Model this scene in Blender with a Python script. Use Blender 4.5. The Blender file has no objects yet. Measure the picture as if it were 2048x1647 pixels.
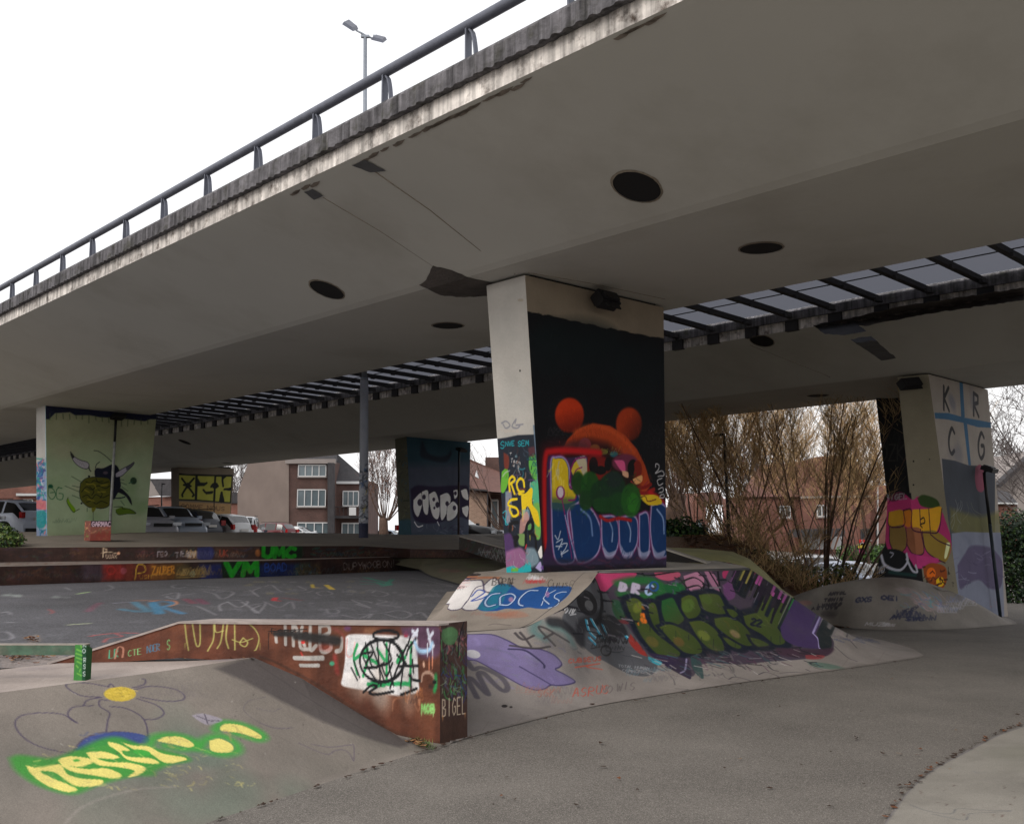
import bpy, bmesh, math, random
import numpy as np
from mathutils import Vector, Matrix
random.seed(7); RNG=np.random.default_rng(7)
sc=bpy.context.scene
# ------------------------------------------------------------------ camera, world, sun, exposure
F=2000.;YH=1060.;CX=1024.;CY=823.5;EYE=1.65
PITCH=math.atan((YH-CY)/F);cp,sp=math.cos(PITCH),math.sin(PITCH)
cam=bpy.data.cameras.new('camera');co=bpy.data.objects.new('camera',cam);sc.collection.objects.link(co)
cam.sensor_fit='HORIZONTAL';cam.sensor_width=36;cam.lens=36*F/2048;cam.clip_start=.05;cam.clip_end=1500
co.location=(0,0,EYE);co.rotation_euler=(math.pi/2+PITCH,0,0);sc.camera=co
SUN_EL,SUN_AZ=math.radians(36),math.radians(-136)
w=bpy.data.worlds.new('World');sc.world=w;w.use_nodes=True;nt=w.node_tree
for n_ in list(nt.nodes): nt.nodes.remove(n_)
sky=nt.nodes.new('ShaderNodeTexSky');sky.sky_type='NISHITA';sky.sun_disc=False;sky.sun_elevation=SUN_EL;sky.sun_rotation=SUN_AZ
sky.dust_density=4.;sky.air_density=1.5
mx=nt.nodes.new('ShaderNodeMixRGB');mx.inputs[0].default_value=.86;mx.inputs[2].default_value=(8.8,8.72,8.85,1)
bg=nt.nodes.new('ShaderNodeBackground');bg.inputs[1].default_value=.12;wo=nt.nodes.new('ShaderNodeOutputWorld')
nt.links.new(sky.outputs[0],mx.inputs[1]);nt.links.new(mx.outputs[0],bg.inputs[0]);nt.links.new(bg.outputs[0],wo.inputs[0])
sl=bpy.data.lights.new('sun','SUN');sl.energy=1.1;sl.angle=math.radians(24);sl.color=(1,.96,.9)
so=bpy.data.objects.new('sun',sl);sc.collection.objects.link(so)
# direction the sun shines from: azimuth measured like the sky (rotation), behind and left of the camera
sd=Vector((math.sin(SUN_AZ)*math.cos(SUN_EL),math.cos(SUN_AZ)*math.cos(SUN_EL),math.sin(SUN_EL)))
so.rotation_euler=sd.to_track_quat('Z','Y').to_euler();so.location=(0,-20,40)
sc.view_settings.view_transform='Standard';sc.view_settings.look='None';sc.view_settings.gamma=1
sc.view_settings.exposure=.32
sc.render.engine='CYCLES';sc.cycles.max_bounces=8;sc.cycles.diffuse_bounces=5
# ------------------------------------------------------------------ photo measuring helpers
def ray(x,y):
    v=CY-y;return np.array([x-CX,F*cp-v*sp,F*sp+v*cp])
def atz(x,y,Z):
    r=ray(x,y);return np.array([0,0,EYE])+r*((Z-EYE)/r[2])
def aty(x,y,Y):
    r=ray(x,y);return np.array([0,0,EYE])+r*(Y/r[1])
def proj(P):
    P=np.asarray(P,float);x=P[...,0];y=P[...,1];z=P[...,2]-EYE
    d=np.maximum(y*cp+z*sp,.01);u=-y*sp+z*cp
    return CX+F*x/d,CY-F*u/d,d
BD=ray(-875,1067);BD=BD/np.linalg.norm(BD)            # direction of the viaduct
BN=np.array([BD[1],-BD[0],0]);BN/=np.linalg.norm(BN)
def atw(x,y,wd):
    r=ray(x,y);t=wd/(BN@r);return np.array([0,0,EYE])+r*t
def sst(a,b,x):
    t=np.clip((x-a)/(b-a),0,1);return t*t*(3-2*t)
def ground_z(X,Y):
    X=np.asarray(X,float);Y=np.asarray(Y,float)
    near=-.28*sst(12,23,Y)
    left=1.5-(1.5-.1)*sst(38,92,Y)
    right=-.28-.55*sst(25,38,Y)+.45*sst(48,82,Y)
    a=X/np.maximum(Y,1)
    far=left+(right-left)*sst(.20,.33,a)
    y0=28.5-8.3*sst(.09,.15,a);return near+(far-near)*sst(0,1,(Y-y0)/3.5)
def atg(x,y):
    Z=0.
    for _ in range(8):
        p=atz(x,y,Z);Z=float(ground_z(p[0],p[1]))
    return p
# ------------------------------------------------------------------ object helpers
COL=sc.collection
def tag(o,label=None,cat=None,group=None,kind=None):
    if label:o['label']=label
    if cat:o['category']=cat
    if group:o['group']=group
    if kind:o['kind']=kind
    return o
def empty(name,loc,label,cat,group=None,rz=0):
    o=bpy.data.objects.new(name,None);COL.objects.link(o);o.location=Vector(tuple(float(v) for v in loc));o.rotation_euler=(0,0,rz)
    o.empty_display_size=.2
    return tag(o,label,cat,group)
def link(name,me,parent=None,world=True):
    o=bpy.data.objects.new(name,me);COL.objects.link(o)
    if parent is not None:
        o.parent=parent
        if world: 
            root=parent; M=Matrix.Identity(4)
            chain=[]
            while root is not None: chain.append(root);root=root.parent
            for r in reversed(chain):
                M=M@Matrix.LocRotScale(r.location,r.rotation_euler,r.scale)
            o.matrix_basis=M.inverted()
    return o
class MB:
    """collects shapes, links them as one mesh"""
    def __init__(s): s.v=[];s.f=[];s.m=[];s.cm=0;s.sm=[];s.smooth=False
    def add(s,vs,fs):
        b=len(s.v);s.v+= [tuple(float(c) for c in v) for v in vs]
        for f in fs: s.f.append(tuple(b+i for i in f));s.m.append(s.cm);s.sm.append(s.smooth)
        return s
    def box(s,c,size,rz=0,R=None):
        hx,hy,hz=size[0]/2,size[1]/2,size[2]/2
        vs=[(a*hx,b*hy,d*hz) for d in(-1,1) for b in(-1,1) for a in(-1,1)]
        if R is None: ca,sa=math.cos(rz),math.sin(rz);vs=[(c[0]+x*ca-y*sa,c[1]+x*sa+y*ca,c[2]+z) for x,y,z in vs]
        else: vs=[tuple(Vector(c)+R@Vector(v)) for v in vs]
        return s.add(vs,[(0,2,3,1),(4,5,7,6),(0,1,5,4),(2,6,7,3),(0,4,6,2),(1,3,7,5)])
    def bar(s,a,b,wd,ht,up=(0,0,1)):
        a=Vector(a);b=Vector(b);d=(b-a);L=d.length;d.normalize();up=Vector(up);x=d.cross(up);x.normalize();u=x.cross(d)
        vs=[]
        for p in(a,b):
            for i,j in((-1,-1),(1,-1),(1,1),(-1,1)): vs.append(p+x*(i*wd/2)+u*(j*ht/2))
        return s.add(vs,[(3,2,1,0),(4,5,6,7),(0,1,5,4),(1,2,6,5),(2,3,7,6),(3,0,4,7)])
    def tube(s,pts,rs,n=8,caps=True):
        pts=[Vector(tuple(float(c) for c in p)) for p in pts]
        if not hasattr(rs,'__len__'): rs=[rs]*len(pts)
        b=len(s.v);prev=None
        for i,p in enumerate(pts):
            d=(pts[min(i+1,len(pts)-1)]-pts[max(i-1,0)])
            if d.length<1e-9:d=Vector((0,0,1))
            d.normalize()
            if prev is None:
                x=d.cross(Vector((0,0,1)))
                if x.length<.1:x=d.cross(Vector((0,1,0)))
            else: x=prev-d*prev.dot(d)
            if x.length<1e-6:x=d.orthogonal()
            x.normalize();prev=x;y=d.cross(x)
            for k in range(n):
                a=2*math.pi*k/n;q=p+(x*math.cos(a)+y*math.sin(a))*rs[i];s.v.append((q.x,q.y,q.z))
        for i in range(len(pts)-1):
            for k in range(n):
                k2=(k+1)%n;s.f.append((b+i*n+k,b+i*n+k2,b+(i+1)*n+k2,b+(i+1)*n+k));s.m.append(s.cm);s.sm.append(n>4)
        if caps and n>2:
            s.f.append(tuple(b+k for k in reversed(range(n))));s.m.append(s.cm);s.sm.append(False)
            e=b+(len(pts)-1)*n;s.f.append(tuple(e+k for k in range(n)));s.m.append(s.cm);s.sm.append(False)
        return s
    def prism(s,poly,vec):
        """poly: list of 3D points (planar), extruded by vec"""
        n=len(poly);vec=np.array(vec,float)
        vs=[np.array(p,float) for p in poly]+[np.array(p,float)+vec for p in poly]
        fs=[tuple(range(n)),tuple(reversed(range(n,2*n)))]+[(i,n+i,n+(i+1)%n,(i+1)%n) for i in range(n)]
        return s.add(vs,fs)
    def loft(s,rings,closed=False):
        """rings of equal length -> quads"""
        b=len(s.v);m=len(rings[0])
        for r in rings:
            for p in r:s.v.append(tuple(float(c) for c in p))
        for i in range(len(rings)-1):
            for j in range(m if closed else m-1):
                j2=(j+1)%m;s.f.append((b+i*m+j,b+i*m+j2,b+(i+1)*m+j2,b+(i+1)*m+j));s.m.append(s.cm);s.sm.append(s.smooth)
        return s
    def build(s,name,mats,parent=None,world=True):
        me=bpy.data.meshes.new(name);me.from_pydata(s.v,[],s.f);
        if not isinstance(mats,(list,tuple)):mats=[mats]
        for m in mats:me.materials.append(m)
        if len(mats)>1:me.polygons.foreach_set('material_index',s.m)
        me.polygons.foreach_set('use_smooth',s.sm);me.update()
        bm=bmesh.new();bm.from_mesh(me);bmesh.ops.recalc_face_normals(bm,faces=bm.faces) if len(s.f)<20000 else None;bm.to_mesh(me);bm.free()
        return link(name,me,parent,world)
# ------------------------------------------------------------------ materials
def lin(c):
    c=np.asarray(c,float);return np.where(c<=.04045,c/12.92,((c+.055)/1.055)**2.4)
def N(nt,t,**k):
    n=nt.nodes.new(t)
    for a,b in k.items(): setattr(n,a,b)
    return n
def mat(name,col,rough=.8,var=.15,scale=3.,bump=0.,metal=0.,attr=False,streak=0.,sk=9.,fine=0.,spec=.4,dirt=None,dirtamt=0.,dirtscale=1.2,trans=0.,coat=0.):
    m=bpy.data.materials.new(name);m.use_nodes=True;nt=m.node_tree;b=nt.nodes['Principled BSDF'];L=nt.links
    tc=N(nt,'ShaderNodeTexCoord');geo=N(nt,'ShaderNodeNewGeometry')
    src=geo.outputs['Position']
    if attr: a=N(nt,'ShaderNodeAttribute',attribute_name='paint');cur=a.outputs['Color']
    else:
        r=N(nt,'ShaderNodeRGB');r.outputs[0].default_value=(*col,1);cur=r.outputs[0]
    def mulnoise(cur,scale,amt,vec,detail=6,rough=.6,lo=.3,hi=.7):
        n=N(nt,'ShaderNodeTexNoise');n.inputs['Scale'].default_value=scale;n.inputs['Detail'].default_value=detail;n.inputs['Roughness'].default_value=rough
        L.new(vec,n.inputs['Vector']);mr=N(nt,'ShaderNodeMapRange');mr.inputs[1].default_value=lo;mr.inputs[2].default_value=hi
        mr.inputs[3].default_value=1-amt;mr.inputs[4].default_value=1+amt;L.new(n.outputs['Fac'],mr.inputs[0])
        mm=N(nt,'ShaderNodeVectorMath',operation='SCALE');L.new(cur,mm.inputs[0]);L.new(mr.outputs[0],mm.inputs['Scale']);return mm.outputs[0],n.outputs['Fac']
    if dirtamt>0:
        n=N(nt,'ShaderNodeTexNoise');n.inputs['Scale'].default_value=dirtscale;n.inputs['Detail'].default_value=8;n.inputs['Roughness'].default_value=.65;L.new(src,n.inputs['Vector'])
        mr=N(nt,'ShaderNodeMapRange');mr.inputs[1].default_value=.5;mr.inputs[2].default_value=.7;mr.inputs[3].default_value=0;mr.inputs[4].default_value=dirtamt;L.new(n.outputs['Fac'],mr.inputs[0])
        mi=N(nt,'ShaderNodeMixRGB');mi.inputs[2].default_value=(*(dirt or (.05,.045,.04)),1);L.new(mr.outputs[0],mi.inputs[0]);L.new(cur,mi.inputs[1]);cur=mi.outputs[0]
    if var>0: cur,_=mulnoise(cur,scale,var,src)
    if streak>0:
        mp=N(nt,'ShaderNodeMapping');mp.inputs['Scale'].default_value=(sk,sk,.6);L.new(src,mp.inputs[0]);cur,_=mulnoise(cur,1.,streak,mp.outputs[0],detail=5)
    if fine>0: cur,_=mulnoise(cur,160.,fine,src,detail=2,rough=.5,lo=.35,hi=.65)
    L.new(cur,b.inputs['Base Color'])
    b.inputs['Roughness'].default_value=rough;b.inputs['Metallic'].default_value=metal;b.inputs['Specular IOR Level'].default_value=spec
    if coat:b.inputs['Coat Weight'].default_value=coat;b.inputs['Coat Roughness'].default_value=.05
    if trans:b.inputs['Transmission Weight'].default_value=trans
    if bump>0:
        n=N(nt,'ShaderNodeTexNoise');n.inputs['Scale'].default_value=25.;n.inputs['Detail'].default_value=8;L.new(src,n.inputs['Vector'])
        bu=N(nt,'ShaderNodeBump');bu.inputs['Strength'].default_value=bump;bu.inputs['Distance'].default_value=.02;L.new(n.outputs['Fac'],bu.inputs['Height']);L.new(bu.outputs[0],b.inputs['Normal'])
    return m
def asphalt_mat(name,base,light,scale=170.,amt=.75,attr=False):
    m=mat(name,base,.85,.24,.7,0,spec=.3,attr=attr);nt=m.node_tree;b=nt.nodes['Principled BSDF'];L=nt.links
    cur=b.inputs['Base Color'].links[0].from_socket
    geo=[n for n in nt.nodes if n.type=='NEW_GEOMETRY'][0]
    v=N(nt,'ShaderNodeTexVoronoi');v.inputs['Scale'].default_value=scale;L.new(geo.outputs['Position'],v.inputs['Vector'])
    wn=N(nt,'ShaderNodeTexWhiteNoise');L.new(v.outputs['Position'],wn.inputs['Vector'])
    mr=N(nt,'ShaderNodeMapRange');mr.inputs[1].default_value=.72;mr.inputs[2].default_value=1.;mr.inputs[3].default_value=0;mr.inputs[4].default_value=amt;L.new(wn.outputs['Value'],mr.inputs[0])
    mi=N(nt,'ShaderNodeMixRGB');mi.inputs[2].default_value=(*light,1);L.new(mr.outputs[0],mi.inputs[0]);L.new(cur,mi.inputs[1])
    mr2=N(nt,'ShaderNodeMapRange');mr2.inputs[1].default_value=0;mr2.inputs[2].default_value=.35;mr2.inputs[3].default_value=.55;mr2.inputs[4].default_value=1.;L.new(wn.outputs['Value'],mr2.inputs[0])
    mm=N(nt,'ShaderNodeVectorMath',operation='SCALE');L.new(mi.outputs[0],mm.inputs[0]);L.new(mr2.outputs[0],mm.inputs['Scale']);L.new(mm.outputs[0],b.inputs['Base Color'])
    bu=N(nt,'ShaderNodeBump');bu.inputs['Strength'].default_value=.35;bu.inputs['Distance'].default_value=.006;L.new(v.outputs['Distance'],bu.inputs['Height']);L.new(bu.outputs[0],b.inputs['Normal'])
    return m
def brick_mat(name,c1,c2,mortar,bw=.21,bh=.065):
    m=mat(name,c1,.9,.18,1.2);nt=m.node_tree;b=nt.nodes['Principled BSDF'];L=nt.links
    geo=[n for n in nt.nodes if n.type=='NEW_GEOMETRY'][0]
    sx=N(nt,'ShaderNodeSeparateXYZ');L.new(geo.outputs['Position'],sx.inputs[0])
    ad=N(nt,'ShaderNodeMath',operation='ADD');L.new(sx.outputs[0],ad.inputs[0]);L.new(sx.outputs[1],ad.inputs[1])
    cb=N(nt,'ShaderNodeCombineXYZ');L.new(ad.outputs[0],cb.inputs[0]);L.new(sx.outputs[2],cb.inputs[1])
    br=N(nt,'ShaderNodeTexBrick');br.inputs['Scale'].default_value=1.;br.inputs['Brick Width'].default_value=bw;br.inputs['Row Height'].default_value=bh;br.inputs['Mortar Size'].default_value=.008
    br.inputs['Color1'].default_value=(*c1,1);br.inputs['Color2'].default_value=(*c2,1);br.inputs['Mortar'].default_value=(*mortar,1);L.new(cb.outputs[0],br.inputs[0])
    n=N(nt,'ShaderNodeTexNoise');n.inputs['Scale'].default_value=.8;n.inputs['Detail'].default_value=6;L.new(geo.outputs['Position'],n.inputs['Vector'])
    mr=N(nt,'ShaderNodeMapRange');mr.inputs[1].default_value=.3;mr.inputs[2].default_value=.7;mr.inputs[3].default_value=.75;mr.inputs[4].default_value=1.2;L.new(n.outputs['Fac'],mr.inputs[0])
    mm=N(nt,'ShaderNodeVectorMath',operation='SCALE');L.new(br.outputs['Color'],mm.inputs[0]);L.new(mr.outputs[0],mm.inputs['Scale']);L.new(mm.outputs[0],b.inputs['Base Color'])
    return m
S3=lambda r,g,b:tuple(float(v) for v in lin(np.array([r,g,b])/255.))
M={}
M['soffit']=mat('soffit',S3(186,184,176),.9,.05,.35,.04,dirt=S3(140,133,120),dirtamt=.3,dirtscale=.45)
M['fascia']=mat('fascia_paint',S3(196,190,184),.85,.25,5.,.4,streak=.6,sk=11.,dirt=S3(74,62,54),dirtamt=1.,dirtscale=6.)
M['coping']=mat('coping',S3(92,90,93),.95,.35,5.,.7,streak=.75,sk=13.,dirt=S3(50,50,38),dirtamt=.8,dirtscale=4.)
M['dark']=mat('dark_void',S3(20,20,20),.9,0)
M['steel']=mat('rail_steel',S3(96,99,110),.5,.2,6,0,metal=.3)
M['galv']=mat('galvanised',S3(140,146,155),.5,.12,8,0,metal=.4)
M['beam']=mat('canopy_beam',S3(46,44,45),.7,.2,3)
M['floodlight']=mat('floodlight',S3(24,23,26),.5,.1,5)
M['concrete']=mat('concrete',S3(150,144,136),.85,.14,1.1,.25,fine=.12,dirt=S3(96,90,84),dirtamt=.35)
M['paint']=mat('painted_surface',(1,1,1),.8,.10,2.2,.2,attr=True,fine=.08,spec=.3)
M['paintc']=mat('painted_concrete',(1,1,1),.85,.16,1.3,.25,attr=True,fine=.14,dirt=S3(80,76,70),dirtamt=.25,dirtscale=2.,spec=.25)
M['rust']=mat('rusted_steel_paint',(1,1,1),.65,.3,7,.3,attr=True,streak=.25,fine=.1,spec=.35)
M['asph']=asphalt_mat('asphalt',S3(112,116,111),S3(200,194,186))
M['asphd']=asphalt_mat('dark_asphalt',(1,1,1),S3(125,124,128),60,.4,attr=True)
# translucent canopy glazing
m=bpy.data.materials.new('frosted_glazing');m.use_nodes=True;nt_=m.node_tree;b_=nt_.nodes['Principled BSDF'];out=nt_.nodes['Material Output']
tr=N(nt_,'ShaderNodeBsdfTranslucent');tr.inputs[0].default_value=(.105,.11,.13,1);b_.inputs['Base Color'].default_value=(.3,.31,.34,1);b_.inputs['Roughness'].default_value=.4
ad=N(nt_,'ShaderNodeMixShader');ad.inputs[0].default_value=.75;nt_.links.new(b_.outputs[0],ad.inputs[1]);nt_.links.new(tr.outputs[0],ad.inputs[2]);nt_.links.new(ad.outputs[0],out.inputs[0]);M['glaz']=m
# ------------------------------------------------------------------ paint engine: colours live on the vertices of the painted surface
def catmull(p,n=6):
    p=[np.array(q,float) for q in p]
    if len(p)<3:return p
    P=[2*p[0]-p[1]]+p+[2*p[-1]-p[-2]];o=[]
    for i in range(1,len(P)-2):
        for k in range(n):
            t=k/n;o.append(.5*((2*P[i])+(-P[i-1]+P[i+1])*t+(2*P[i-1]-5*P[i]+4*P[i+1]-P[i+2])*t*t+(-P[i-1]+3*P[i]-3*P[i+1]+P[i+2])*t**3))
    return o+[p[-1]]
FONT={'A':[[(0,0),(.5,1),(1,0)],[(.2,.4),(.8,.4)]],'B':[[(0,0),(0,1),(.7,.95),(.75,.6),(0,.5),(.9,.4),(.85,.05),(0,0)]],'C':[[(.95,.85),(.5,1),(.05,.6),(.1,.2),(.5,0),(.95,.15)]],
'D':[[(0,0),(0,1),(.7,.85),(.95,.5),(.7,.1),(0,0)]],'E':[[(.9,1),(0,1),(0,0),(.9,0)],[(0,.5),(.7,.5)]],'F':[[(.9,1),(0,1),(0,0)],[(0,.5),(.7,.5)]],'G':[[(.95,.85),(.5,1),(.05,.6),(.1,.2),(.5,0),(.95,.2),(.95,.5),(.55,.5)]],
'H':[[(0,0),(0,1)],[(1,0),(1,1)],[(0,.5),(1,.5)]],'I':[[(.5,0),(.5,1)]],'i':[[(.5,0),(.5,.6)],[(.5,.85),(.5,.95)]],'J':[[(.1,1),(.9,1)],[(.6,1),(.6,.2),(.3,0),(0,.2)]],'K':[[(0,0),(0,1)],[(.9,1),(.05,.5),(1,0)]],'L':[[(0,1),(0,0),(.9,0)]],
'M':[[(0,0),(.1,1),(.5,.3),(.9,1),(1,0)]],'N':[[(0,0),(0,1),(1,0),(1,1)]],'O':[[(.5,1),(.05,.7),(.05,.3),(.5,0),(.95,.3),(.95,.7),(.5,1)]],'P':[[(0,0),(0,1),(.8,.9),(.8,.55),(0,.45)]],
'R':[[(0,0),(0,1),(.8,.9),(.8,.6),(0,.5),(.95,0)]],'S':[[(.9,.85),(.5,1),(.1,.8),(.2,.55),(.8,.4),(.85,.15),(.45,0),(.05,.15)]],'T':[[(0,1),(1,1)],[(.5,1),(.5,0)]],'U':[[(0,1),(.05,.2),(.5,0),(.95,.2),(1,1)]],
'V':[[(0,1),(.5,0),(1,1)]],'W':[[(0,1),(.25,0),(.5,.7),(.75,0),(1,1)]],'X':[[(0,0),(1,1)],[(0,1),(1,0)]],'Y':[[(0,1),(.5,.5),(1,1)],[(.5,.5),(.5,0)]],'Z':[[(0,1),(1,1),(0,0),(1,0)]],
'0':[[(.5,1),(.05,.7),(.05,.3),(.5,0),(.95,.3),(.95,.7),(.5,1)]],'1':[[(.2,.8),(.5,1),(.5,0)]],'2':[[(.05,.8),(.5,1),(.9,.75),(.05,0),(.95,0)]],'3':[[(.1,.95),(.8,.9),(.4,.55),(.9,.3),(.4,0),(.05,.1)]],'4':[[(.7,0),(.7,1),(0,.35),(1,.35)]],
'5':[[(.9,1),(.1,1),(.1,.55),(.8,.55),(.85,.1),(.1,0)]],'7':[[(0,1),(1,1),(.4,0)]],'+':[[(.5,.1),(.5,.9)],[(.1,.5),(.9,.5)]],'!':[[(.5,1),(.5,.3)],[(.5,.1),(.5,0)]],'e':[[(.1,.3),(.9,.35),(.6,.65),(.15,.5),(.2,.1),(.9,.05)]],'u':[[(0,.6),(.1,0),(.8,.05),(.9,.6),(.95,0)]],'s':[[(.8,.6),(.2,.55),(.8,.2),(.1,0)]],'h':[[(.1,1),(.1,0)],[(.1,.5),(.7,.55),(.8,0)]],
'n':[[(0,.6),(.1,0)],[(.1,.5),(.7,.6),(.9,0)]],'d':[[(.9,1),(.9,0),(.2,.05),(.2,.5),(.9,.5)]],'c':[[(.8,.55),(.2,.5),(.2,.1),(.9,.05)]],'k':[[(.1,1),(.1,0)],[(.8,.6),(.1,.3),(.9,0)]],'o':[[(.5,.6),(.1,.3),(.5,0),(.9,.3),(.5,.6)]],'a':[[(.9,.6),(.2,.5),(.2,.05),(.8,.1),(.9,.6),(.95,0)]],'r':[[(.1,.6),(.15,0)],[(.15,.4),(.8,.6)]],'t':[[(.5,1),(.5,0),(.8,.05)],[(.1,.65),(.9,.65)]],'p':[[(.1,.6),(.1,-.4)],[(.1,.55),(.8,.5),(.8,.1),(.1,.05)]],'*':[[(0,0),(.3,.35)],[(1,1),(.7,.65)],[(0,1),(.3,.65)],[(1,0),(.7,.35)]]}
class Surf:
    def __init__(s,P,su,sv,base,plane=None):
        s.P=np.asarray(P,float);s.N,s.Mm=s.P.shape[:2];s.su=su;s.sv=sv
        s.col=np.zeros((s.N,s.Mm,3))+np.array(base,float)/255.
        s.U=np.arange(s.N)*su;s.V=np.arange(s.Mm)*sv;s.plane=plane
        k=max(1,min(s.N,s.Mm)//100);s.k=k
        px,py,d=proj(s.P[::k,::k]);s.px=px;s.py=py;s.d=d
        s.gain=1.;s.wf=1.
    def uv(s,pts):
        o=[];sc_=[]
        for x,y in pts:
            if s.plane is not None:
                p00,p10,p11,p01=s.quad;a=b=.5
                Q=lambda a,b:np.array(proj((p00*(1-a)+p10*a)*(1-b)+(p01*(1-a)+p11*a)*b)[:2])
                for _ in range(9):
                    q=Q(a,b);J=np.stack([(Q(a+1e-3,b)-q)*1e3,(Q(a,b+1e-3)-q)*1e3],1)
                    try: d_=np.linalg.solve(J,np.array([x,y])-q)
                    except Exception: break
                    d_=np.clip(d_,-.6,.6);a=min(max(a+d_[0],-.8),1.8);b=min(max(b+d_[1],-.8),1.8)
                t=float(proj((p00*(1-a)+p10*a)*(1-b)+(p01*(1-a)+p11*a)*b)[2])/F
                o.append((a*s.U[-1],b*s.V[-1]));sc_.append(abs(t))
            else:
                D=(s.px-x)**2+(s.py-y)**2;i,j=np.unravel_index(np.argmin(D),D.shape)
                # local linear refinement
                i0=min(max(i,1),D.shape[0]-2);j0=min(max(j,1),D.shape[1]-2)
                J=np.array([[s.px[i0+1,j0]-s.px[i0-1,j0],s.px[i0,j0+1]-s.px[i0,j0-1]],[s.py[i0+1,j0]-s.py[i0-1,j0],s.py[i0,j0+1]-s.py[i0,j0-1]]])/2
                try: dl=np.clip(np.linalg.solve(J,[x-s.px[i,j],y-s.py[i,j]]),-2.5 if s.plane is None and getattr(s,'flat',None) is None else -.7,2.5 if getattr(s,'flat',None) is None else .7)
                except Exception: dl=(0,0)
                if getattr(s,'flat',None) is not None:
                    k=s.k;X=s.X2[::k,::k];Y=s.Y2[::k,::k]
                    o.append(tuple(float(Z[i,j]+dl[0]*(Z[i0+1,j0]-Z[i0-1,j0])/2+dl[1]*(Z[i0,j0+1]-Z[i0,j0-1])/2) for Z in (X,Y)))
                else: o.append(((i+dl[0])*s.k*s.su,(j+dl[1])*s.k*s.sv))
                sc_.append(s.d[i,j]/F)
        return np.array(o),float(np.mean(sc_))
    def _blend(s,i0,i1,j0,j1,A,c,alpha):
        A=(A*alpha)[...,None];s.col[i0:i1,j0:j1]=s.col[i0:i1,j0:j1]*(1-A)+A*np.array(c,float)/255.
    def planar(s,eu,ev):
        eu=np.array(eu,float);eu/=np.linalg.norm(eu);ev=np.array(ev,float);ev-=eu*(ev@eu);ev/=np.linalg.norm(ev)
        s.X2=(s.P@eu);s.Y2=(s.P@ev);s.flat=s.X2.ravel(),s.Y2.ravel();s.k=1;s.px,s.py,s.d=proj(s.P)
    def _coords(s,q,m):
        if getattr(s,'flat',None) is not None:
            x,y=s.flat;idx=np.nonzero((x>q[:,0].min()-m)&(x<q[:,0].max()+m)&(y>q[:,1].min()-m)&(y<q[:,1].max()+m))[0]
            return x[idx],y[idx],idx
        i0,i1,j0,j1=s._win(q,m)
        if i1<=i0 or j1<=j0:return np.zeros(0),np.zeros(0),None
        U,V=np.meshgrid(s.U[i0:i1],s.V[j0:j1],indexing='ij');return U,V,(i0,i1,j0,j1)
    def _put(s,ix,A,cc):
        A=A[...,None]
        if isinstance(ix,tuple): i0,i1,j0,j1=ix;s.col[i0:i1,j0:j1]=s.col[i0:i1,j0:j1]*(1-A)+A*cc
        else: C=s.col.reshape(-1,3);C[ix]=C[ix]*(1-A)+A*cc
    def _win(s,q,m):
        i0=max(0,int((q[:,0].min()-m)/s.su));i1=min(s.N,int((q[:,0].max()+m)/s.su)+2);j0=max(0,int((q[:,1].min()-m)/s.sv));j1=min(s.Mm,int((q[:,1].max()+m)/s.sv)+2)
        return i0,i1,j0,j1
    def strokeuv(s,q,wd,c,soft=.25,alpha=1.,taper=False):
        h=wd/2;sf=max(soft*wd,s.su*.7);U,V,ix=s._coords(q,h+sf)
        if U.size==0:return
        D=np.full(U.shape,1e9)
        if len(q)==1:q=np.vstack([q,q+1e-4])
        for a,b in zip(q[:-1],q[1:]):
            d=b-a;L=max(d@d,1e-12);t=np.clip(((U-a[0])*d[0]+(V-a[1])*d[1])/L,0,1);D=np.minimum(D,np.hypot(U-a[0]-t*d[0],V-a[1]-t*d[1]))
        s._put(ix,np.clip((h-D)/sf+.5,0,1)*alpha,np.array(c,float)/255.)
    def stroke(s,pts,wd,c,soft=.25,alpha=1.,sm=True,wm=None):
        q,k=s.uv(catmull(pts) if sm else pts);s.strokeuv(q,wm or wd*k*s.wf,c,soft,alpha)
    def fill(s,pts,c,soft=1.5,alpha=1.,sm=True,grad=None):
        """filled outline; soft in photo pixels; grad=(c2, x0,y0,x1,y1)"""
        pp=list(pts);
        if sm:pp=catmull(pp+[pp[0]])
        q,k=s.uv(pp);sf=max(soft*k,s.su*.7);U,V,ix=s._coords(q,sf)
        if U.size==0:return
        D=np.full(U.shape,1e9);ins=np.zeros(U.shape,bool)
        Q=list(q);Q.append(q[0])
        for a,b in zip(Q[:-1],Q[1:]):
            d=b-a;L=max(d@d,1e-12);t=np.clip(((U-a[0])*d[0]+(V-a[1])*d[1])/L,0,1);D=np.minimum(D,np.hypot(U-a[0]-t*d[0],V-a[1]-t*d[1]))
            if abs(d[1])>1e-12:
                cr=((a[1]<=V)!=(b[1]<=V))&(U<a[0]+(V-a[1])/d[1]*d[0]);ins^=cr
        sdist=np.where(ins,D,-D);A=np.clip(sdist/sf+.5,0,1)*alpha
        if grad is None:s._put(ix,A,np.array(c,float)/255.)
        else:
            c2,x0,y0,x1,y1=grad;g,_=s.uv([(x0,y0),(x1,y1)]);d=g[1]-g[0];t=np.clip(((U-g[0,0])*d[0]+(V-g[0,1])*d[1])/max(d@d,1e-9),0,1)[...,None]
            cc=(np.array(c,float)*(1-t)+np.array(c2,float)*t)/255.;s._put(ix,A,cc)
    def ell(s,cx,cy,rx,ry,c,soft=1.5,alpha=1.,rot=0.,grad=None):
        a=np.linspace(0,2*math.pi,17)[:-1];R=math.radians(rot)
        s.fill([(cx+rx*math.cos(t)*math.cos(R)-ry*math.sin(t)*math.sin(R),cy+rx*math.cos(t)*math.sin(R)+ry*math.sin(t)*math.cos(R)) for t in a],c,soft,alpha,grad=grad)
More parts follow.
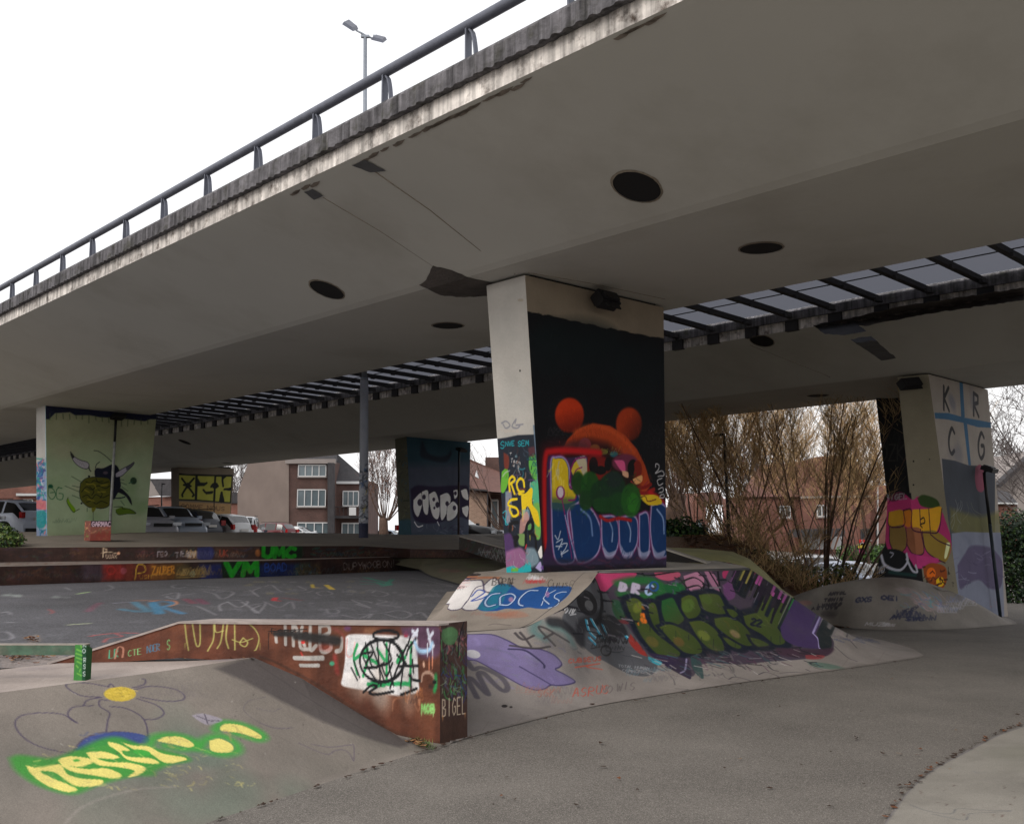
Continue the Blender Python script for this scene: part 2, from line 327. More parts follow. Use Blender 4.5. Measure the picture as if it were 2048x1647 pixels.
    def ring(s,cx,cy,rx,ry,wd,c,soft=.25,alpha=1.,rot=0.):
        a=np.linspace(0,2*math.pi,15);R=math.radians(rot)
        s.stroke([(cx+rx*math.cos(t)*math.cos(R)-ry*math.sin(t)*math.sin(R),cy+rx*math.cos(t)*math.sin(R)+ry*math.sin(t)*math.cos(R)) for t in a],wd,c,soft,alpha)
    def text(s,t,x,y,adv,up,wd,c,soft=.25,alpha=1.,gap=.28,jit=0.,sm=False,wm=None):
        """adv,up: pixel vectors of one letter cell"""
        adv=np.array(adv,float);up=np.array(up,float);o=np.array([x,y],float)
        for ch in t:
            if ch==' ':o=o+adv*.9;continue
            J=np.array([random.uniform(-jit,jit),random.uniform(-jit,jit)])*np.linalg.norm(up)
            for st in FONT.get(ch,FONT.get(ch.upper(),[])): s.stroke([tuple(o+J+adv*px+up*py) for px,py in st],wd,c,soft,alpha,sm=sm,wm=wm)
            o=o+adv*(1+gap)
    def tags(s,x0,y0,x1,y1,n,size,cols,wd,alpha=.8,rnd=None,slope=0.,squash=1.):
        """small loose handwriting made of looping strokes"""
        r=rnd or random
        for _ in range(n):
            x=r.uniform(x0,x1);y=r.uniform(y0,y1);h=r.uniform(*size);L=r.randint(3,7);c=r.choice(cols);p=[]
            for k in range(L*2):
                p.append((x+k*h*.33+r.uniform(-.15,.15)*h,y+slope*k*h*.33+(-h*squash if k%2 else 0)*r.uniform(.5,1.15)))
            s.stroke(p,wd*r.uniform(.7,1.3),c,.3,alpha*r.uniform(.6,1.))
            if r.random()<.4: s.stroke([(x,y+h*.25*squash),(x+L*h*.6,y+h*.2*squash)],wd*.8,c,.3,alpha*.8)
    def blotch(s,n,rad,c,alpha,seed=1,region=None):
        """irregular stains: soft noise patches; rad in metres"""
        r=np.random.default_rng(seed);fl=getattr(s,'flat',None) is not None;U,V=(s.X2,s.Y2) if fl else np.meshgrid(s.U,s.V,indexing='ij')
        for _ in range(n):
            if region: q,_k=s.uv([(r.uniform(region[0],region[2]),r.uniform(region[1],region[3]))]);u,v=q[0]
            else:a_=r.integers(0,s.N);b_=r.integers(0,s.Mm);u=U[a_,b_];v=V[a_,b_]
            ra=rad*r.uniform(.4,1.3);rb=ra*r.uniform(.4,1.);a=r.uniform(0,3.14)
            du=U-u;dv=V-v;e=np.sqrt(((du*math.cos(a)+dv*math.sin(a))/ra)**2+((-du*math.sin(a)+dv*math.cos(a))/rb)**2)+.25*np.sin(U*9/rad*.3+u*7)+.2*np.sin(V*11/rad*.3+v*5)
            A=(np.clip(1.2-e,0,1)*alpha*r.uniform(.4,1))[...,None];s.col=s.col*(1-A)+A*np.array(c,float)/255.
    def drips(s,pts,ln,wd,c,alpha=.9,n=8,seed=3):
        """paint runs straight down (in photo pixels)"""
        r=random.Random(seed);P=catmull(pts)
        for _ in range(n):
            x,y=P[r.randrange(len(P))];l=ln*r.uniform(.3,1.);s.stroke([(x,y),(x+r.uniform(-.5,.5),y+l)],wd*r.uniform(.6,1.1),c,.3,alpha,sm=False)
    def geom(s,flip=False):
        N_,M_=s.N,s.Mm;idx=np.arange(N_*M_).reshape(N_,M_);a=idx[:-1,:-1].ravel();b=idx[1:,:-1].ravel();c=idx[1:,1:].ravel();d=idx[:-1,1:].ravel()
        return s.P.reshape(-1,3),np.stack([a,d,c,b] if flip else [a,b,c,d],1),s.col.reshape(-1,3)*s.gain
def painted_mesh(name,surfs,material,parent=None,extra=None,smooth=True):
    """join painted grids (+ extra plain polys (verts,faces,rgb)) in one mesh"""
    V=[];Q=[];C=[];b=0
    for s,fl in surfs:
        v,q,c=s.geom(fl);V.append(v);Q.append(q+b);C.append(c);b+=len(v)
    V=np.concatenate(V);Q=np.concatenate(Q);C=np.concatenate(C)
    faces_extra=[]
    if extra:
        for vs,fs,rgb in extra:
            vs=np.array(vs,float);V=np.vstack([V,vs]);C=np.vstack([C,np.tile(np.array(rgb,float)/255.,(len(vs),1))]);faces_extra+=[tuple(b+i for i in f) for f in fs];b+=len(vs)
    me=bpy.data.meshes.new(name);nq=len(Q);tot=nq*4+sum(len(f) for f in faces_extra);me.vertices.add(len(V));me.vertices.foreach_set('co',V.ravel())
    me.loops.add(tot);li=np.concatenate([Q.ravel()]+[np.array(f) for f in faces_extra]).astype(np.int32);me.loops.foreach_set('vertex_index',li)
    ls=list(np.arange(nq)*4);p=nq*4
    for f in faces_extra:ls.append(p);p+=len(f)
    me.polygons.add(len(ls));me.polygons.foreach_set('loop_start',np.array(ls,np.int32))
    me.polygons.foreach_set('use_smooth',[smooth]*nq+[False]*len(faces_extra))
    me.update(calc_edges=True);me.validate()
    ca=me.color_attributes.new('paint','FLOAT_COLOR','POINT');buf=np.ones((len(V),4));buf[:,:3]=lin(np.clip(C,0,1));ca.data.foreach_set('color',buf.ravel())
    me.materials.append(material)
    return link(name,me,parent)
def plane_surf(p00,p10,p11,p01,step,base):
    """quad p00->p10 (u) and p00->p01 (v); planar paint coordinates in metres"""
    p00,p10,p11,p01=[np.array(p,float) for p in(p00,p10,p11,p01)]
    nu=max(3,int(max(np.linalg.norm(p10-p00),np.linalg.norm(p11-p01))/step)+1);nv=max(3,int(max(np.linalg.norm(p01-p00),np.linalg.norm(p11-p10))/step)+1)
    a=np.linspace(0,1,nu)[:,None,None];b=np.linspace(0,1,nv)[None,:,None]
    P=(p00*(1-a)+p10*a)*(1-b)+(p01*(1-a)+p11*a)*b
    nn=np.cross(p10-p00,p01-p00);nn/=np.linalg.norm(nn)
    s=Surf(P,step,step,base);
    s.quad=(p00,p10,p11,p01);s.plane=(p00,p10-p00,p01-p00,nn)
    return s
M['coplate']=mat('ledge_top',S3(168,156,150),.6,.2,6,.2,dirt=S3(110,96,90),dirtamt=.4,dirtscale=5,spec=.4)
M['galvd']=mat('dark_coping_pipe',S3(78,76,76),.5,.2,9,0,metal=.4)
# ================================================================== STRUCTURE
def V3(p): return np.array([float(p[0]),float(p[1]),float(p[2])])
def bpt(w_,s_,h):    # point at offset w_ across the viaduct, s_ along it, height h above the eye (with the tiny grade)
    p=BN*w_+BD*s_;return np.array([p[0],p[1],EYE+h+BD[2]*0+s_*0+p[2]])
def sof(pix,w_,h=0): # along-coordinate of a photo pixel on a bridge line
    p=atw(pix[0],pix[1],w_);return float((p-np.array([0,0,EYE]))@BD)
HS=3.25;SOF=EYE+HS
# ---- terrain -------------------------------------------------------
def build_ground():
    xs=np.concatenate([np.linspace(-400,-60,18),np.linspace(-55,70,251),np.linspace(78,400,18)]);ys=np.concatenate([np.linspace(-60,-3,12),np.linspace(-2.5,100,260),np.linspace(106,900,30)])
    X,Y=np.meshgrid(xs,ys,indexing='ij');Z=ground_z(X,Y)
    P=np.stack([X,Y,Z],-1);s=Surf(P,1,1,(112,107,101))
    a=X/np.maximum(Y,1)
    leaf=np.clip(sst(21,22.5,Y)*(1-sst(30,33,Y))*sst(.14,.16,a)*(1-sst(.345,.36,a)),0,1)[...,None]
    s.col=s.col*(1-leaf)+leaf*np.array([92,66,48.])/255
    gr=np.clip(sst(50,56,Y)*(1-sst(62,64,Y))*sst(.3,.32,a),0,1)[...,None]*.8
    s.col=s.col*(1-gr)+gr*np.array([74,92,60.])/255
    g=painted_mesh('ground',[(s,False)],M['ground']);tag(g,kind='structure')
M['ground']=asphalt_mat('asphalt_ground',(1,1,1),S3(182,174,166),190,.52,attr=True)
build_ground()
# leaf litter under the shrubs (uncountable)
def leaves_mesh(name,pts,size,mats,n_tilt=.35):
    mb=MB()
    for (x,y,z,k) in pts:
        a=random.uniform(0,6.28);s_=size*random.uniform(.5,1.3);t1=random.uniform(-n_tilt,n_tilt);t2=random.uniform(-n_tilt,n_tilt);ca,sa=math.cos(a),math.sin(a)
        mb.cm=k
        q=[(-1,-.1),(-.3,.55),(.4,.4),(1,0),(.3,-.5),(-.4,-.45)]
        mb.add([(x+s_*(u*ca-v*sa),y+s_*(u*sa+v*ca),z+.006+s_*(abs(u)*abs(t1)+v*t2*.6)+s_*.15) for u,v in q],[(0,1,2,3,4,5)])
    return mb.build(name,mats)
M['leafb']=mat('dry_leaf',S3(112,70,44),.9,.3,20);M['leafb2']=mat('dry_leaf_pale',S3(140,104,70),.9,.3,20);M['leafd']=mat('dry_leaf_dark',S3(60,42,32),.9,.3,20)
pts=[]
for _ in range(7000):
    Y=random.uniform(19.5,31);a=random.uniform(.17,.345);X=a*Y;pts.append((X,Y,float(ground_z(X,Y)),random.choice((0,0,1,2))))
tag(leaves_mesh('leaf_litter',pts,.075,[M['leafb'],M['leafb2'],M['leafd']]),kind='stuff')
# ---- viaduct decks ---------------------------------------------------
def circle_hole(mb,w0,s0,r,h,slope=0.):
    pass
def deck(w_out,name,label,sgn_detail=True):
    """box deck: wing - flat soffit - wing; w_out = outer edge offset"""
    root=empty(name,bpt(w_out+4,10,0)*np.array([1,1,0]),label,'viaduct')
    A,B=-110.,230.;wc0=w_out+2.23;wc1=w_out+5.67;we=w_out+7.9;he=HS+.81;W=[]
    prof=[(w_out,he),(wc0,HS),(wc1,HS),(we,he),(we,he+.33),(w_out,he+.33)]
    seg=120;ss=[A+(B-A)*(i/seg) for i in range(seg+1)]
    mb=MB();rings=[]
    prof2=[(w_out,he+.002),(w_out+.06,he-.022),(wc0-.12,HS+.035),(wc0,HS),(wc0+.12,HS-.004),(wc1-.12,HS-.004),(wc1,HS),(wc1+.12,HS+.035),(we-.06,he-.022),(we,he+.002)]
    rings=[[bpt(w_,s_,h) for w_,h in prof2] for s_ in ss]
    mb.loft(rings);so_=mb.build('soffit',M['soffit'],root)
    # bands, slab
    for (we_,sg) in ((w_out,-1),(we,1)):
        b=MB();rings=[[bpt(we_+sg*.0,s_,he),bpt(we_,s_,he+H1),bpt(we_-sg*.5,s_,he+H1),bpt(we_-sg*.5,s_,he+.03)] for s_ in ss];b.loft(rings);b.build('fascia',M['fascia'],root)
        c=MB();x0=we_+sg*.10
        n=int((B-A)/.0725)//2*2 if sg*(1 if w_out<10 else -1)<0 and w_out<10 else 60
        # ribbed coping: alternating proud and recessed strips
        top=[];
        for i in range(n+1):
            s_=A+(B-A)*i/n;o=.0 if i%2 else .02
            jl=random.uniform(-.006,.006)
            for e in (0.,.5):
                s2=s_+(B-A)/n*e*.95
                c_=[bpt(x0-sg*o,s2,he+H1-.03+jl),bpt(x0-sg*o,s2,he+H2-.05),bpt(x0-sg*.02,s2,he+H2-.035),bpt(x0-sg*.04,s2,he+H2)]
                top.append([bpt(we_-sg*.3,s2,he+H1+.0)]+c_+[bpt(we_-sg*.35,s2,he+H2)])
        c.loft(top);c.build('coping',M['coping'],root)
    m2=MB();m2.prism([bpt(w_out+.25,A,he+H1*.6),bpt(we-.25,A,he+H1*.6),bpt(we-.25,A,he+H1+.12),bpt(w_out+.25,A,he+H1+.12)],BD*(B-A));m2.build('road_slab',M['concrete'],root)
    return root
W1,W2=5.95,17.85
_a=atw(740,307,W1);_b=atw(740,262,W1-.05);_c=atw(740,220,W1-.1);he_=_a[2]
H1=float(_b[2]-_a[2]);H2=float(_c[2]-_a[2])
near_deck=deck(W1,'viaduct_deck','near concrete viaduct deck with ribbed dark edge and steel railing across the top')
far_deck=deck(W2,'viaduct_deck','far concrete viaduct deck whose stained edge carries the canopy beams')
he=HS+.81
def on_soffit(w_,wo):
    d=min(w_-wo,wo+7.9-w_)
    return he-.81*min(max(d,0)/2.23,1)
def vent(px,py,rw,wo,wl,root):
    s_=sof((px,py),wl)
    # refine: along coordinate by ray at true height
    h=on_soffit(wl,wo);p=atz(px,py,EYE+h+BD[2]*s_);s_=float((p-np.array([0,0,EYE]))@BD);wl=float((p-np.array([0,0,EYE]))@BN)
    for _ in range(60):
        h=on_soffit(wl,wo);p=atz(px,py,EYE+h+BD[2]*s_);s_=float((p-np.array([0,0,EYE]))@BD);wl=float((p-np.array([0,0,EYE]))@BN)
    mb=MB();mr=MB()
    def P(a,r,dz):
        w_=wl+r*math.cos(a);return bpt(w_,s_+r*math.sin(a),on_soffit(w_,wo)+dz)
    n=40;mb.add([P(2*math.pi*i/n,rw,-.012) for i in range(n)],[tuple(range(n))])
    mr.loft([[P(2*math.pi*i/n,rw*(1.0+random.uniform(-.01,.01)),-.016) for i in range(n+1)],[P(2*math.pi*i/n,rw*(1.09+random.uniform(-.02,.03)),-.010) for i in range(n+1)]])
    o=mb.build('vent_hole',M['vent'],root);mr.build('rim',M['ventrim'],o)
M['vent']=mat('vent_mesh',S3(22,20,20),.9,.3,60);M['ventrim']=mat('vent_rim',S3(128,118,104),.9,.2,20)
for px,py,r_ in((1272,372,.24),(653,578,.24),(1521,495,.24),(895,650,.24)): vent(px,py,r_,W1,9,near_deck)
for px,py in((1525,751),(1635,790),(368,909),(455,925)): vent(px,py,.24,W2,20,far_deck)
# repair patches and grime sheets on the soffits, as thin cast patches
def sofpt(px,py,wo,dz):
    p=atz(px,py,SOF)
    for _ in range(50):
        w_=float((p-np.array([0,0,EYE]))@BN);h=on_soffit(w_,wo);p=atz(px,py,EYE+h+dz+BD[2]*float((p-np.array([0,0,EYE]))@BD))
    return p
def patch(pxs,wo,root,m_,dz=-.012,st=3.,name='repair_patch'):
    """thin cast patch that follows the soffit: fine triangle mesh inside the outline"""
    from mathutils.geometry import delaunay_2d_cdt
    P=[];n=len(pxs)
    for i in range(n):
        a=np.array(pxs[i],float);b=np.array(pxs[(i+1)%n],float);k=max(2,int(np.linalg.norm(b-a)/8))
        for t in range(k): q=a+(b-a)*t/k+(np.random.default_rng(i*99+t).uniform(-1.2,1.2,2) if t else 0);P.append(Vector(q))
    nb=len(P);arr=np.array([tuple(p) for p in P])
    x0,y0=arr.min(0);x1,y1=arr.max(0);g=max(st*2,(x1-x0)/40)
    def inside(x,y):
        c=False
        for i in range(nb):
            xa,ya=arr[i];xb,yb=arr[(i+1)%nb]
            if (ya<=y)!=(yb<=y) and x<xa+(y-ya)/(yb-ya)*(xb-xa):c=not c
        return c
    ins=[Vector((x,y)) for x in np.arange(x0+g/2,x1,g) for y in np.arange(y0+g/3,y1,g*.6) if inside(x,y)]
    vo,eo,fo,_,_,_=delaunay_2d_cdt(P+ins,[],[list(range(nb))],1,1e-4)
    mb=MB();mb.add([sofpt(v.x,v.y,wo,dz) for v in vo],[tuple(f) for f in fo]);return mb.build(name,m_,root)
M['patch']=mat('dark_patch',S3(80,74,70),.9,.35,4,.5)
M['flake']=mat('flaked_edge',S3(118,108,98),.9,.3,9,.3);M['stain']=mat('water_stain',S3(150,136,116),.9,.15,3)
M['patch2']=mat('grey_patch',S3(84,84,86),.9,.2,3)
patch([(866,531),(905,541),(938,556),(985,566),(978,580),(975,592),(920,594),(880,590),(838,570),(852,560)],W1,near_deck,M['patch'])
patch([(703,331),(730,320),(772,342),(740,345)],W1,near_deck,M['patch2']);patch([(607,384),(625,378),(646,392),(628,400)],W1,near_deck,M['patch2'])
patch([(1700,678),(1742,672),(1792,716),(1763,721)],W2,far_deck,M['patch2'])
patch([(1625,650),(1700,636),(1733,662),(1690,670),(1650,668)],W2,far_deck,M['patch2'])
patch([(1660,645),(1800,612),(2048,575),(2048,600),(1850,628),(1730,652)],W2,far_deck,M['patch'],-.018)
# joint line on the near soffit (thin dark groove bead)
def sline(pxs,wo,root,rad=.008):
    V=[]
    for px,py in pxs:
        p=atz(px,py,SOF)
        for _ in range(50):
            w_=float((p-np.array([0,0,EYE]))@BN);h=on_soffit(w_,wo);p=atz(px,py,EYE+h-.004+BD[2]*float((p-np.array([0,0,EYE]))@BD))
        V.append(p)
    MB().tube(V,rad,5).build('joint_seam',M['ventrim'],root)
sline([(1056,545),(1180,566),(1330,598)],W1,near_deck,.006);sline([(1500,690),(1640,745),(1760,800)],W2,far_deck,.006)
sline([(745,340),(860,420),(960,500),(1030,547)],W1,near_deck);sline([(646,395),(760,462),(870,535)],W1,near_deck,.005)
for k_ in range(26):
    rq=random.Random(k_+40);x_=rq.uniform(560,1330);y_=655-.478*x_+rq.uniform(7,13);L_=rq.uniform(8,26);h_=rq.uniform(3,7)
    patch([(x_-L_,y_+.47*L_),(x_-L_*.2,y_-h_*.4+.1*L_),(x_+L_,y_-.47*L_),(x_+L_*.5,y_+h_-.2*L_),(x_-L_*.4,y_+h_+.25*L_)],W1,near_deck,M['flake'],-.006,name='grime_patch')
# ---- railing of the near deck ---------------------------------------
hc=he+H2
rail_h=float(atw(740,158,W1)[2]-EYE)
mb=MB();mb.tube([bpt(W1,-13+i*4.,rail_h) for i in range(38)],.055,12);mb.build('handrail',M['steel'],near_deck)
s1=float((atw(935,117,W1)-np.array([0,0,EYE]))@BD);s2=float((atw(768,208,W1)-np.array([0,0,EYE]))@BD);ds=s2-s1

for k in range(-3,34):
    s_=s1+k*ds;b=MB()
    p0=bpt(W1+.0,s_,hc-.02);p1=bpt(W1,s_,rail_h-.03)
    b.bar(p0,p1,.075,.02,up=BD)
    # curved fin behind the upright
    q=[];
    for i in range(7):
        t=i/6;q.append(bpt(W1,s_-.02-.095*math.sqrt(max(0,1-t**1.5)),hc-.02+(rail_h-hc-.02)*t))
    for i in range(6): b.bar(q[i],q[i+1],.02,.045,up=BN)
    b.build('railing_post',M['steel'],near_deck)
# ---- canopy in the gap between the decks ------------------------------
can=empty('canopy',bpt(15.8,12,0)*np.array([1,1,0]),'frosted glazed canopy on dark cross beams bridging the gap between the two viaduct decks','canopy')
padx=[1972,1859,1764,1669,1579,1501,1428,1357];pv=[sof((x,1067-.1695*(x+875)-8),W2) for x in padx]
dsp=float(np.mean(np.diff(pv)));hcan=he+.42
i0=-4;pan=MB();nb=0
bl=[]
for k in range(i0,88):
    s_=pv[0]+k*dsp;b=MB()
    b.bar(bpt(W1+7.9-.25,s_,hcan-.02),bpt(W2+.05,s_,hcan-.13),.08,.09)
    b.bar(bpt(W1+7.9-.25,s_,hcan-.07),bpt(W2+.05,s_,hcan-.18),.11,.02)
    for t in (.05,.33,.62,.9): 
        w_=W1+7.65+(W2-W1-7.6)*t;b.box(bpt(w_,s_-.07,hcan-.1-.1*t),(.12,.05,.06),rz=math.radians(47))
    b.build('beam',M['beam'],can)
    q=MB();q.prism([bpt(W2-.06,s_-.13,he-.02),bpt(W2+.05,s_-.13,he-.02),bpt(W2+.05,s_+.15,he-.02),bpt(W2-.06,s_+.15,he-.02)],(0,0,H1+.03));q.build('beam_seat',M['beam'],can)
    g=MB();g.add([bpt(W1+7.5,s_,hcan+.085),bpt(W2-.12,s_,hcan-.02),bpt(W2-.12,s_+dsp,hcan-.02),bpt(W1+7.5,s_+dsp,hcan+.085)],[(0,1,2,3)])
    g.build('glass_panel',M['glaz'],can)
for w_,hh in((W1+7.9+1.2,-.03),(W1+7.9+2.6,-.065)):
    MB().tube([bpt(w_,pv[0]-15,hcan+.05+hh),bpt(w_,pv[0]+88*dsp,hcan+.05+hh)],.012,5).build('glazing_bar',M['beam'],can)
# ---- piers -----------------------------------------------------------
def vplane(A,B,px,py):
    """ray through a pixel meets the vertical plane through A and B"""
    d=B-A;n=np.array([d[1],-d[0],0]);r=ray(px,py);e=np.array([0,0,EYE]);t=((A-e)@n)/(r@n);return e+r*t
PIER={}
def pier(key,top,bot,label,base_l,base_r,steps=(.012,.012),zlow=None,zadd=0.,group='tapered concrete piers of the viaduct'):
    A,B,C=[atz(x,y,SOF-.06) for x,y in top]
    Bb=vplane(B,C,*bot[1]);Cb=vplane(B,C,*bot[2]);Ab=vplane(A,B,*bot[0])
    if zlow is not None:
        def ext(T,Bm): 
            k=(T[2]-zlow)/(T[2]-Bm[2]);return T+(Bm-T)*k
        Bb,Cb,Ab=ext(B,Bb),ext(C,Cb),ext(A,Ab)
    D=A+C-B;Db=Ab+Cb-Bb
    wide=plane_surf(Bb,Cb,C,B,steps[0],base_r);nar=plane_surf(Ab,Bb,B,A,steps[1],base_l)
    root=empty('bridge_pier',(float((Ab+Cb)[0]/2),float((Ab+Cb)[1]/2),float(Bb[2])),label,'pier',group)
    PIER[key]=dict(A=A,B=B,C=C,D=D,Ab=Ab,Bb=Bb,Cb=Cb,Db=Db,wide=wide,nar=nar,root=root)
    cc=(A+C)/2
    b=MB();b.prism([cc+(p-cc)*.9 for p in (A,B,C,D)],(0,0,.075));b.build('bearing',M['dark'],root)
    return PIER[key]
def finish_pier(key,back=(120,115,108)):
    p=PIER[key]
    ex=[([p['Cb'],p['Db'],p['D'],p['C']],[(0,1,2,3)],back),([p['Db'],p['Ab'],p['A'],p['D']],[(0,1,2,3)],back),([p['A'],p['B'],p['C'],p['D']],[(3,2,1,0)],back)]
    painted_mesh('shaft',[(p['wide'],False),(p['nar'],False)],M['paint'],p['root'],extra=ex,smooth=False)
pier('P1',[(973,571),(1050,550),(1327,615)],[(1013,1142),(1087,1140),(1333,1135)],'big central pier with black mural of orange bear ears over blue bubble letters',(205,202,198),(196,184,165),(.011,.009),zlow=1.08)
pier('P2',[(72.7,814.8),(91,810),(313,830)],[(73,1063),(94.5,1063),(291,1063)],'left pier painted pale green with a winged insect mural, behind the brick planter',(180,180,176),(120,128,96),(.015,.015),zlow=1.45)
pier('Q1',[(1795,754),(1857,748),(1975.5,779)],[(1838,1160),(1919,1205),(2016,1232)],'right pier lettered K R C G in four fields over grey and purple paint',(178,168,148),(178,170,156),(.012,.012),zlow=-.5)
pier('Q2',[(790,877),(813,872),(941,884)],[(798,1071),(823,1071),(937,1072)],'dark teal pier with white bubble letters, between the lamp pole and central pier',(92,92,80),(40,58,66),(.02,.02),zlow=1.3)
pier('Q3',[(342,933.5),(358,931),(468,936.5)],[(343,1050),(358,1050),(460,1050)],'farthest pier with three yellow panels of black strokes behind the parked cars',(106,98,84),(110,100,82),(.025,.025),zlow=.9)
# ---- platform and steps (left, rusted risers) ---------------------------
def polysurf(rows,step,base,smooth=True):
    """rows: list of polylines (same count) of 3D points, from front to back"""
    R=[np.array(r,float) for r in rows]
    n=len(R[0]);Lu=max(sum(np.linalg.norm(r[i+1]-r[i]) for i in range(n-1)) for r in R);Lv=sum(np.linalg.norm(R[k+1][n//2]-R[k][n//2]) for k in range(len(R)-1))
    nu=max(n*4,int(Lu/step));nv=max(len(R)+1,int(Lv/step))
    seg_=np.array([max(np.linalg.norm(r[i+1]-r[i]) for r in R)+1e-3 for i in range(n-1)]);cum_=np.concatenate([[0],np.cumsum(seg_)]);tu=np.linspace(0,cum_[-1],nu);A=np.stack([np.stack([np.interp(tu,cum_,r[:,c]) for c in range(3)],-1) for r in R],0) # k,nu,3
    # arc length parameter across rows
    tv=np.linspace(0,len(R)-1,nv);k0=np.clip(tv.astype(int),0,len(R)-2);f=(tv-k0)[:,None,None]
    P=A[k0]*(1-f)+A[k0+1]*f;P=np.transpose(P,(1,0,2));return Surf(P,Lu/(nu-1),Lv/(nv-1),base)
# ================================================================== SKATE PARK SURFACES (built first, painted below, linked after)
CONC=(172,166,158)
def P_(x,y,Y): return aty(x,y,Y)
# platform
pf=[atz(-420,1100,1.30),atz(-200,1097,1.29),atz(0,1095,1.28),atz(260,1093.3,1.28),atz(520,1091.7,1.28),P_(720,1091,25.6),P_(820,1097,26.5),P_(957,1099,26.5),P_(1030,1101,26.5)]
pm=[P_(-420,1084,22.),P_(-200,1082,22.7),P_(0,1080,23.6),P_(260,1079,24.8),P_(520,1079,25.9),P_(720,1080,27.3),P_(820,1084,28),P_(957,1086,28),P_(1030,1088,28)]
pb=[P_(-420,1063,26.5),P_(-200,1063,27),P_(0,1063,27.3),P_(260,1063,27.6),P_(520,1063.5,29.5),P_(720,1066.5,30.5),P_(820,1069.5,31),P_(957,1071.5,32),P_(1030,1073,32)]
pd=[p+np.array([0,1.2,-.5]) for p in pb]
PLAT=polysurf([pf,pm,pb,pd],.06,(150,146,138))
def drop(P,z): q=np.array(P,float);q[2]=z;return q
ub=[drop(p,.94 if i>4 else .975) for i,p in enumerate(pf)]
URIS=polysurf([ub,pf],.02,(62,44,38))
tf=[atz(-420,1143,.975),atz(-200,1137.5,.975),atz(0,1132.3,.975),atz(260,1126.5,.975),atz(520,1121,.975),atz(700,1115.8,.975),atz(776,1113.6,.975)]
tb=[drop(p+np.array([0,.15,0]),.975) for p in pf[:5]]+[drop(P_(700,1091,25.6),.975),drop(P_(790,1094,26.3),.975)]
TREAD=polysurf([tf,tb],.05,(158,150,143))
lt=tf+[atz(838,1136,.64)];lb=[drop(p,.60) for p in lt]
LRIS=polysurf([lb,lt],.02,(58,40,34))
# dark asphalt floor of the upper level
FLOOR=polysurf([[(-18,3.6,.62),(-8,6.0,.62),(-3.8,7.72,.62),(-.42,8.5,.62)],[(-18,11,.62),(-8,11,.62),(-4,11,.62),(-.72,11,.62)],[(-18,17,.62),(-9.5,19.8,.62),(-5,23.,.62),(-.9,18,.62)],[(-18,19,.62),(-10,23,.62),(-5,26,.62),(0,26.6,.62)]],.035,(86,86,90))
RBANK=polysurf([[P_(790,1128,25.9),P_(838,1138,25.6),P_(862,1152,22.4),P_(916,1167,19.2),P_(1060,1176,17.6)],[P_(775,1114,26.6),P_(850,1115.5,26.55),P_(930,1116,26.5),P_(1000,1117,26.4),P_(1075,1118,26)]],.05,(150,146,128))
# foreground left bank: foot, crest, deck
e1=np.array([.495,.869,0]);e2=np.array([.566,.825,0])
PLN=(atz(880,1487,0.),atz(98,1328,.62))
foot=[np.array([-1.75,5.9,.004])-e1*7,np.array([-1.75,5.9,.004])-e1*3,atg(406,1647),atg(560,1596),atg(640,1568),atg(700,1547),atg(750,1531),atg(790,1518),atg(832,1505),atg(905,1481)]
crest=[np.array([-3.18,6.38,.65])-e2*7,np.array([-3.18,6.38,.65])-e2*3,atz(0,1384,.65),atz(300,1345,.65)]+[vplane(*PLN,x,y)+np.array([0,.025,0]) for x,y in((512,1314),(600,1352),(651,1384),(731,1433),(790,1467),(880,1488))]
mid=[]
for i,(a,b) in enumerate(zip(foot,crest)):
    q=a*.5+b*.5;q[2]=a[2]+(b[2]-a[2])*.47;mid.append(q)
FBANK=polysurf([foot,mid,crest],.009,(150,144,134))
deckb=[crest[0]+np.array([-1.3,1.,-.02]),crest[1]+np.array([-1.1,1.,-.02]),atz(0,1338,.63),atz(150,1322,.63),np.array([-2.5,7.95,.64]),crest[4]+np.array([0,.05,-.005])]
crd=[p.copy() for p in crest[:5]]+[crest[4]+np.array([.02,.03,-.005])]
FDECK=polysurf([crd,deckb],.02,(176,166,158))
# rusted ledge wedge
LR=atz(880,1487,0.);LT=atz(98,1328,.62)
lx=[98,183,360,512,600,743,836,880];lty=[1325,1299,1243,1244.3,1245.2,1246.5,1247.4,1247.7];lby=[1333,1327,1315,1323,1374,1449,1492,1490]
LEDG=polysurf([[vplane(LR,LT,x,y) for x,y in zip(lx,lby)],[vplane(LR,LT,x,y) for x,y in zip(lx,lty)]],.0065,(96,58,42))
LRb=atz(934.8,1474,0.);ltop=vplane(LR,LT,879,1247.7)
ET=vplane(LR,LRb,934,1241)
LEND=polysurf([[vplane(LR,LT,880,1492),LRb-np.array([0,0,.03])],[ltop,ET]],.0065,(84,50,38))
LW=(LRb-LR)*1.0;LW[2]=0
# central bank: front face
ZC=1.135
pairs=[((905,1262,.62),(900,1487)),((930,1262,.62),(935,1475)),((1050,1255,.67),(1100,1432)),((1130,1215,.84),(1180,1414)),((1180,1168,1.04),(1250,1401)),((1196,1144,ZC),(1290,1395)),((1350,1141,ZC),(1440,1371)),((1497,1137,ZC),(1640,1344)),]
cf=[atg(*b) for a,b in pairs];cc=[atz(*a) for a,b in pairs]
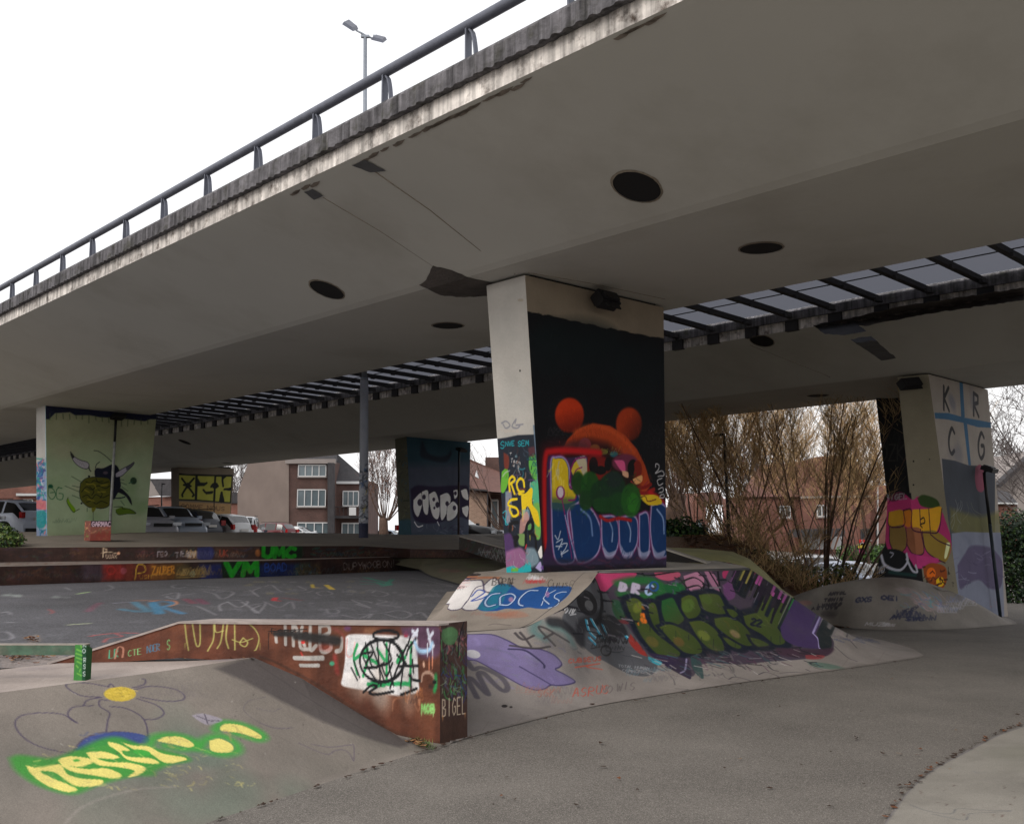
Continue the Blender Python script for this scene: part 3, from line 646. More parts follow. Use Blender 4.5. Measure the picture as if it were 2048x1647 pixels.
# corner fan on the right end
C2=cc[-1];tips=[atg(1750,1329),atg(1852,1313),atg(1826,1297),atg(1770,1281),atg(1700,1267),np.array([5.6,17.6,-.1]),np.array([5.4,19.5,-.1])]
cC=[C2+np.array([.0,.02,0]),C2+np.array([.02,.06,0]),C2+np.array([.08,.3,0]),C2+np.array([.12,.7,0]),C2+np.array([.2,1.3,0]),C2+np.array([.3,2.6,0]),C2+np.array([.3,4.,0])]
cf+=tips;cc+=cC
for p in cf:p[2]=float(ground_z(p[0],p[1]))+.006
def skirt(ft,cr,step,base,prof,nv=None,smf=0,smc=0):
    ft=np.array(ft,float);cr=np.array(cr,float);n=len(ft)
    L=sum(max(np.linalg.norm(ft[i+1]-ft[i]),np.linalg.norm(cr[i+1]-cr[i])) for i in range(n-1))
    seg=np.array([max(np.linalg.norm(ft[i+1]-ft[i]),np.linalg.norm(cr[i+1]-cr[i]),.05) for i in range(n-1)]);cum=np.concatenate([[0],np.cumsum(seg)])
    nu=int(L/step);tu=np.linspace(0,cum[-1],nu);Fp=np.stack([np.interp(tu,cum,ft[:,c]) for c in range(3)],-1);Cp=np.stack([np.interp(tu,cum,cr[:,c]) for c in range(3)],-1)
    def smo(A,wm):
        k=int(wm/step)
        if k<2:return A
        for _ in range(2):
            pad=np.concatenate([2*A[:1]-A[1:k+1][::-1],A,2*A[-1:]-A[-k-1:-1][::-1]]);ker=np.ones(2*k+1)/(2*k+1);A=np.stack([np.convolve(pad[:,c],ker,'valid') for c in range(3)],-1)
        return A
    Fp=smo(Fp,smf);Cp=smo(Cp,smc)
    Ls=float(np.median(np.linalg.norm(Cp-Fp,axis=1)));nv=nv or int(Ls/step);v=np.linspace(0,1,nv);g=prof(v)
    P=np.zeros((nu,nv,3));
    for c in range(2):P[:,:,c]=Fp[:,None,c]*(1-v)+Cp[:,None,c]*v
    P[:,:,2]=Fp[:,None,2]*(1-g)+Cp[:,None,2]*g
    return Surf(P,L/(nu-1),Ls/(nv-1),base)
conc=lambda v:np.where(v<.5,v**2*.76,.19+(v-.5)*.76+np.maximum(v-.5,0)*(.05/.5)*1.0+0*v)/ (.19+.38+.05)
CFRONT=skirt(cf,cc,.011,(168,160,150),conc,smf=.22,smc=.07)
# central bank: left face, from the crest down to the upper level
lfoot=[np.array([-1.1,17.2,.62]),np.array([-1.03,13.3,.62]),atz(848,1247,.62),atz(885,1262,.62),atz(930,1262.5,.62),atz(1050,1255,.67),atz(1130,1215,.84),atz(1180,1168,1.04),atz(1196,1144,ZC)]
lcrest=[np.array([.1,15.0,ZC]),np.array([-.2,13.0,ZC]),atz(950,1143.5,ZC),atz(975,1143.2,ZC),atz(1010,1143.2,ZC),atz(1085,1143.4,ZC),atz(1140,1143.6,ZC),atz(1175,1143.8,ZC),atz(1197,1143.9,ZC)]
CLEFT=skirt(lfoot,lcrest,.011,(160,156,146),lambda v:np.where(v<.8,v**1.5*1.06,0)*0+ (0.5-.5*np.cos(np.pi*np.clip(v*.93+.035,0,1))),smf=.1,smc=.04)
ztop=[lcrest[0],lcrest[1],lcrest[2],lcrest[4],lcrest[8],atz(1350,1141,ZC),cc[7],cC[2],cC[4],cC[6],np.array([1.5,18.5,ZC]),np.array([.3,17.,ZC])]
# right mound round the K R C G pier
mf=[(4.9,19.5),(4.85,18.0)]+[tuple(atg(x,y)[:2]) for x,y in((1650,1251),(1720,1258),(1800,1261),(1900,1259),(1975,1254),(2035,1248))]+[(10.6,21.4),(11.3,23.5)]
mfoot=[np.array([a,b,float(ground_z(a,b))+.006]) for a,b in mf]
Yr=[21,20.6,20.2,19.9,19.7,19.8,19.9,19.7,21.2,23.]
rx=[(1575,1197),(1590,1190),(1640,1172),(1700,1160),(1750,1154),(1795,1153),(1845,1162),(1890,1184)]
mr_=[P_(x,y,Y) for (x,y),Y in zip(rx,Yr)]+[np.array([9.6,21.5,.15]),np.array([10.2,23.,-.1])]
MOUND=skirt(mfoot,mr_,.016,(160,155,146),lambda v:.5-.5*np.cos(np.pi*np.clip(v,0,1)**.9),smf=.35,smc=.5)
# mound behind the central bank (yellow green concrete)
gp=[P_(1318,1094,20.5),P_(1360,1095,20.3),P_(1407,1096.6,20.),P_(1466,1103,19.4),P_(1499,1117,18.9),P_(1529,1142,18.4),P_(1565,1178,18.),P_(1590,1195,17.8)]
gf=[P_(1318,1140,16.5),P_(1360,1141,16.4),P_(1400,1142,16.3),P_(1440,1146,16.2),P_(1470,1152,16.2),P_(1495,1165,16.2),P_(1520,1190,16.2),P_(1560,1215,16.4)]
GM=polysurf([gf,[a*.55+b*.45+np.array([0,0,.10]) for a,b in zip(gf,gp)],gp,[p+np.array([.4,1.2,-.6]) for p in gp]],.05,(146,140,104))
# low slab bottom right
sf=[(1700,1780),(1768,1647),(1817,1580),(1869,1537),(1931,1503),(1993,1471),(2048,1451),(2200,1400)]
sfp=[atz(x,y,0) for x,y in sf]
for p in sfp:p[2]=.008
scp=[p+np.array([2.6,-.9,.42]) for p in sfp]
SLAB=skirt(sfp,scp,.012,(164,160,146),lambda v:v**1.3,smf=.25,smc=.25)

_e=cc[7]-cc[4];_f=cc[5]-cf[5];CFRONT.planar(_e,_f)
MOUND.planar(mfoot[6]-mfoot[3],mr_[4]-mfoot[4])
FBANK.planar(crest[3]-crest[2],(crest[2]-foot[2])-(crest[2]-foot[2])@((crest[3]-crest[2])/np.linalg.norm(crest[3]-crest[2]))*((crest[3]-crest[2])/np.linalg.norm(crest[3]-crest[2])))
FDECK.planar(np.array([1.,0,0]),np.array([0,1.,0]));FLOOR.planar(np.array([1.,0,0]),np.array([0,1.,0]))
# ================================================================== PAINT ON THE SURFACES (colours as they look in the photograph, gain turns them into paint colours)
def zz(ox,oy,k):
    return lambda *p:[(ox+x/k,oy+y/k) for x,y in (p[0] if len(p)==1 and isinstance(p[0],list) else p)]
def dabs(s,x0,y0,x1,y1,n,cols,ln,wd,alpha=.8,ang=None,seed=0):
    r=random.Random(seed+int(x0*7+y0))
    for _ in range(n):
        x=r.uniform(x0,x1);y=r.uniform(y0,y1);a=(ang if ang is not None else r.uniform(0,3.14))+r.uniform(-.4,.4);l=ln*r.uniform(.4,1.2);b=a+r.uniform(-.9,.9)
        s.stroke([(x,y),(x+l*.5*math.cos(a),y+l*.5*math.sin(a)),(x+l*.5*math.cos(a)+l*.5*math.cos(b),y+l*.5*math.sin(a)+l*.5*math.sin(b))],wd*r.uniform(.5,1.5),r.choice(cols),.35,alpha*r.uniform(.5,1))
BK=(14,15,18);NV=(16,22,34);MAG=(122,24,88);PAL=(140,134,172);BLU=(12,48,92);YEL=(200,172,24);WH=(190,188,186)
# ---------------- central pier, wide face (black mural)
s=PIER['P1']['wide'];s.gain=1.16;s.col[:]=np.array([118,107,92])/255
s.fill([(1040,640),(1049,624),(1056,622),(1064,625),(1078,626),(1086,630),(1097,629),(1112,634),(1126,636),(1140,641),(1155,642),(1168,647),(1186,648),(1200,654),(1214,657),(1222,655),(1236,660),(1250,661),(1263,666),(1282,668),(1300,673),(1316,674),(1345,680),(1350,1180),(1040,1180)],(9,10,15),1.2,1,sm=False)
for x,y,a,b in((1150,680,90,40),(1200,720,70,50),(1280,740,50,60),(1100,700,40,60)): s.ell(x,y,a,b,(7,20,23),30,.55)
dabs(s,1058,655,1115,690,8,[(70,80,82)],10,.8,.35,1.57);s.tags(1090,820,1110,900,7,(14,26),[(52,50,50)],.8,.7);s.tags(1285,860,1310,960,8,(12,22),[(48,46,46)],.8,.6)
s.ell(1139,830,29,35,(176,50,14),5,1,grad=((70,14,8),1139,818,1150,872));s.ell(1258,848,26,34,(150,50,16),6,1,grad=((58,16,9),1250,838,1275,885))
arch=[(1133,888),(1148,868),(1170,857),(1192,856),(1220,864),(1246,882),(1268,908),(1285,940),(1298,975)]
s.fill([(1118,935),(1122,905),(1135,878),(1155,858),(1186,846),(1220,851),(1250,870),(1274,898),(1290,930),(1302,970),(1280,1000),(1140,1000)],(158,58,22),3,1,sm=False);s.fill([(1128,900),(1150,884),(1180,878),(1215,886),(1240,905),(1262,935),(1280,975),(1270,1000),(1120,1000),(1110,930)],(26,12,12),20,.97,sm=False);s.stroke([(x,y-4) for x,y in arch[1:7]],8,(190,80,34),.9,.55)
r_=random.Random(4)
for i in range(150):
    t=r_.random();P=catmull(arch);x,y=P[int(t*(len(P)-1))];x+=r_.uniform(-14,14);y+=r_.uniform(-14,12);s.stroke([(x,y),(x+r_.uniform(-2,4),y+r_.uniform(5,12))],.8,r_.choice([(190,84,36),(60,18,10),(150,52,20)]),.4,.5,sm=False)
for i in range(60):
    cx,cy=(1139,832) if i%2 else (1258,850);a=r_.uniform(0,6.28);q=r_.random()**.5;x=cx+25*q*math.cos(a);y=cy+30*q*math.sin(a);s.stroke([(x,y),(x+r_.uniform(-2,2),y+7)],.7,r_.choice([(200,70,26),(110,26,10)]),.4,.45,sm=False)
s.ell(1170,893,13,18,(110,52,58),3);s.ell(1190,897,10,9,(120,92,40),3);s.ell(1205,903,11,6,(96,110,44),2);s.ell(1228,908,8,6,(34,86,98),3);s.ell(1150,893,26,10,(60,60,62),10,.55);s.tags(1160,905,1230,905,6,(8,12),[(150,140,60),(130,60,60)],1.2,.7)
s.ell(1190,935,32,26,(116,24,18),6);s.ell(1250,925,26,18,(100,40,62),6)
s.fill([(1228,920),(1248,922),(1250,946),(1240,938)],(196,78,124),1.5);s.fill([(1244,940),(1256,944),(1256,955),(1246,950)],(196,150,120),1)
for x,y,a,b in((1187,930,9,17),(1216,928,7,14),(1201,940,12,9),(1266,934,10,16)): s.ell(x,y,a,b,(12,10,12),2)
s.ell(1275,938,9,18,(112,28,16),3);s.ell(1262,936,7,14,(12,10,12),2);s.fill([(1265,958),(1283,950),(1284,962),(1272,968)],(206,150,96),1);s.stroke([(1262,962),(1280,976),(1296,962)],3,(140,40,40))
s.stroke([(1262,972),(1285,975),(1302,968)],7,(120,24,18));s.stroke([(1268,982),(1290,986),(1308,978)],8,(130,26,20))
# red glow, pale outline and letters
s.stroke([(1200,905),(1150,899),(1103,901),(1090,915),(1087,1000),(1090,1080)],30,(96,14,20),1.,.6);s.stroke([(1200,905),(1150,901),(1105,902),(1091,915),(1089,1000),(1092,1080),(1098,1140)],13,(168,22,26),.6)
s.stroke([(1300,985),(1325,1005),(1340,1040)],14,(168,22,26),.6);s.ell(1112,1130,16,8,(160,22,26),6)
s.fill([(1094,925),(1101,910),(1137,915),(1172,912),(1174,935),(1172,975),(1185,1015),(1210,1030),(1300,1020),(1300,995),(1320,1000),(1340,1030),(1340,1135),(1100,1135),(1094,1080)],(50,32,66),3)
A1=[(1104,1000),(1103,925),(1112,916),(1127,917),(1137,935),(1139,972),(1150,980),(1158,1000),(1140,1012),(1134,1030),(1140,1075),(1148,1112),(1140,1124),(1116,1122),(1107,1090)]
B1=[(1140,1012),(1160,1008),(1184,1022),(1200,1058),(1197,1098),(1180,1118),(1158,1122),(1150,1100),(1144,1050)]
LL=[B1,[(1204,1034),(1230,1036),(1237,1070),(1231,1100),(1216,1110),(1206,1090)],[(1239,1036),(1271,1036),(1274,1080),(1263,1104),(1249,1108),(1241,1090)],[(1280,1030),(1295,1030),(1298,1090),(1291,1114),(1281,1104)],[(1304,1012),(1322,1008),(1337,1030),(1337,1100),(1322,1112),(1309,1106),(1302,1060)],A1]
for pl in LL:
    s.stroke(pl+[pl[0]],12,(112,20,80),.35,.9);s.stroke(pl+[pl[0]],7.5,(146,140,176),.4,.95)
for pl in LL: s.fill(pl,(12,48,94),1.5)
for pl in LL[1:5]:
    cx=sum(p[0] for p in pl)/len(pl);s.fill([(cx-15,1088),(cx-4,1104),(cx+12,1100),(cx+4,1116),(cx-10,1114)],(150,150,178),2.5,.8);s.fill([(cx-6,1120),(cx+8,1126),(cx-8,1132)],(30,24,40),3,.6)
s.fill([(1104,1004),(1104,924),(1112,917),(1127,918),(1136,936),(1138,974),(1150,982),(1150,996),(1138,1006)],(194,166,28),1.2,grad=((150,140,44),1120,975,1120,1006));s.fill([(1104,996),(1148,996),(1144,1018),(1106,1018)],(56,84,70),8,.7)
dabs(s,1106,922,1132,962,14,[(176,172,160),(210,190,80)],26,3,.8,1.57)
s.fill([(1142,940),(1152,922),(1172,920),(1173,968),(1160,948),(1150,956)],(190,164,50),1);s.fill([(1150,916),(1172,914),(1172,958),(1162,940)],(168,162,158),1,.8);s.stroke([(1139,965),(1143,935),(1152,918),(1172,914)],3,MAG);s.stroke([(1146,958),(1152,940),(1164,934)],2.4,MAG);s.stroke([(1139,972),(1152,984),(1150,998),(1137,1000)],3,MAG)
s.fill([(1278,990),(1312,990),(1324,1006),(1300,1010),(1285,1000)],(204,170,30),1.2);s.stroke([(1276,996),(1290,992),(1296,1002),(1312,998)],2.2,(90,30,30))
s.ell(1121,985,9,14,MAG,1.2);s.ell(1121,984,6,11,(190,176,184),1);s.stroke([(1124,997),(1130,1030),(1137,1070),(1144,1116)],3,MAG);s.stroke([(1130,1030),(1142,1080),(1152,1116)],2.6,(150,150,190))
s.stroke([(1162,1018),(1180,1036),(1185,1070)],5,(110,132,176),.5,.85)
for x in(1222,1258): s.stroke([(x-4,1040),(x+3,1060),(x+2,1082)],4,(140,156,190),.4,.85)
s.stroke([(1314,1018),(1326,1036),(1328,1066)],4,(140,160,200),.4,.85)
for x,y,a,b,c in((1156,966,13,24,(26,62,20)),(1180,968,18,26,(24,72,22)),(1172,1000,14,20,(22,58,24)),(1200,990,20,30,(18,52,26)),(1225,975,26,32,(20,48,30)),(1238,1008,22,24,(22,62,26)),(1262,1000,20,34,(30,82,26)),(1212,1010,26,16,(20,60,24)),(1266,1005,12,20,(40,104,28)),(1228,958,16,16,(26,40,36))): s.ell(x,y,a,b,c,5,.95)
dabs(s,1150,945,1280,1025,30,[(34,90,30),(14,40,20),(28,70,34)],16,3,.4)
s.stroke([(1200,1032),(1215,1040),(1238,1036),(1262,1040)],7,(150,24,26),.5)
s.fill([(1085,1118),(1335,1116),(1340,1150),(1085,1150)],(44,38,58),9,.65);s.fill([(1085,1130),(1335,1130),(1340,1150),(1085,1150)],(16,14,22),6,.7)
dabs(s,1160,940,1285,1030,46,[(26,64,24),(16,40,20),(34,84,30),(20,50,34)],12,2.4,.5,seed=31);dabs(s,1100,1020,1335,1110,60,[(16,56,106),(8,38,78),(20,60,100)],22,3,.4,1.57,seed=32);dabs(s,1092,1112,1330,1136,30,[(70,60,90),(30,26,40),(96,40,60)],20,4,.4,.1,seed=33)
s.drips([(1100,1010),(1200,1040),(1330,1040)],30,.9,(100,96,130),.5,14,5);s.drips([(1110,930),(1135,980)],20,.9,(150,120,30),.6,6,6)
# small white writing
for st in ([(1311,934),(1312,927),(1318,930),(1317,938),(1311,946),(1324,941),(1328,950),(1316,952)],[(1324,956),(1315,960),(1318,970),(1326,966)],[(1317,978),(1325,974),(1326,982),(1318,985)],[(1320,990),(1327,988),(1328,994),(1320,995),(1321,990)]): s.stroke(st,1.8,(196,194,196))
for st in ([(1110,1070),(1116,1078),(1121,1062)],[(1113,1084),(1125,1078),(1117,1098)],[(1112,1092),(1124,1092)],[(1122,1088),(1134,1086),(1130,1098),(1122,1108),(1136,1100)],[(1122,1102),(1124,1112)]): s.stroke(st,2.2,(176,184,200))
# ---------------- central pier, narrow face
s=PIER['P1']['nar'];s.gain=1.1;s.col[:]=np.array([160,156,150])/255
s.blotch(10,.4,(140,140,136),.3,3);s.ell(1040,741,1.6,2.2,(20,20,20),.6);s.ell(1041,600,6,3,(130,120,100),3,.5)
z=zz(1000,860,5.68)
s.fill(z((-60,100),(60,85),(200,55),(370,48),(400,48),(420,48),(580,1660),(-60,1660)),(26,32,42),2,sm=False)
s.fill(z((375,-60),(400,-60),(545,1640),(520,1640),(430,800),(395,200)),(84,100,116),1.5,.9,sm=False)
s.text('S',1001,897,(8,-1),(0,-14),1.6,(22,146,156),sm=True);s.text('NVE',1011,892,(5,-.5),(0,-9),1.6,(22,146,156));s.text('SEM',1036,892,(6,-.5),(0,-10),1.6,(22,146,156),sm=True)
s.text('T',1019,910,(4,0),(0,-5),.9,WH);s.text('d',1030,914,(4,0),(0,-8),.9,(120,150,160));s.text('Teen',1021,924,(4.,1),(1,-8),1.,WH,sm=True);s.text('c o',1026,932,(4,1),(0,-7),1.,WH,sm=True)
s.fill(z((20,470),(80,430),(100,560),(50,700),(10,680)),(88,150,46),1.5);s.fill(z((330,300),(400,280),(420,560),(380,560),(330,420)),(80,146,60),2);s.fill(z((40,250),(100,300),(95,430),(50,420)),(96,40,30),3);s.fill(z((320,200),(390,190),(390,290),(330,290)),(84,44,50),4,.8)
s.fill(z((340,600),(430,580),(440,900),(400,950),(370,800)),(70,150,110),2);s.fill(z((380,830),(450,850),(460,1200),(400,1200)),(96,150,70),3);s.fill(z((60,700),(130,700),(120,1000),(70,1040)),(150,150,160),3,.7)
dabs(s,1010,935,1072,1060,46,[(150,90,60),(170,168,172),(90,60,110),(20,22,26),(40,120,130),(170,50,44),(196,150,120)],16,2.2,.75,seed=5)
dabs(s,1012,880,1070,960,26,[(50,34,34),(14,16,22),(60,76,90),(90,60,50)],14,2.4,.6,1.5,seed=15);s.drips([(1024,1020),(1060,1060)],26,1.1,(170,168,60),.7,8);s.drips([(1018,1080),(1060,1090)],22,1.,(24,24,26),.7,6)
s.tags(1052,915,1068,965,7,(7,12),[(14,18,22),(20,70,80)],1.3,.9)
for st in (z((110,690),(105,570),(140,525),(168,560),(120,610)),z((125,600),(165,720)),z((275,640),(265,570),(225,550),(190,610),(215,690),(270,695)),z((190,780),(120,795),(95,850),(185,885),(205,950),(150,975),(110,905),(120,860)),z((215,720),(290,730),(350,670),(350,720),(290,860)),): s.stroke(st,5.2,YEL,.15)
s.fill(z((240,740),(300,740),(345,660),(372,680),(365,830),(430,930),(450,1090),(395,1050),(340,900),(300,870),(270,1010),(255,1020)),YEL,1.2)
s.fill(z((250,900),(330,900),(330,1000),(270,1010)),(120,150,160),3,.7);s.fill(z((230,1020),(300,920),(330,1020),(270,1150),(220,1180)),(176,130,120),3,.8)
s.fill(z((200,1180),(280,1180),(300,1300),(220,1300)),(104,132,76),3)
s.stroke(z((200,1045),(130,1060),(110,1140),(150,1220),(205,1210),(160,1290),(190,1310)),7.5,BK,.25);s.stroke(z((290,1320),(300,1100),(350,1030),(380,1100),(330,1160),(400,1210),(410,1380)),7.,BK,.15);s.fill(z((318,1080),(350,1060),(352,1120),(320,1130)),(84,130,70),.8)
s.fill(z((40,1180),(130,1180),(160,1400),(50,1420)),(74,48,92),6,.9);s.fill(z((70,1380),(230,1330),(300,1440),(250,1560),(60,1580)),(140,92,128),6,.9);s.fill(z((300,1330),(400,1350),(440,1500),(300,1560)),(110,130,140),6,.9);s.stroke(z((290,1340),(300,1300)),3,(170,40,50))
s.fill(z((60,1560),(150,1540),(210,1570),(330,1500),(350,1560),(330,1610),(60,1620)),(30,150,156),2);s.fill(z((130,1570),(200,1560),(200,1600),(130,1600)),(90,160,60),2);s.fill(z((430,1380),(470,1310),(480,1430),(455,1450)),(196,194,190),1);s.fill(z((400,1560),(460,1490),(470,1600)),(150,140,180),2);s.fill(z((460,1560),(510,1520),(520,1600)),(90,60,120),2)
s.stroke(z((30,940),(70,920),(60,1060),(95,1070)),1.6,(40,160,170));s.stroke(z((20,960),(80,1060)),1.4,(40,160,170))
dabs(s,1020,1095,1066,1135,22,[(170,168,172),(150,90,130),(60,150,150),(170,60,60)],14,1.6,.5,1.57)
for st in ([(1003,846),(1012,842),(1020,850),(1012,856),(1006,848)],[(1030,846),(1032,838),(1024,852),(1034,856),(1040,850),(1032,850),(1046,848)]): s.stroke(st,3.2,(112,112,120),.5,.9)
s.text('TOMAS',1001,864,(6,0),(0,-5),.7,(190,160,140),alpha=.6)
# ---------------- left green pier
s=PIER['P2']['wide'];s.gain=2.0;s.col[:]=np.array([78,80,63])/255
s.fill([(60,900),(330,900),(330,1080),(60,1080)],(84,94,76),60,.9,sm=False);s.blotch(12,.6,(92,88,74),.4,5);s.blotch(6,.5,(62,78,52),.5,8)
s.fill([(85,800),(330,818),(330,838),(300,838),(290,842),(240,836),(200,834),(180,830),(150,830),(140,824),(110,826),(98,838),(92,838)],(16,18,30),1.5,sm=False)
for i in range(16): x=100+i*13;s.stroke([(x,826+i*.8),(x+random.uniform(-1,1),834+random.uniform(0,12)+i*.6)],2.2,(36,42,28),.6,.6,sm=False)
z=zz(130,880,9.69)
ins=(12,14,18)
s.fill(z((300,830),(400,740),(560,710),(760,720),(880,760),(880,1000),(860,1250),(720,1320),(560,1300),(450,1290),(320,1170),(280,1020)),(44,44,12),1.);
for st in (z((320,1000),(420,900),(520,960),(640,880),(780,930),(870,880)),z((340,1100),(430,1060),(520,1130),(600,1050),(720,1110),(850,1060)),z((400,800),(500,830),(560,780),(700,830),(850,800)),z((420,1200),(520,1170),(600,1230),(700,1180),(820,1220)),z((480,900),(560,990),(520,1060)),z((650,960),(720,1040),(680,1120)),z((600,740),(640,800),(740,790))): s.stroke(st,1.7,(14,16,8),.4)
for st in (z((420,850),(560,850),(600,930)),z((380,960),(470,1010)),z((640,1000),(780,1000)),z((440,1140),(560,1180)),z((700,880),(820,860))): s.stroke(st,2.6,(78,72,20),.6,.7)
s.stroke(z((300,830),(400,740),(560,710),(760,720),(880,760),(880,1000),(860,1250),(720,1320),(560,1300),(450,1290),(320,1170),(280,1020),(300,830)),1.2,ins)
s.fill(z((570,600),(610,540),(740,540),(900,470),(1000,490),(1060,600),(1070,760),(1080,900),(1000,1060),(940,1150),(900,1000),(860,760),(700,720),(590,710)),(13,15,24),1)
s.stroke(z((560,200),(650,215),(780,300),(900,410)),1.3,ins);s.stroke(z((590,540),(610,470),(670,420)),1.4,ins);s.ell(211,945,5,3,(44,38,44),2)
s.fill(z((105,220),(170,300),(300,380),(430,420),(470,480),(450,540),(380,550),(280,510),(180,420),(120,290)),(92,90,94),.8);s.stroke(z((105,220),(170,310),(300,385),(430,425),(470,490),(440,545),(380,550),(280,510),(180,420),(120,300),(105,220)),1.3,(20,18,26));s.fill(z((105,215),(180,310),(150,350),(115,280)),(24,24,24),.8);s.stroke(z((465,500),(470,560),(500,600)),2.4,(28,28,26))
for i in range(4): s.stroke(z((180+i*50,350+i*26),(240+i*46,440+i*22)),.6,(50,48,54),.4,.7)
s.fill(z((980,640),(1100,560),(1250,480),(1330,425),(1320,470),(1200,600),(1100,690),(1000,720)),(92,90,98),.8);s.stroke(z((980,640),(1100,560),(1250,480),(1335,425),(1320,480),(1200,600),(1100,690),(1000,720)),1.3,(22,20,28));s.fill(z((1180,520),(1335,425),(1310,490),(1200,580)),(34,34,40),.8,.8)
s.fill(z((1000,1000),(1080,930),(1180,1010),(1270,1120),(1300,1250),(1270,1230),(1180,1090),(1080,1030)),(14,14,20),.8);s.stroke(z((950,1120),(1060,1120),(1160,1100)),2.6,(18,26,28));s.ell(267,961,6.5,7,(22,34,24),1.5);s.stroke(z((1240,830),(1300,810)),2,(28,50,40))
for a,b in((( 0,885),(280,1000)),((130,700),(340,820)),((140,880),(270,910)),((140,1065),(300,1130)),((1080,760),(1140,770)),((1090,820),(1190,860)),((1100,900),(1220,985)),((1080,1170),(1150,1260)),((430,1310),(430,1380))): s.stroke(z(a,b),1.5,(34,46,34),.4,.85,sm=False)
s.fill(z((60,1110),(100,1200),(200,1330),(190,1400),(150,1380),(60,1250),(35,1170)),(58,80,10),.8);s.stroke(z((60,1110),(35,1170),(60,1250),(150,1385),(200,1370),(280,1330)),1.4,(26,34,12))
s.fill(z((980,1340),(1100,1300),(1250,1330),(1370,1415),(1200,1420),(1050,1440),(990,1400)),(44,58,14),.8);s.stroke(z((950,1290),(1110,1290),(1120,1330),(1250,1330),(1375,1415),(1200,1425),(1050,1445),(985,1390)),1.3,(20,26,14));s.fill(z((510,1300),(600,1300),(570,1370),(530,1390)),(60,60,14),1);s.stroke(z((545,1370),(548,1560)),1.2,(30,30,28))
s.ell(178,952,2.2,2.2,ins,.8);s.ell(163,1006,2,2,ins,.8)
for st in ([(97,972),(97,990),(104,998),(111,990),(108,980),(103,975)],[(100,985),(108,984)],[(118,974),(113,980),(114,996),(124,998),(126,988),(118,986)],[(116,974),(124,976)],[(97,974),(101,970),(106,974)]): s.stroke(st,1.6,(24,56,34))
s.ell(101,972,5,4,(14,44,30),1.5);s.tags(100,1040,140,1046,4,(4,8),[(56,66,54)],.8,.7)
s=PIER['P2']['nar'];s.gain=1.15;s.col[:]=np.array([152,150,146])/255
s.fill([(60,930),(95,920),(95,1080),(60,1080)],(96,110,140),6,.8,sm=False);dabs(s,72,915,93,1060,130,[(20,90,110),(30,70,120),(170,90,90),(150,150,160),(24,110,100),(60,50,100)],14,4,.85,seed=3);s.fill([(72,1000),(95,1002),(95,1018),(72,1016)],(170,84,84),3,.8);s.fill([(72,1022),(90,1022),(90,1052),(74,1052)],(20,110,110),4,.8);s.stroke([(91,810),(93,1065)],2.2,(110,170,190),.5,.8,sm=False)
# ---------------- right pier, lettered face
s=PIER['Q1']['wide'];s.gain=1.32;s.col[:]=np.array([124,117,110])/255
z=zz(1700,720,3.049)
blue=(38,76,104);s.fill(z((515,320),(600,322),(700,350),(860,380),(858,412),(780,408),(690,382),(600,362),(520,355)),blue,.8,sm=False);s.fill(z((667,130),(688,140),(700,345),(690,360),(678,345)),blue,.8,sm=False);s.fill(z((692,380),(714,385),(738,640),(722,640)),blue,.8,sm=False)
lt_=(38,36,38)
def L(t,x,y,w_,h_,wd):
    a=zz(1700,720,3.049)
    for st in FONT[t]: s.stroke([a((x+w_*u+ (0)*v,y-h_*v+w_*u*.25))[0] for u,v in st],wd,lt_,.12,sm=t in 'CG')
L('K',572,300,32,140,8.);L('R',754,335,32,135,8.);L('C',602,566,36,155,8.5);L('G',782,594,36,155,8.5)
s.fill(z((560,600),(640,612),(720,640),(800,645),(885,650),(900,2000),(640,2000),(590,1000)),(46,50,58),1.5,sm=False)
s.fill(z((765,650),(800,640),(830,730),(810,800),(775,790),(762,720)),(116,50,70),2,.9);s.fill(z((610,900),(700,930),(800,950),(920,930),(930,1060),(640,1060)),(92,88,40),12,.7)
dabs(s,1905,985,1925,1060,8,[(110,112,110)],30,1.2,.8,1.57);dabs(s,1930,1000,1960,1050,5,[(120,118,90)],34,1.2,.7,1.3)
s.fill(z((620,1055),(700,1045),(830,1050),(925,1050),(960,2000),(650,2000)),(98,102,116),1.5,sm=False)
s.fill(z((655,1250),(700,1180),(740,1130),(850,1140),(900,1180),(930,1240),(920,1380),(850,1390),(790,1340),(720,1360),(670,1390)),(66,58,82),5,.9);dabs(s,1915,1100,2000,1170,30,[(54,48,72),(110,110,128),(80,72,100)],20,2,.6,seed=9)
s.text('ONE',1930,1212,(6,1),(0,-14),1,(140,80,70),alpha=.5);s.text('LIN',1980,1212,(5,1),(0,-14),1,(150,84,70),alpha=.5);s.blotch(5,.3,(70,74,90),.5,4)
s=PIER['Q1']['nar'];s.gain=1.4;s.col[:]=np.array([102,97,83])/255
s.ell(1827,922,1.8,1.8,(24,22,20),.7);s.ell(1827,969,1.8,1.8,(24,22,20),.7);s.ell(1859,918,1.3,1.3,(30,28,26),.7)
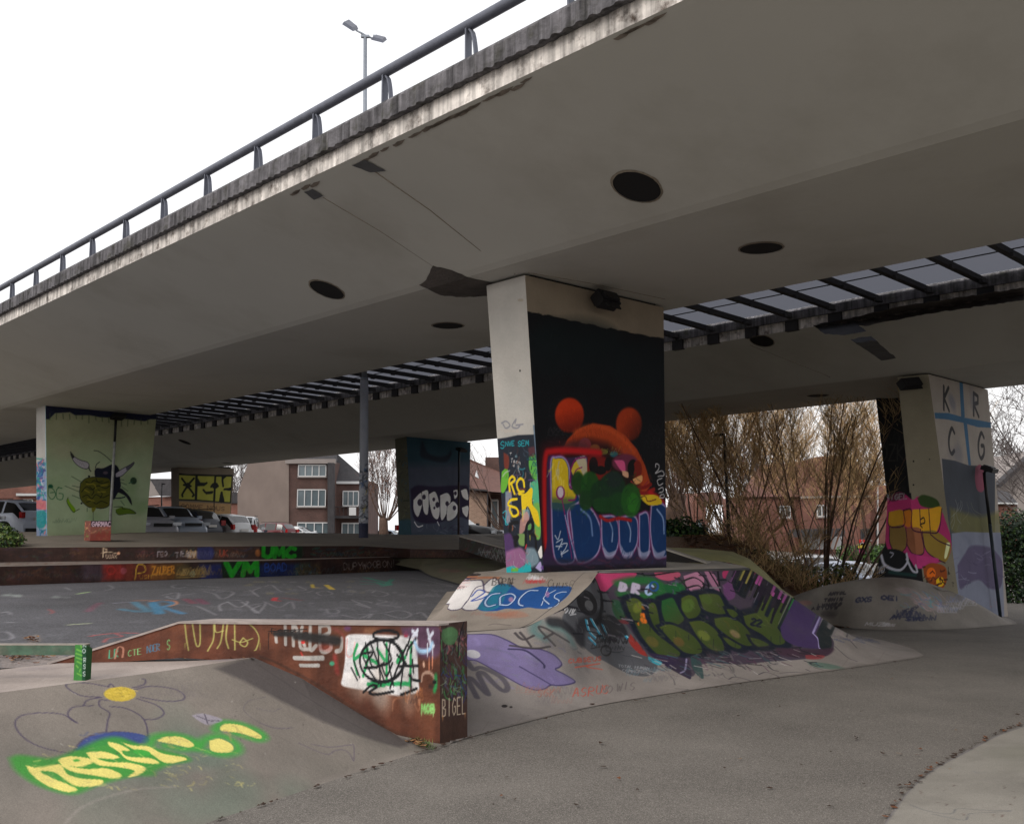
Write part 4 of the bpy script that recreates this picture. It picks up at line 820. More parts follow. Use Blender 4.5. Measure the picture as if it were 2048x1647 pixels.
def ukpiece(s):
    s.wf=1.5
    z=zz(1700,720,3.049)
    s.fill(z((200,860),(300,800),(380,850),(420,830),(520,860),(560,920),(590,1000),(620,1100),(600,1200),(520,1240),(400,1260),(330,1180),(230,1150),(210,1000)),(140,42,86),1.5)
    s.fill(z((410,840),(450,820),(530,850),(540,900),(440,890)),(40,56,26),3)
    s.fill(z((235,925),(320,915),(325,1000),(240,1010)),(150,112,30),1);s.fill(z((325,915),(375,915),(370,1010),(328,1000)),(160,96,30),1);s.fill(z((380,910),(480,905),(560,900),(530,1040),(480,1050),(385,1030)),(170,126,30),1)
    s.fill(z((240,1020),(330,1010),(340,1140),(290,1175),(245,1120)),(104,84,44),1);s.fill(z((345,1020),(430,1030),(450,1170),(380,1175),(345,1120)),(120,76,52),1);s.fill(z((440,1040),(520,1040),(600,1100),(615,1150),(580,1230),(500,1190),(460,1150)),(116,96,40),1);s.fill(z((590,1110),(610,1120),(590,1200),(575,1200)),(180,190,140),1)
    for st in (z((235,925),(240,1010),(330,1005),(325,915)),z((325,915),(375,915),(380,1030),(480,1050),(540,1040),(560,905)),z((240,1020),(245,1120),(290,1180),(345,1130),(340,1020)),z((345,1120),(385,1180),(450,1170),(430,1030)),z((440,1040),(460,1150),(510,1200),(580,1235)),z((490,1060),(540,1100),(610,1130)),z((480,905),(490,1050)),z((425,905),(430,1010))): s.stroke(st,1.8,(50,20,40))
    s.stroke(z((430,970),(450,960),(455,990),(430,1000),(440,1020)),2,(30,20,20));s.fill(z((350,1170),(430,1190),(540,1210),(500,1250),(420,1270),(370,1240)),(150,46,98),1.5)
    s.fill(z((110,1330),(200,1180),(260,1150),(340,1180),(410,1290),(430,1340),(300,1340)),(14,15,18),1);s.stroke(z((190,1190),(215,1250),(300,1280),(350,1230),(345,1180)),4,(150,150,160));s.stroke(z((345,1210),(380,1280),(410,1290),(400,1250)),3.4,(150,150,160));s.stroke(z((245,1170),(265,1180),(250,1200)),2,(120,120,130))
    s.stroke(z((240,1290),(300,1300),(400,1310)),5,(20,60,56),.6,.7)
    s.text('DAD',1754,1146,(4,-.5),(1,-13),1.2,(150,150,156),sm=True)
    s.fill(z((445,1260),(500,1235),(580,1260),(590,1340),(560,1395),(520,1390),(460,1330)),(120,60,24),1);s.ell(1700+495/3.05,720+1300/3.05,9,12,(196,90,20),1.5);s.ell(1700+550/3.05,720+1350/3.05,8,10,(206,150,20),1.5);dabs(s,1850,1132,1890,1172,22,[(24,18,16),(50,24,16)],9,2.,.9,seed=2)
    s.fill(z((230,800),(330,760),(330,830),(250,860)),(26,24,22),3,.6);s.text('BIGEL',1771,1000,(7,-.5),(1,-11),1.1,(120,120,122))
    s.stroke(z((600,1260),(600,1300),(610,1300)),1,(30,30,30));s.text('P',1896,1150,(3,1),(0,-8),.9,(30,30,30));s.text('T',1904,1172,(4,1),(0,-8),.8,(40,40,40))
s.fill([(1690,1000),(1822,985),(1828,1040),(1840,1110),(1850,1190),(1690,1190)],(18,18,20),2,sm=False)
ukpiece(s);s.wf=1.
# ---------------- dark teal pier
s=PIER['Q2']['wide'];s.gain=2.0;s.col[:]=np.array([24,40,48])/255
z=zz(700,720,4.1175)
s.fill(z((470,860),(1000,840),(1000,1450),(470,1450)),(42,46,56),20,sm=False)
s.fill(z((580,700),(600,670),(640,760),(720,790),(800,780),(830,740),(830,790),(780,840),(640,820),(580,790)),(20,24,32),6,.9)
s.fill(z((500,1060),(560,1030),(700,1040),(900,1030),(980,1060),(980,1300),(900,1290),(700,1340),(560,1330),(510,1250)),(26,22,36),4)
wl=(140,136,146)
for pl in (z((520,1150),(580,1090),(600,1130),(590,1210),(560,1290),(525,1240)),z((590,1080),(640,1070),(650,1160),(640,1270),(605,1240)),z((650,1100),(700,1080),(730,1150),(740,1250),(720,1310),(680,1280),(655,1180)),z((740,1110),(800,1090),(830,1130),(820,1200),(770,1310),(745,1290)),z((800,1200),(850,1160),(890,1210),(870,1290),(800,1320)),z((850,1070),(885,1065),(885,1120),(860,1140)),z((910,1070),(960,1060),(975,1150),(930,1130)),z((920,1210),(975,1200),(965,1290),(930,1260))):
    s.fill(pl,wl,.8);s.stroke(pl+[pl[0]],1.3,(16,14,22))
for x,y,a in((575,1170,7),(610,1125,5),(690,1145,4),(720,1190,6),(800,1180,5),(860,1215,5),(695,1215,3),(868,1095,4)): s.ell(700+x/4.1175,720+y/4.1175,a*.7,a,(34,30,40),1)
for pl in (z((530,1330),(560,1370),(600,1360)),z((720,1330),(735,1360))): s.stroke(pl,2,(150,150,160))
dabs(s,825,1045,935,1070,20,[(30,26,40),(70,72,84)],16,2,.6)
s=PIER['Q2']['nar'];s.gain=1.4;s.col[:]=np.array([56,56,46])/255
dabs(s,792,890,822,1070,70,[(30,32,28),(76,76,60),(24,26,34),(30,60,80)],10,2,.7,seed=6);s.fill([(798,1040),(822,1040),(822,1075),(798,1075)],(26,54,70),6,.7)
# ---------------- farthest pier, yellow panels
s=PIER['Q3']['wide'];s.gain=1.7;s.wf=1.4;s.col[:]=np.array([66,60,52])/255
z=zz(280,860,3.938)
s.fill(z((295,335),(370,345),(450,345),(590,350),(730,350),(715,575),(580,565),(440,555),(300,550)),(14,16,14),1,sm=False)
for a in (z((308,352),(436,360),(430,545),(305,540)),z((455,360),(585,362),(575,555),(450,545)),z((600,365),(722,365),(708,565),(592,558))): s.fill(a,(92,92,38),.8,sm=False)
for a in (z((330,380),(360,420),(420,500),(415,520)),z((425,378),(380,430),(335,500),(335,520)),z((345,430),(400,440)),z((455,390),(470,420),(500,430),(525,415)),z((500,470),(520,490),(570,485)),z((560,445),(575,425),(600,420),(615,440)),z((650,370),(650,400),(655,440)),z((665,465),(715,460)),z((645,490),(648,530),(640,565))): s.stroke(a,3,(14,16,14),.2)
s.fill(z((445,360),(475,410),(530,412),(505,440),(448,440)),(14,16,14),.6,sm=False);s.fill(z((490,460),(520,485),(572,480),(572,500),(520,505)),(14,16,14),.6,sm=False);s.fill(z((640,358),(690,355),(655,390),(650,430)),(14,16,14),.6);s.fill(z((655,470),(715,450),(712,475)),(14,16,14),.6);s.fill(z((620,562),(640,480),(665,562)),(14,16,14),.6);s.ell(280+378/3.938,860+435/3.938,5,6,(14,16,14),1);s.fill(z((570,430),(590,420),(610,430),(608,455),(572,455)),(14,16,14),.8)
s.fill(z((300,560),(715,580),(710,680),(300,640)),(98,78,52),2,.9,sm=False);s.text('COMME NOUS',362,1015,(7.2,.5),(0,-8),1.1,(60,46,34),sm=False);s.fill(z((580,560),(587,560),(587,700),(580,700)),(24,20,20),.8,sm=False)
s=PIER['Q3']['nar'];s.gain=1.6;s.col[:]=np.array([60,54,48])/255
# ---------------- central bank, front slope
s=CFRONT;s.gain=1.22;s.wf=1.55;s.col[:]=np.array([116,110,106])/255
s.blotch(30,.5,(102,96,92),.35,3);s.blotch(14,.35,(126,120,112),.4,4)
lav=(98,89,122);z=zz(860,1120,4.575)
P1o=[(934,1268),(982,1268),(1013,1279),(1046,1295),(1078,1297),(1107,1308),(1123,1325),(1119,1333),(1111,1338),(1130,1348),(1150,1361),(1140,1367),(1118,1370),(1102,1369),(1090,1376),(1072,1379),(1046,1371),(1020,1357),(991,1341),(954,1321),(930,1314)]
s.fill(P1o,lav,1);dabs(s,940,1275,1120,1365,40,[(92,84,122),(118,108,146),(96,96,110)],22,4,.35,.5);s.stroke(P1o+[P1o[0]],2.,(54,48,78));s.stroke(z((820,970),(960,1050),(1110,1138)),2,(54,48,78));s.stroke(z((720,810),(860,820),(960,880),(1040,950),(1045,980)),3,(46,42,66))
s.ell(946,1307,15,8,(150,148,152),1,rot=12);s.stroke(z((520,800),(700,840),(800,900)),4,(88,84,110),.6,.6)
s.stroke([(925,1318),(935,1323),(947,1338),(963,1334),(1000,1352),(1015,1372),(1008,1381),(992,1370),(967,1345),(958,1350),(976,1388),(943,1356),(938,1362),(954,1394)],8,(74,70,76),.25,.92,sm=True)
s.stroke([(1075,1240),(1068,1262),(1090,1275)],12,(64,104,104),.8,.6);s.stroke([(1100,1250),(1130,1262),(1145,1285)],12,(70,108,106),.8,.6)
for st in ([(1030,1265),(1040,1275),(1050,1278),(1068,1270)],[(1040,1264),(1062,1292)],[(1110,1290),(1078,1256),(1092,1256),(1138,1283)],[(1088,1276),(1106,1266)],[(1020,1290),(1070,1296),(1100,1292)]): s.stroke(st,3.2,(52,48,50),.4,.9)
s.fill([(1172,1150),(1196,1150),(1215,1180),(1245,1220),(1275,1265),(1300,1305),(1315,1330),(1300,1350),(1262,1348),(1215,1325),(1175,1300),(1150,1270),(1125,1240),(1135,1215)],(70,71,75),3)
s.blotch(16,.25,(58,58,62),.5,9,region=(1150,1180,1300,1330));s.stroke([(1103,1243),(1125,1247),(1150,1268),(1160,1282),(1163,1252),(1185,1240),(1205,1232)],15,(32,32,36),.4,.85)
s.fill([(1195,1240),(1215,1228),(1240,1240),(1255,1270),(1225,1272),(1205,1265)],(30,30,34),4,.85)
s.ell(1174,1205,19,27,(26,25,28),2,rot=-25);s.ell(1178,1210,8,11,(74,74,76),1.5,rot=-25);s.ell(1160,1180,9,12,(48,48,52),4,.8)
s.stroke([(1168,1150),(1185,1152),(1198,1172),(1204,1205),(1200,1235),(1192,1245)],6,(20,20,24),.35)
for st in ([(1172,1240),(1178,1262),(1190,1275)],[(1182,1238),(1196,1262),(1208,1278)],[(1178,1275),(1190,1287)],[(1205,1250),(1212,1266)],[(1252,1272),(1262,1284)]): s.stroke(st,4.,(34,112,140),.3);s.stroke([(a+2,b-1) for a,b in st],1.4,(140,180,190))
s.ring(1212,1300,10,10,1.8,(30,28,30),rot=20);s.tags(1180,1270,1260,1300,6,(8,14),[(26,26,28)],1.6,.8)
for st in ([(1129,1219),(1133,1214),(1136,1219),(1131,1225)],[(1138,1226),(1143,1217)],[(1143,1226),(1147,1216),(1145,1226),(1151,1217)],[(1140,1229),(1152,1227)]): s.stroke(st,1.2,(180,180,182))
s.text('TOTAL HUMAN',1236,1333,(4.6,.4),(1,-5),.9,(116,118,122));s.text('COMMONS',1244,1343,(5.2,.3),(1,-6),.9,(120,120,124))
# big piece
z=zz(1220,1120,3.2)
s.fill([(1186,1144),(1250,1140),(1350,1138),(1440,1136),(1500,1134),(1535,1165),(1570,1205),(1610,1235),(1650,1262),(1668,1285),(1655,1310),(1600,1318),(1540,1322),(1480,1328),(1430,1325),(1400,1330),(1383,1352),(1345,1325),(1300,1310),(1272,1275),(1240,1230),(1215,1190)],(56,48,60),2.5)
s.fill(z((-120,75),(80,72),(170,80),(130,130),(40,140),(-30,200),(-60,190),(-90,120)),(150,48,86),1.5);s.fill(z((280,65),(420,68),(450,100),(380,130),(300,110)),(140,62,84),1.5);s.fill(z((470,100),(560,75),(600,110),(590,170),(520,210),(490,170)),(140,96,118),1.5);s.fill(z((600,65),(640,62),(690,130),(700,210),(650,160)),(128,88,110),2);s.fill(z((715,60),(890,56),(930,85),(880,100),(800,90),(730,115)),(132,40,76),1.5)
for st in (z((470,130),(540,110),(600,150),(590,190)),z((480,180),(560,160),(600,190)),z((560,70),(620,130),(640,200)),z((640,80),(700,180),(720,240)),z((690,70),(700,160)),z((200,70),(220,100)),z((150,75),(250,95),(420,72)),z((440,110),(490,170),(520,215))): s.stroke(st,2.6,(18,16,22))
s.stroke(z((60,150),(150,130),(260,130),(330,170),(300,230),(180,230),(80,220)),16,(28,84,40),.5,.9)
s.text('D',1240,1180,(10,1),(3,-15),6,(150,142,160),.3);s.text('R',1265,1185,(11,1),(3,-18),6,(150,142,160),.3);s.text('C',1290,1188,(12,1),(5,-20),4,(130,150,180),.3,sm=True);s.ring(1308,1172,8,9,3,(30,66,110))
s.fill(z((340,160),(420,140),(480,170),(470,230),(380,220)),(24,72,40),3);dabs(s,1330,1160,1380,1195,14,[(30,96,48),(18,50,30),(90,60,110)],10,3,.7)
s.fill(z((720,160),(780,130),(800,230),(740,250)),(84,52,88),3)
s.ell(1220+870/3.2,1120+170/3.2,30,22,(18,22,30),2,rot=38);s.ell(1220+875/3.2,1120+172/3.2,24,16,(54,60,30),2,rot=38);s.stroke(z((820,120),(860,150),(900,190),(930,230)),2,(18,18,18));s.stroke(z((840,190),(880,200),(920,235)),2,(18,18,18));s.stroke([(1478,1158),(1490,1164),(1500,1174)],2,(120,110,60));s.stroke([(1486,1154),(1498,1162),(1508,1174)],2,(20,20,20))
s.fill(z((0,250),(60,330),(130,340),(130,400),(60,390)),(90,40,44),3,.9);s.fill(z((10,250),(60,260),(110,340),(60,380),(20,330)),(30,70,44),4,.8);s.fill(z((130,470),(190,540),(240,610),(180,590),(120,520)),(120,40,36),2)
ol=(60,70,30)
L=[z((90,250),(150,232),(205,262),(212,330),(250,400),(310,470),(400,540),(458,590),(440,622),(330,618),(260,570),(190,480),(150,400),(110,320)),z((235,275),(268,262),(305,290),(330,400),(350,470),(280,430),(240,340)),z((320,250),(400,232),(445,300),(485,385),(420,425),(350,400),(320,320)),z((300,420),(380,400),(480,440),(560,500),(602,580),(560,607),(470,590),(390,520)),z((445,235),(500,212),(560,240),(592,320),(560,372),(500,378),(450,310)),z((555,212),(640,203),(705,222),(742,290),(752,345),(690,352),(600,320),(570,260)),z((490,385),(590,380),(690,450),(742,560),(720,588),(640,572),(560,500)),z((700,480),(780,500),(850,550),(830,572),(760,545)),z((655,362),(760,355),(860,410),(925,505),(915,552),(850,545),(740,480),(670,420)),z((730,300),(790,310),(830,350),(800,375),(760,350)),z((840,345),(950,328),(1045,390),(1112,480),(1130,535),(1060,545),(970,480),(870,420)),z((880,480),(960,500),(1030,545),(960,560),(910,530))]
for i,pl in enumerate(L): s.stroke(pl+[pl[0]],13,NV,.3)
for i,pl in enumerate(L):
    c=(28,74,38) if i==2 else ol;s.fill(pl,c,1.5,grad=((46,58,26),pl[0][0],pl[0][1],pl[len(pl)//2][0],pl[len(pl)//2][1]));s.stroke(pl+[pl[0]],5.,NV,.3,.95)
for x,y,a,b,c in((270,520,14,9,(84,72,34)),(440,520,12,8,(88,66,36)),(600,480,14,8,(96,104,44)),(800,470,12,6,(130,110,80)),(620,250,12,9,(60,76,34)),(180,300,9,12,(96,104,36)),(500,290,12,14,(66,88,36)),(960,400,10,6,(52,66,32))): s.ell(1220+x/3.2,1120+y/3.2,a,b,c,5,.7,rot=35)
dabs(s,1276,1212,1292,1245,9,[(190,96,30)],9,3,.9,1.3);dabs(s,1290,1200,1560,1300,50,[(96,104,50),(44,56,30),(84,70,36)],12,2.4,.35,.7,seed=4)
s.text('22',1220+900/3.2,1120+410/3.2,(9,2),(3,-13),3,NV,sm=True)
s.fill(z((905,265),(1000,290),(1100,340),(1140,400),(1090,410),(1000,380),(940,320)),(140,134,146),1.5,.9)
for st in (z((900,270),(1000,330),(1140,400)),z((930,330),(1050,300),(1100,340)),z((960,270),(1030,400)),z((1000,380),(1110,400))): s.stroke(st,2.6,(20,18,26))
for st,c_,w_ in (([(1512,1166),(1530,1176),(1545,1190)],(142,66,120),3),([(1520,1160),(1542,1176),(1560,1196)],(150,146,156),3),([(1508,1176),(1526,1188),(1536,1200)],(28,22,34),3),([(1530,1168),(1552,1186),(1572,1206)],(28,22,34),3.4),([(1500,1196),(1520,1200),(1548,1216)],(28,22,34),3),([(1540,1180),(1565,1204),(1590,1222)],(120,60,110),2.4)): s.stroke(st,w_,c_)
s.fill(z((1120,330),(1200,320),(1300,360),(1310,420),(1230,430),(1150,400)),(36,106,40),4,.95)
for st,c_,w_ in (([(1572,1212),(1590,1228),(1612,1240)],(34,110,44),5),([(1588,1214),(1606,1230),(1634,1246)],(22,24,28),4),([(1580,1226),(1600,1240),(1610,1254)],(40,124,50),4),([(1604,1222),(1622,1234),(1640,1252)],(140,136,140),2),([(1596,1238),(1616,1250),(1636,1256)],(34,100,44),4)): s.stroke(st,w_,c_)
s.fill(z((1090,430),(1200,440),(1290,452),(1340,520),(1335,562),(1200,548),(1110,500)),(54,40,74),1.2);s.stroke(z((1280,450),(1330,500),(1340,560)),2.4,(140,130,170));s.fill(z((1300,420),(1380,435),(1420,520),(1400,580),(1345,560),(1330,490)),(24,30,32),1.5)
s.fill(z((240,590),(450,620),(500,640),(520,750),(480,745),(330,660)),(38,30,50),1.5);s.stroke(z((490,630),(480,700),(450,720)),2.4,(110,104,130));s.fill(z((515,610),(570,615),(600,750),(560,735),(525,680)),(38,60,60),2,.9)
dabs(s,1385,1300,1560,1330,60,[(40,70,74),(30,28,34),(110,106,104),(70,40,60)],24,2.6,.6,.45,seed=6);dabs(s,1300,1325,1470,1350,30,[(70,76,80),(40,40,44),(96,90,90)],20,2.,.6,.5,seed=7)
s.fill(z((1060,555),(1300,570),(1430,560),(1380,610),(1200,620),(1080,600)),(52,34,46),6,.85);s.fill(z((1250,605),(1370,605),(1350,630),(1260,630)),(124,50,52),3,.8);s.fill(z((1260,645),(1400,660),(1500,690),(1400,695),(1290,675)),(66,92,80),6,.7);s.fill(z((245,615),(330,650),(310,670),(250,640)),(46,130,146),2,.9)
for st in (z((760,760),(800,745),(900,770),(870,785),(770,775)),z((950,730),(1000,715),(1080,745),(1010,755)),z((1090,720),(1200,715),(1290,730),(1200,750),(1100,745)),z((420,820),(500,825),(460,835)),z((1420,460),(1500,480),(1580,560)),z((1440,550),(1520,620),(1580,645))): s.stroke(st,1.8,(58,54,58),.3,.8)
s.stroke(z((905,55),(1060,170),(1250,320),(1400,430),(1560,520)),5,(128,118,116),.5,.7);s.tags(1650,1270,1760,1285,14,(5,10),[(74,78,96),(90,84,90)],1.4,.7,slope=.3,squash=.5)
dabs(s,1130,1180,1300,1330,70,[(52,52,58),(84,86,90),(40,40,44),(96,96,98)],16,2.,.45,.7,seed=41);dabs(s,1220,1150,1480,1310,60,[(30,26,36),(90,50,80),(60,66,40),(110,104,110)],10,1.2,.5,.7,seed=42);s.drips([(1300,1250),(1450,1280),(1560,1270)],20,1.,(18,26,32),.6,16,9)
for k_ in range(12): x_=960+k_*72;s.stroke([(x_,1475-(x_-935)*.176-4),(x_+18,1475-(x_-935)*.176-30)],1.2,(96,88,84),.4,.35)
r9=random.Random(99)
for (x0,y0,x1,y1,n,wd) in ((1330,1140,1500,1190,16,2.6),(1225,1160,1300,1250,10,3.),(1100,1180,1230,1290,18,2.6),(1390,1290,1640,1330,24,1.8)):
    for _ in range(n):
        x=r9.uniform(x0,x1);y=r9.uniform(y0,y1);a=r9.uniform(-.1,.55);l=r9.uniform(10,26);s.stroke([(x,y),(x+l*.5*math.cos(a)+r9.uniform(-5,5),y+l*.5*math.sin(a)),(x+l*math.cos(a),y+l*math.sin(a)*.9)],wd*r9.uniform(.6,1.3),r9.choice([(18,18,24),(20,24,30),(30,26,36),(24,22,30),(96,92,98)]),.25,.9)
for _ in range(70):
    x=r9.uniform(1240,1640);y=r9.uniform(1300,1345)-(x-1440)*.04;s.stroke([(x,y),(x+r9.uniform(8,26),y+r9.uniform(3,9))],r9.uniform(.8,2.4),r9.choice([(30,28,34),(44,40,46),(150,146,144),(50,80,90),(70,50,60)]),.4,.7,sm=False)
# red and grey hand writing low on the slope
s.text('CUBSEUS',1137,1325,(7.5,-.6),(1,-8),1.2,(142,62,50),sm=True);s.stroke([(1150,1334),(1200,1326),(1172,1332),(1205,1338)],1.4,(150,70,56))
s.text('SGK',1075,1392,(9,0),(2,-15),1.2,(132,84,70),jit=.1);s.text('ASRUS',1148,1392,(11,-1),(3,-17),1.3,(150,70,58),jit=.15,sm=True);s.text('NO WIS',1200,1385,(10,-1),(3,-15),1.3,(92,86,84),jit=.15,sm=True)
s.tags(1010,1380,1110,1410,10,(8,16),[(98,92,92),(132,90,80)],1.1,.6);s.tags(1250,1340,1330,1365,8,(8,14),[(96,92,92),(90,110,120)],1.1,.6);s.ell(1009,1411,6,3,(38,34,34),1.2);s.ell(1022,1413,3,2,(40,36,34),1)
s.stroke([(936,1475),(1000,1456),(1100,1430),(1250,1400),(1400,1377),(1550,1354),(1700,1333),(1850,1312)],5,(92,86,80),.8,.5)
# ---------------- central bank, side slope
s=CLEFT;s.gain=1.22;s.wf=1.3;s.col[:]=np.array([118,110,102])/255;s.blotch(16,.35,(104,96,88),.4,6)
z=zz(860,1120,4.575)
s.stroke(z((180,430),(230,340),(310,220),(400,150),(500,155),(620,160)),9,(140,72,40),.6,.6)
for pl in (z((160,440),(200,360),(280,300),(320,205),(400,160),(470,180),(485,240),(430,320),(340,370),(280,440),(200,455)),z((290,435),(350,360),(420,250),(520,235),(540,300),(500,400),(420,450),(330,455)),z((490,230),(560,170),(620,180),(640,250),(560,290),(500,280))):
    s.fill(pl,(176,172,170),.8);s.stroke(pl+[pl[0]],2.2,(46,36,60))
s.stroke(z((380,330),(440,270),(500,290),(430,340),(380,370),(470,350),(560,300)),2.6,(40,60,130));s.ell(935,1167,5,8,(186,120,120),3,.7,rot=30);s.ell(930,1176,3,5,(30,26,30),1,rot=30)
s.fill(z((430,440),(500,340),(570,290),(620,220),(740,220),(830,270),(1010,238),(1060,240),(1160,235),(1285,240),(1285,290),(1220,360),(1100,435),(980,440),(900,430),(800,445),(700,440),(600,462),(480,462)),(24,64,116),1.5);s.fill(z((430,440),(520,330),(600,230),(740,225),(700,300),(640,420),(520,460)),(26,96,112),3,.8)
wl2=(170,186,200)
for st in (z((640,300),(560,315),(505,380),(530,420),(600,405)),z((640,400),(650,330),(740,305),(780,340),(720,405),(640,405)),z((990,275),(900,280),(820,350),(815,400),(850,415)),z((1080,250),(1020,410)),z((1150,270),(1040,340),(1090,400)),z((1250,288),(1200,290),(1150,310),(1140,340),(1180,365),(1170,400),(1130,425),(1080,435))): s.stroke(st,5.5,(22,44,96),.2);s.stroke(st,2.,wl2)
s.ell(1022,1198,5,5,(160,110,130),2,.7);s.ell(1095,1188,4,6,(140,90,130),2,.7)
s.text('BORN',985,1170,(7.5,0),(3,-15),1.5,(36,30,30),sm=True,jit=.1);s.text('E',1018,1172,(10,0),(3,-14),1.5,(36,30,30));s.text('CuusE',1095,1172,(8.5,.6),(3,-15),1.5,(40,34,30),sm=True,jit=.08);s.tags(1045,1163,1085,1168,6,(7,11),[(150,56,56)],1.5,.85);s.tags(1045,1155,1075,1160,5,(6,9),[(176,174,176)],1.5,.9);s.ring(954,1148,8,2.5,2,(38,34,34))
s.tags(900,1225,1000,1235,8,(8,14),[(132,92,76),(120,92,84)],2.4,.6,squash=.5);s.fill(z((590,500),(800,460),(900,510),(700,530)),(136,92,74),6,.5);s.stroke(z((540,590),(600,580),(740,595)),3,(80,72,70),.5,.7)
hip=z((300,662),(600,652),(800,628),(930,575),(1050,490),(1180,390),(1280,290),(1330,200),(1400,130),(1440,110))
s.stroke([(x-1,y-1) for x,y in hip],3,(40,38,40),.4,.85)
# ---------------- near left bank
s=FBANK;s.gain=1.2;s.wf=1.25;s.col[:]=np.array([108,101,94])/255;s.blotch(40,.6,(96,92,86),.35,3);s.blotch(14,.35,(86,100,88),.4,7,region=(200,1480,640,1640));s.blotch(14,.4,(116,110,102),.35,5)
z=zz(0,1240,3.2)
s.fill([(430,1336),(480,1318),(512,1312),(555,1326),(651,1383),(731,1432),(778,1460),(830,1484),(800,1494),(707,1466),(640,1440),(560,1400),(490,1362)],(70,65,64),14,.9,sm=False);s.stroke([(520,1330),(640,1410),(740,1465)],3,(60,56,56),.6,.5);s.stroke([(560,1326),(655,1386),(735,1436),(785,1465)],3,(48,42,38),.7,.7);  # soft dark band by the ledge: transition shading painted into the bank colour
pu=(62,54,72)
for st in (z((650,490),(520,480),(430,430),(440,400),(560,400),(700,425)),z((860,440),(980,420),(1120,440),(1180,480),(1160,510),(1050,515),(900,490)),z((880,500),(1000,540),(1050,590),(1010,625),(930,635)),z((650,490),(560,510),(535,540)),z((850,430),(920,410),(930,380),(910,372)),z((690,425),(710,405),(730,425)),z((700,510),(640,510),(640,550),(700,590),(690,640),(680,710)),z((705,550),(800,560),(900,610),(940,680),(945,770)),z((600,545),(480,550),(435,590),(450,630),(492,655)),z((490,650),(400,600),(280,590),(160,600),(100,640),(110,700),(180,770),(300,820),(460,850)),z((460,850),(520,770),(600,730),(700,712),(820,715),(940,740))): s.stroke(st,2.6,pu,.5,.85)
s.ell(240,1387,32,14.5,(164,142,54),2);dabs(s,212,1376,268,1398,30,[(190,168,80),(130,112,44)],9,2,.6,.2)
s.fill(z((480,830),(540,760),(640,725),(760,712),(880,722),(945,745),(945,780),(800,790),(660,800),(560,830)),(52,64,108),2);dabs(s,160,1465,290,1485,16,[(44,56,100),(70,82,120)],16,4,.5,.1)
gl=(54,136,52)
s.fill(z((60,880),(130,860),(330,880),(480,830),(640,760),(760,745),(900,790),(1060,830),(1200,870),(1210,900),(1100,920),(1000,960),(980,990),(840,1000),(640,1050),(500,1105),(400,1105),(230,1050),(100,960)),(52,124,46),15,.88)
for st,wd in ((z((960,790),(1000,745),(1120,735),(1230,765),(1250,800),(1180,820),(1060,800)),16),(z((1270,820),(1320,760),(1420,740),(1500,780),(1520,830),(1430,855),(1320,835)),16),(z((1380,700),(1420,655),(1540,665),(1650,705),(1690,745),(1640,760),(1500,720)),14)): s.stroke(st,wd*.92,gl,1.1,.9)
ye=(192,180,102)
for pl in (z((165,925),(240,940),(380,920),(430,980),(520,1010),(655,1020),(630,1055),(500,1060),(420,1020),(350,970),(260,965),(340,1010),(440,1050),(495,1085),(420,1095),(290,1050),(200,980)),z((370,890),(440,868),(560,880),(595,905),(520,935),(440,930),(560,950),(680,945),(775,985),(740,1010),(600,990),(480,970),(410,940)),z((550,845),(660,838),(760,870),(720,885),(620,880),(700,905),(830,910),(930,940),(900,980),(820,1000),(860,960),(740,935),(620,920)),z((690,775),(760,790),(830,830),(780,835),(820,870),(960,880),(1020,910),(960,915),(820,890),(760,840),(700,800)),z((780,780),(860,800),(950,805),(1040,850),(1180,875),(1180,895),(1060,910),(960,850),(860,825)),z((1000,770),(1060,745),(1160,745),(1240,790),(1210,812),(1110,790)),z((1340,770),(1400,755),(1480,790),(1490,830),(1430,845),(1350,830)),z((1410,680),(1450,660),(1560,675),(1670,735),(1650,755),(1540,720),(1420,705))): s.fill(pl,ye,1.5)
s.ell(490/3.2,1240+895/3.2,7,3,gl,1.5,.9);s.ell(910/3.2,1240+845/3.2,18,6,gl,2,.95,rot=10)
dabs(s,55,1490,500,1580,110,[(180,164,90),(222,208,120),(150,140,96)],16,2.4,.35,.25,seed=3);dabs(s,440,1450,515,1475,10,[(140,124,80)],18,3,.5,.3);dabs(s,330,1475,380,1492,8,[(140,124,80)],14,3,.5,.2)
s.fill(z((1225,605),(1300,595),(1420,630),(1400,650),(1330,668),(1270,640)),(128,122,130),2,.9);s.stroke(z((1260,610),(1340,640),(1400,640)),2,(70,64,74));s.stroke(z((1310,600),(1330,660)),2,(70,64,74))
s.stroke(z((1700,490),(1600,510),(1560,570),(1640,640),(1760,690),(1880,685)),1.6,(88,82,84),.5,.7);s.stroke(z((1640,560),(1740,580),(1800,560)),1.6,(84,78,84),.5,.6)
z3=zz(520,1220,4.267)
for st in (z3((330,1130),(560,1225),(640,1195),(720,1190),(770,1230),(800,1280),(800,1150),(770,1150)),z3((440,1140),(600,1165),(770,1145)),z3((0,960),(120,1000),(260,1005))): s.stroke(st,2.,(84,76,84),.5,.85)
s.stroke([(130,1645),(170,1610),(260,1580),(350,1572)],5,(122,116,110),.8,.6);s.stroke([(640,1568),(730,1536),(832,1505)],14,(122,114,108),.9,.5);s.tags(260,1360,480,1400,8,(10,20),[(92,86,86)],1.2,.4)
dabs(s,100,1350,800,1600,60,[(150,146,140),(60,56,54)],3,1.3,.7,seed=12)
s=FDECK;s.gain=1.2;s.col[:]=np.array([134,124,118])/255;s.blotch(20,.3,(112,104,98),.5,2);s.blotch(6,.25,(96,90,100),.5,5)
dabs(s,10,1330,480,1370,50,[(150,142,136),(110,102,98)],26,1.6,.5,-.12)
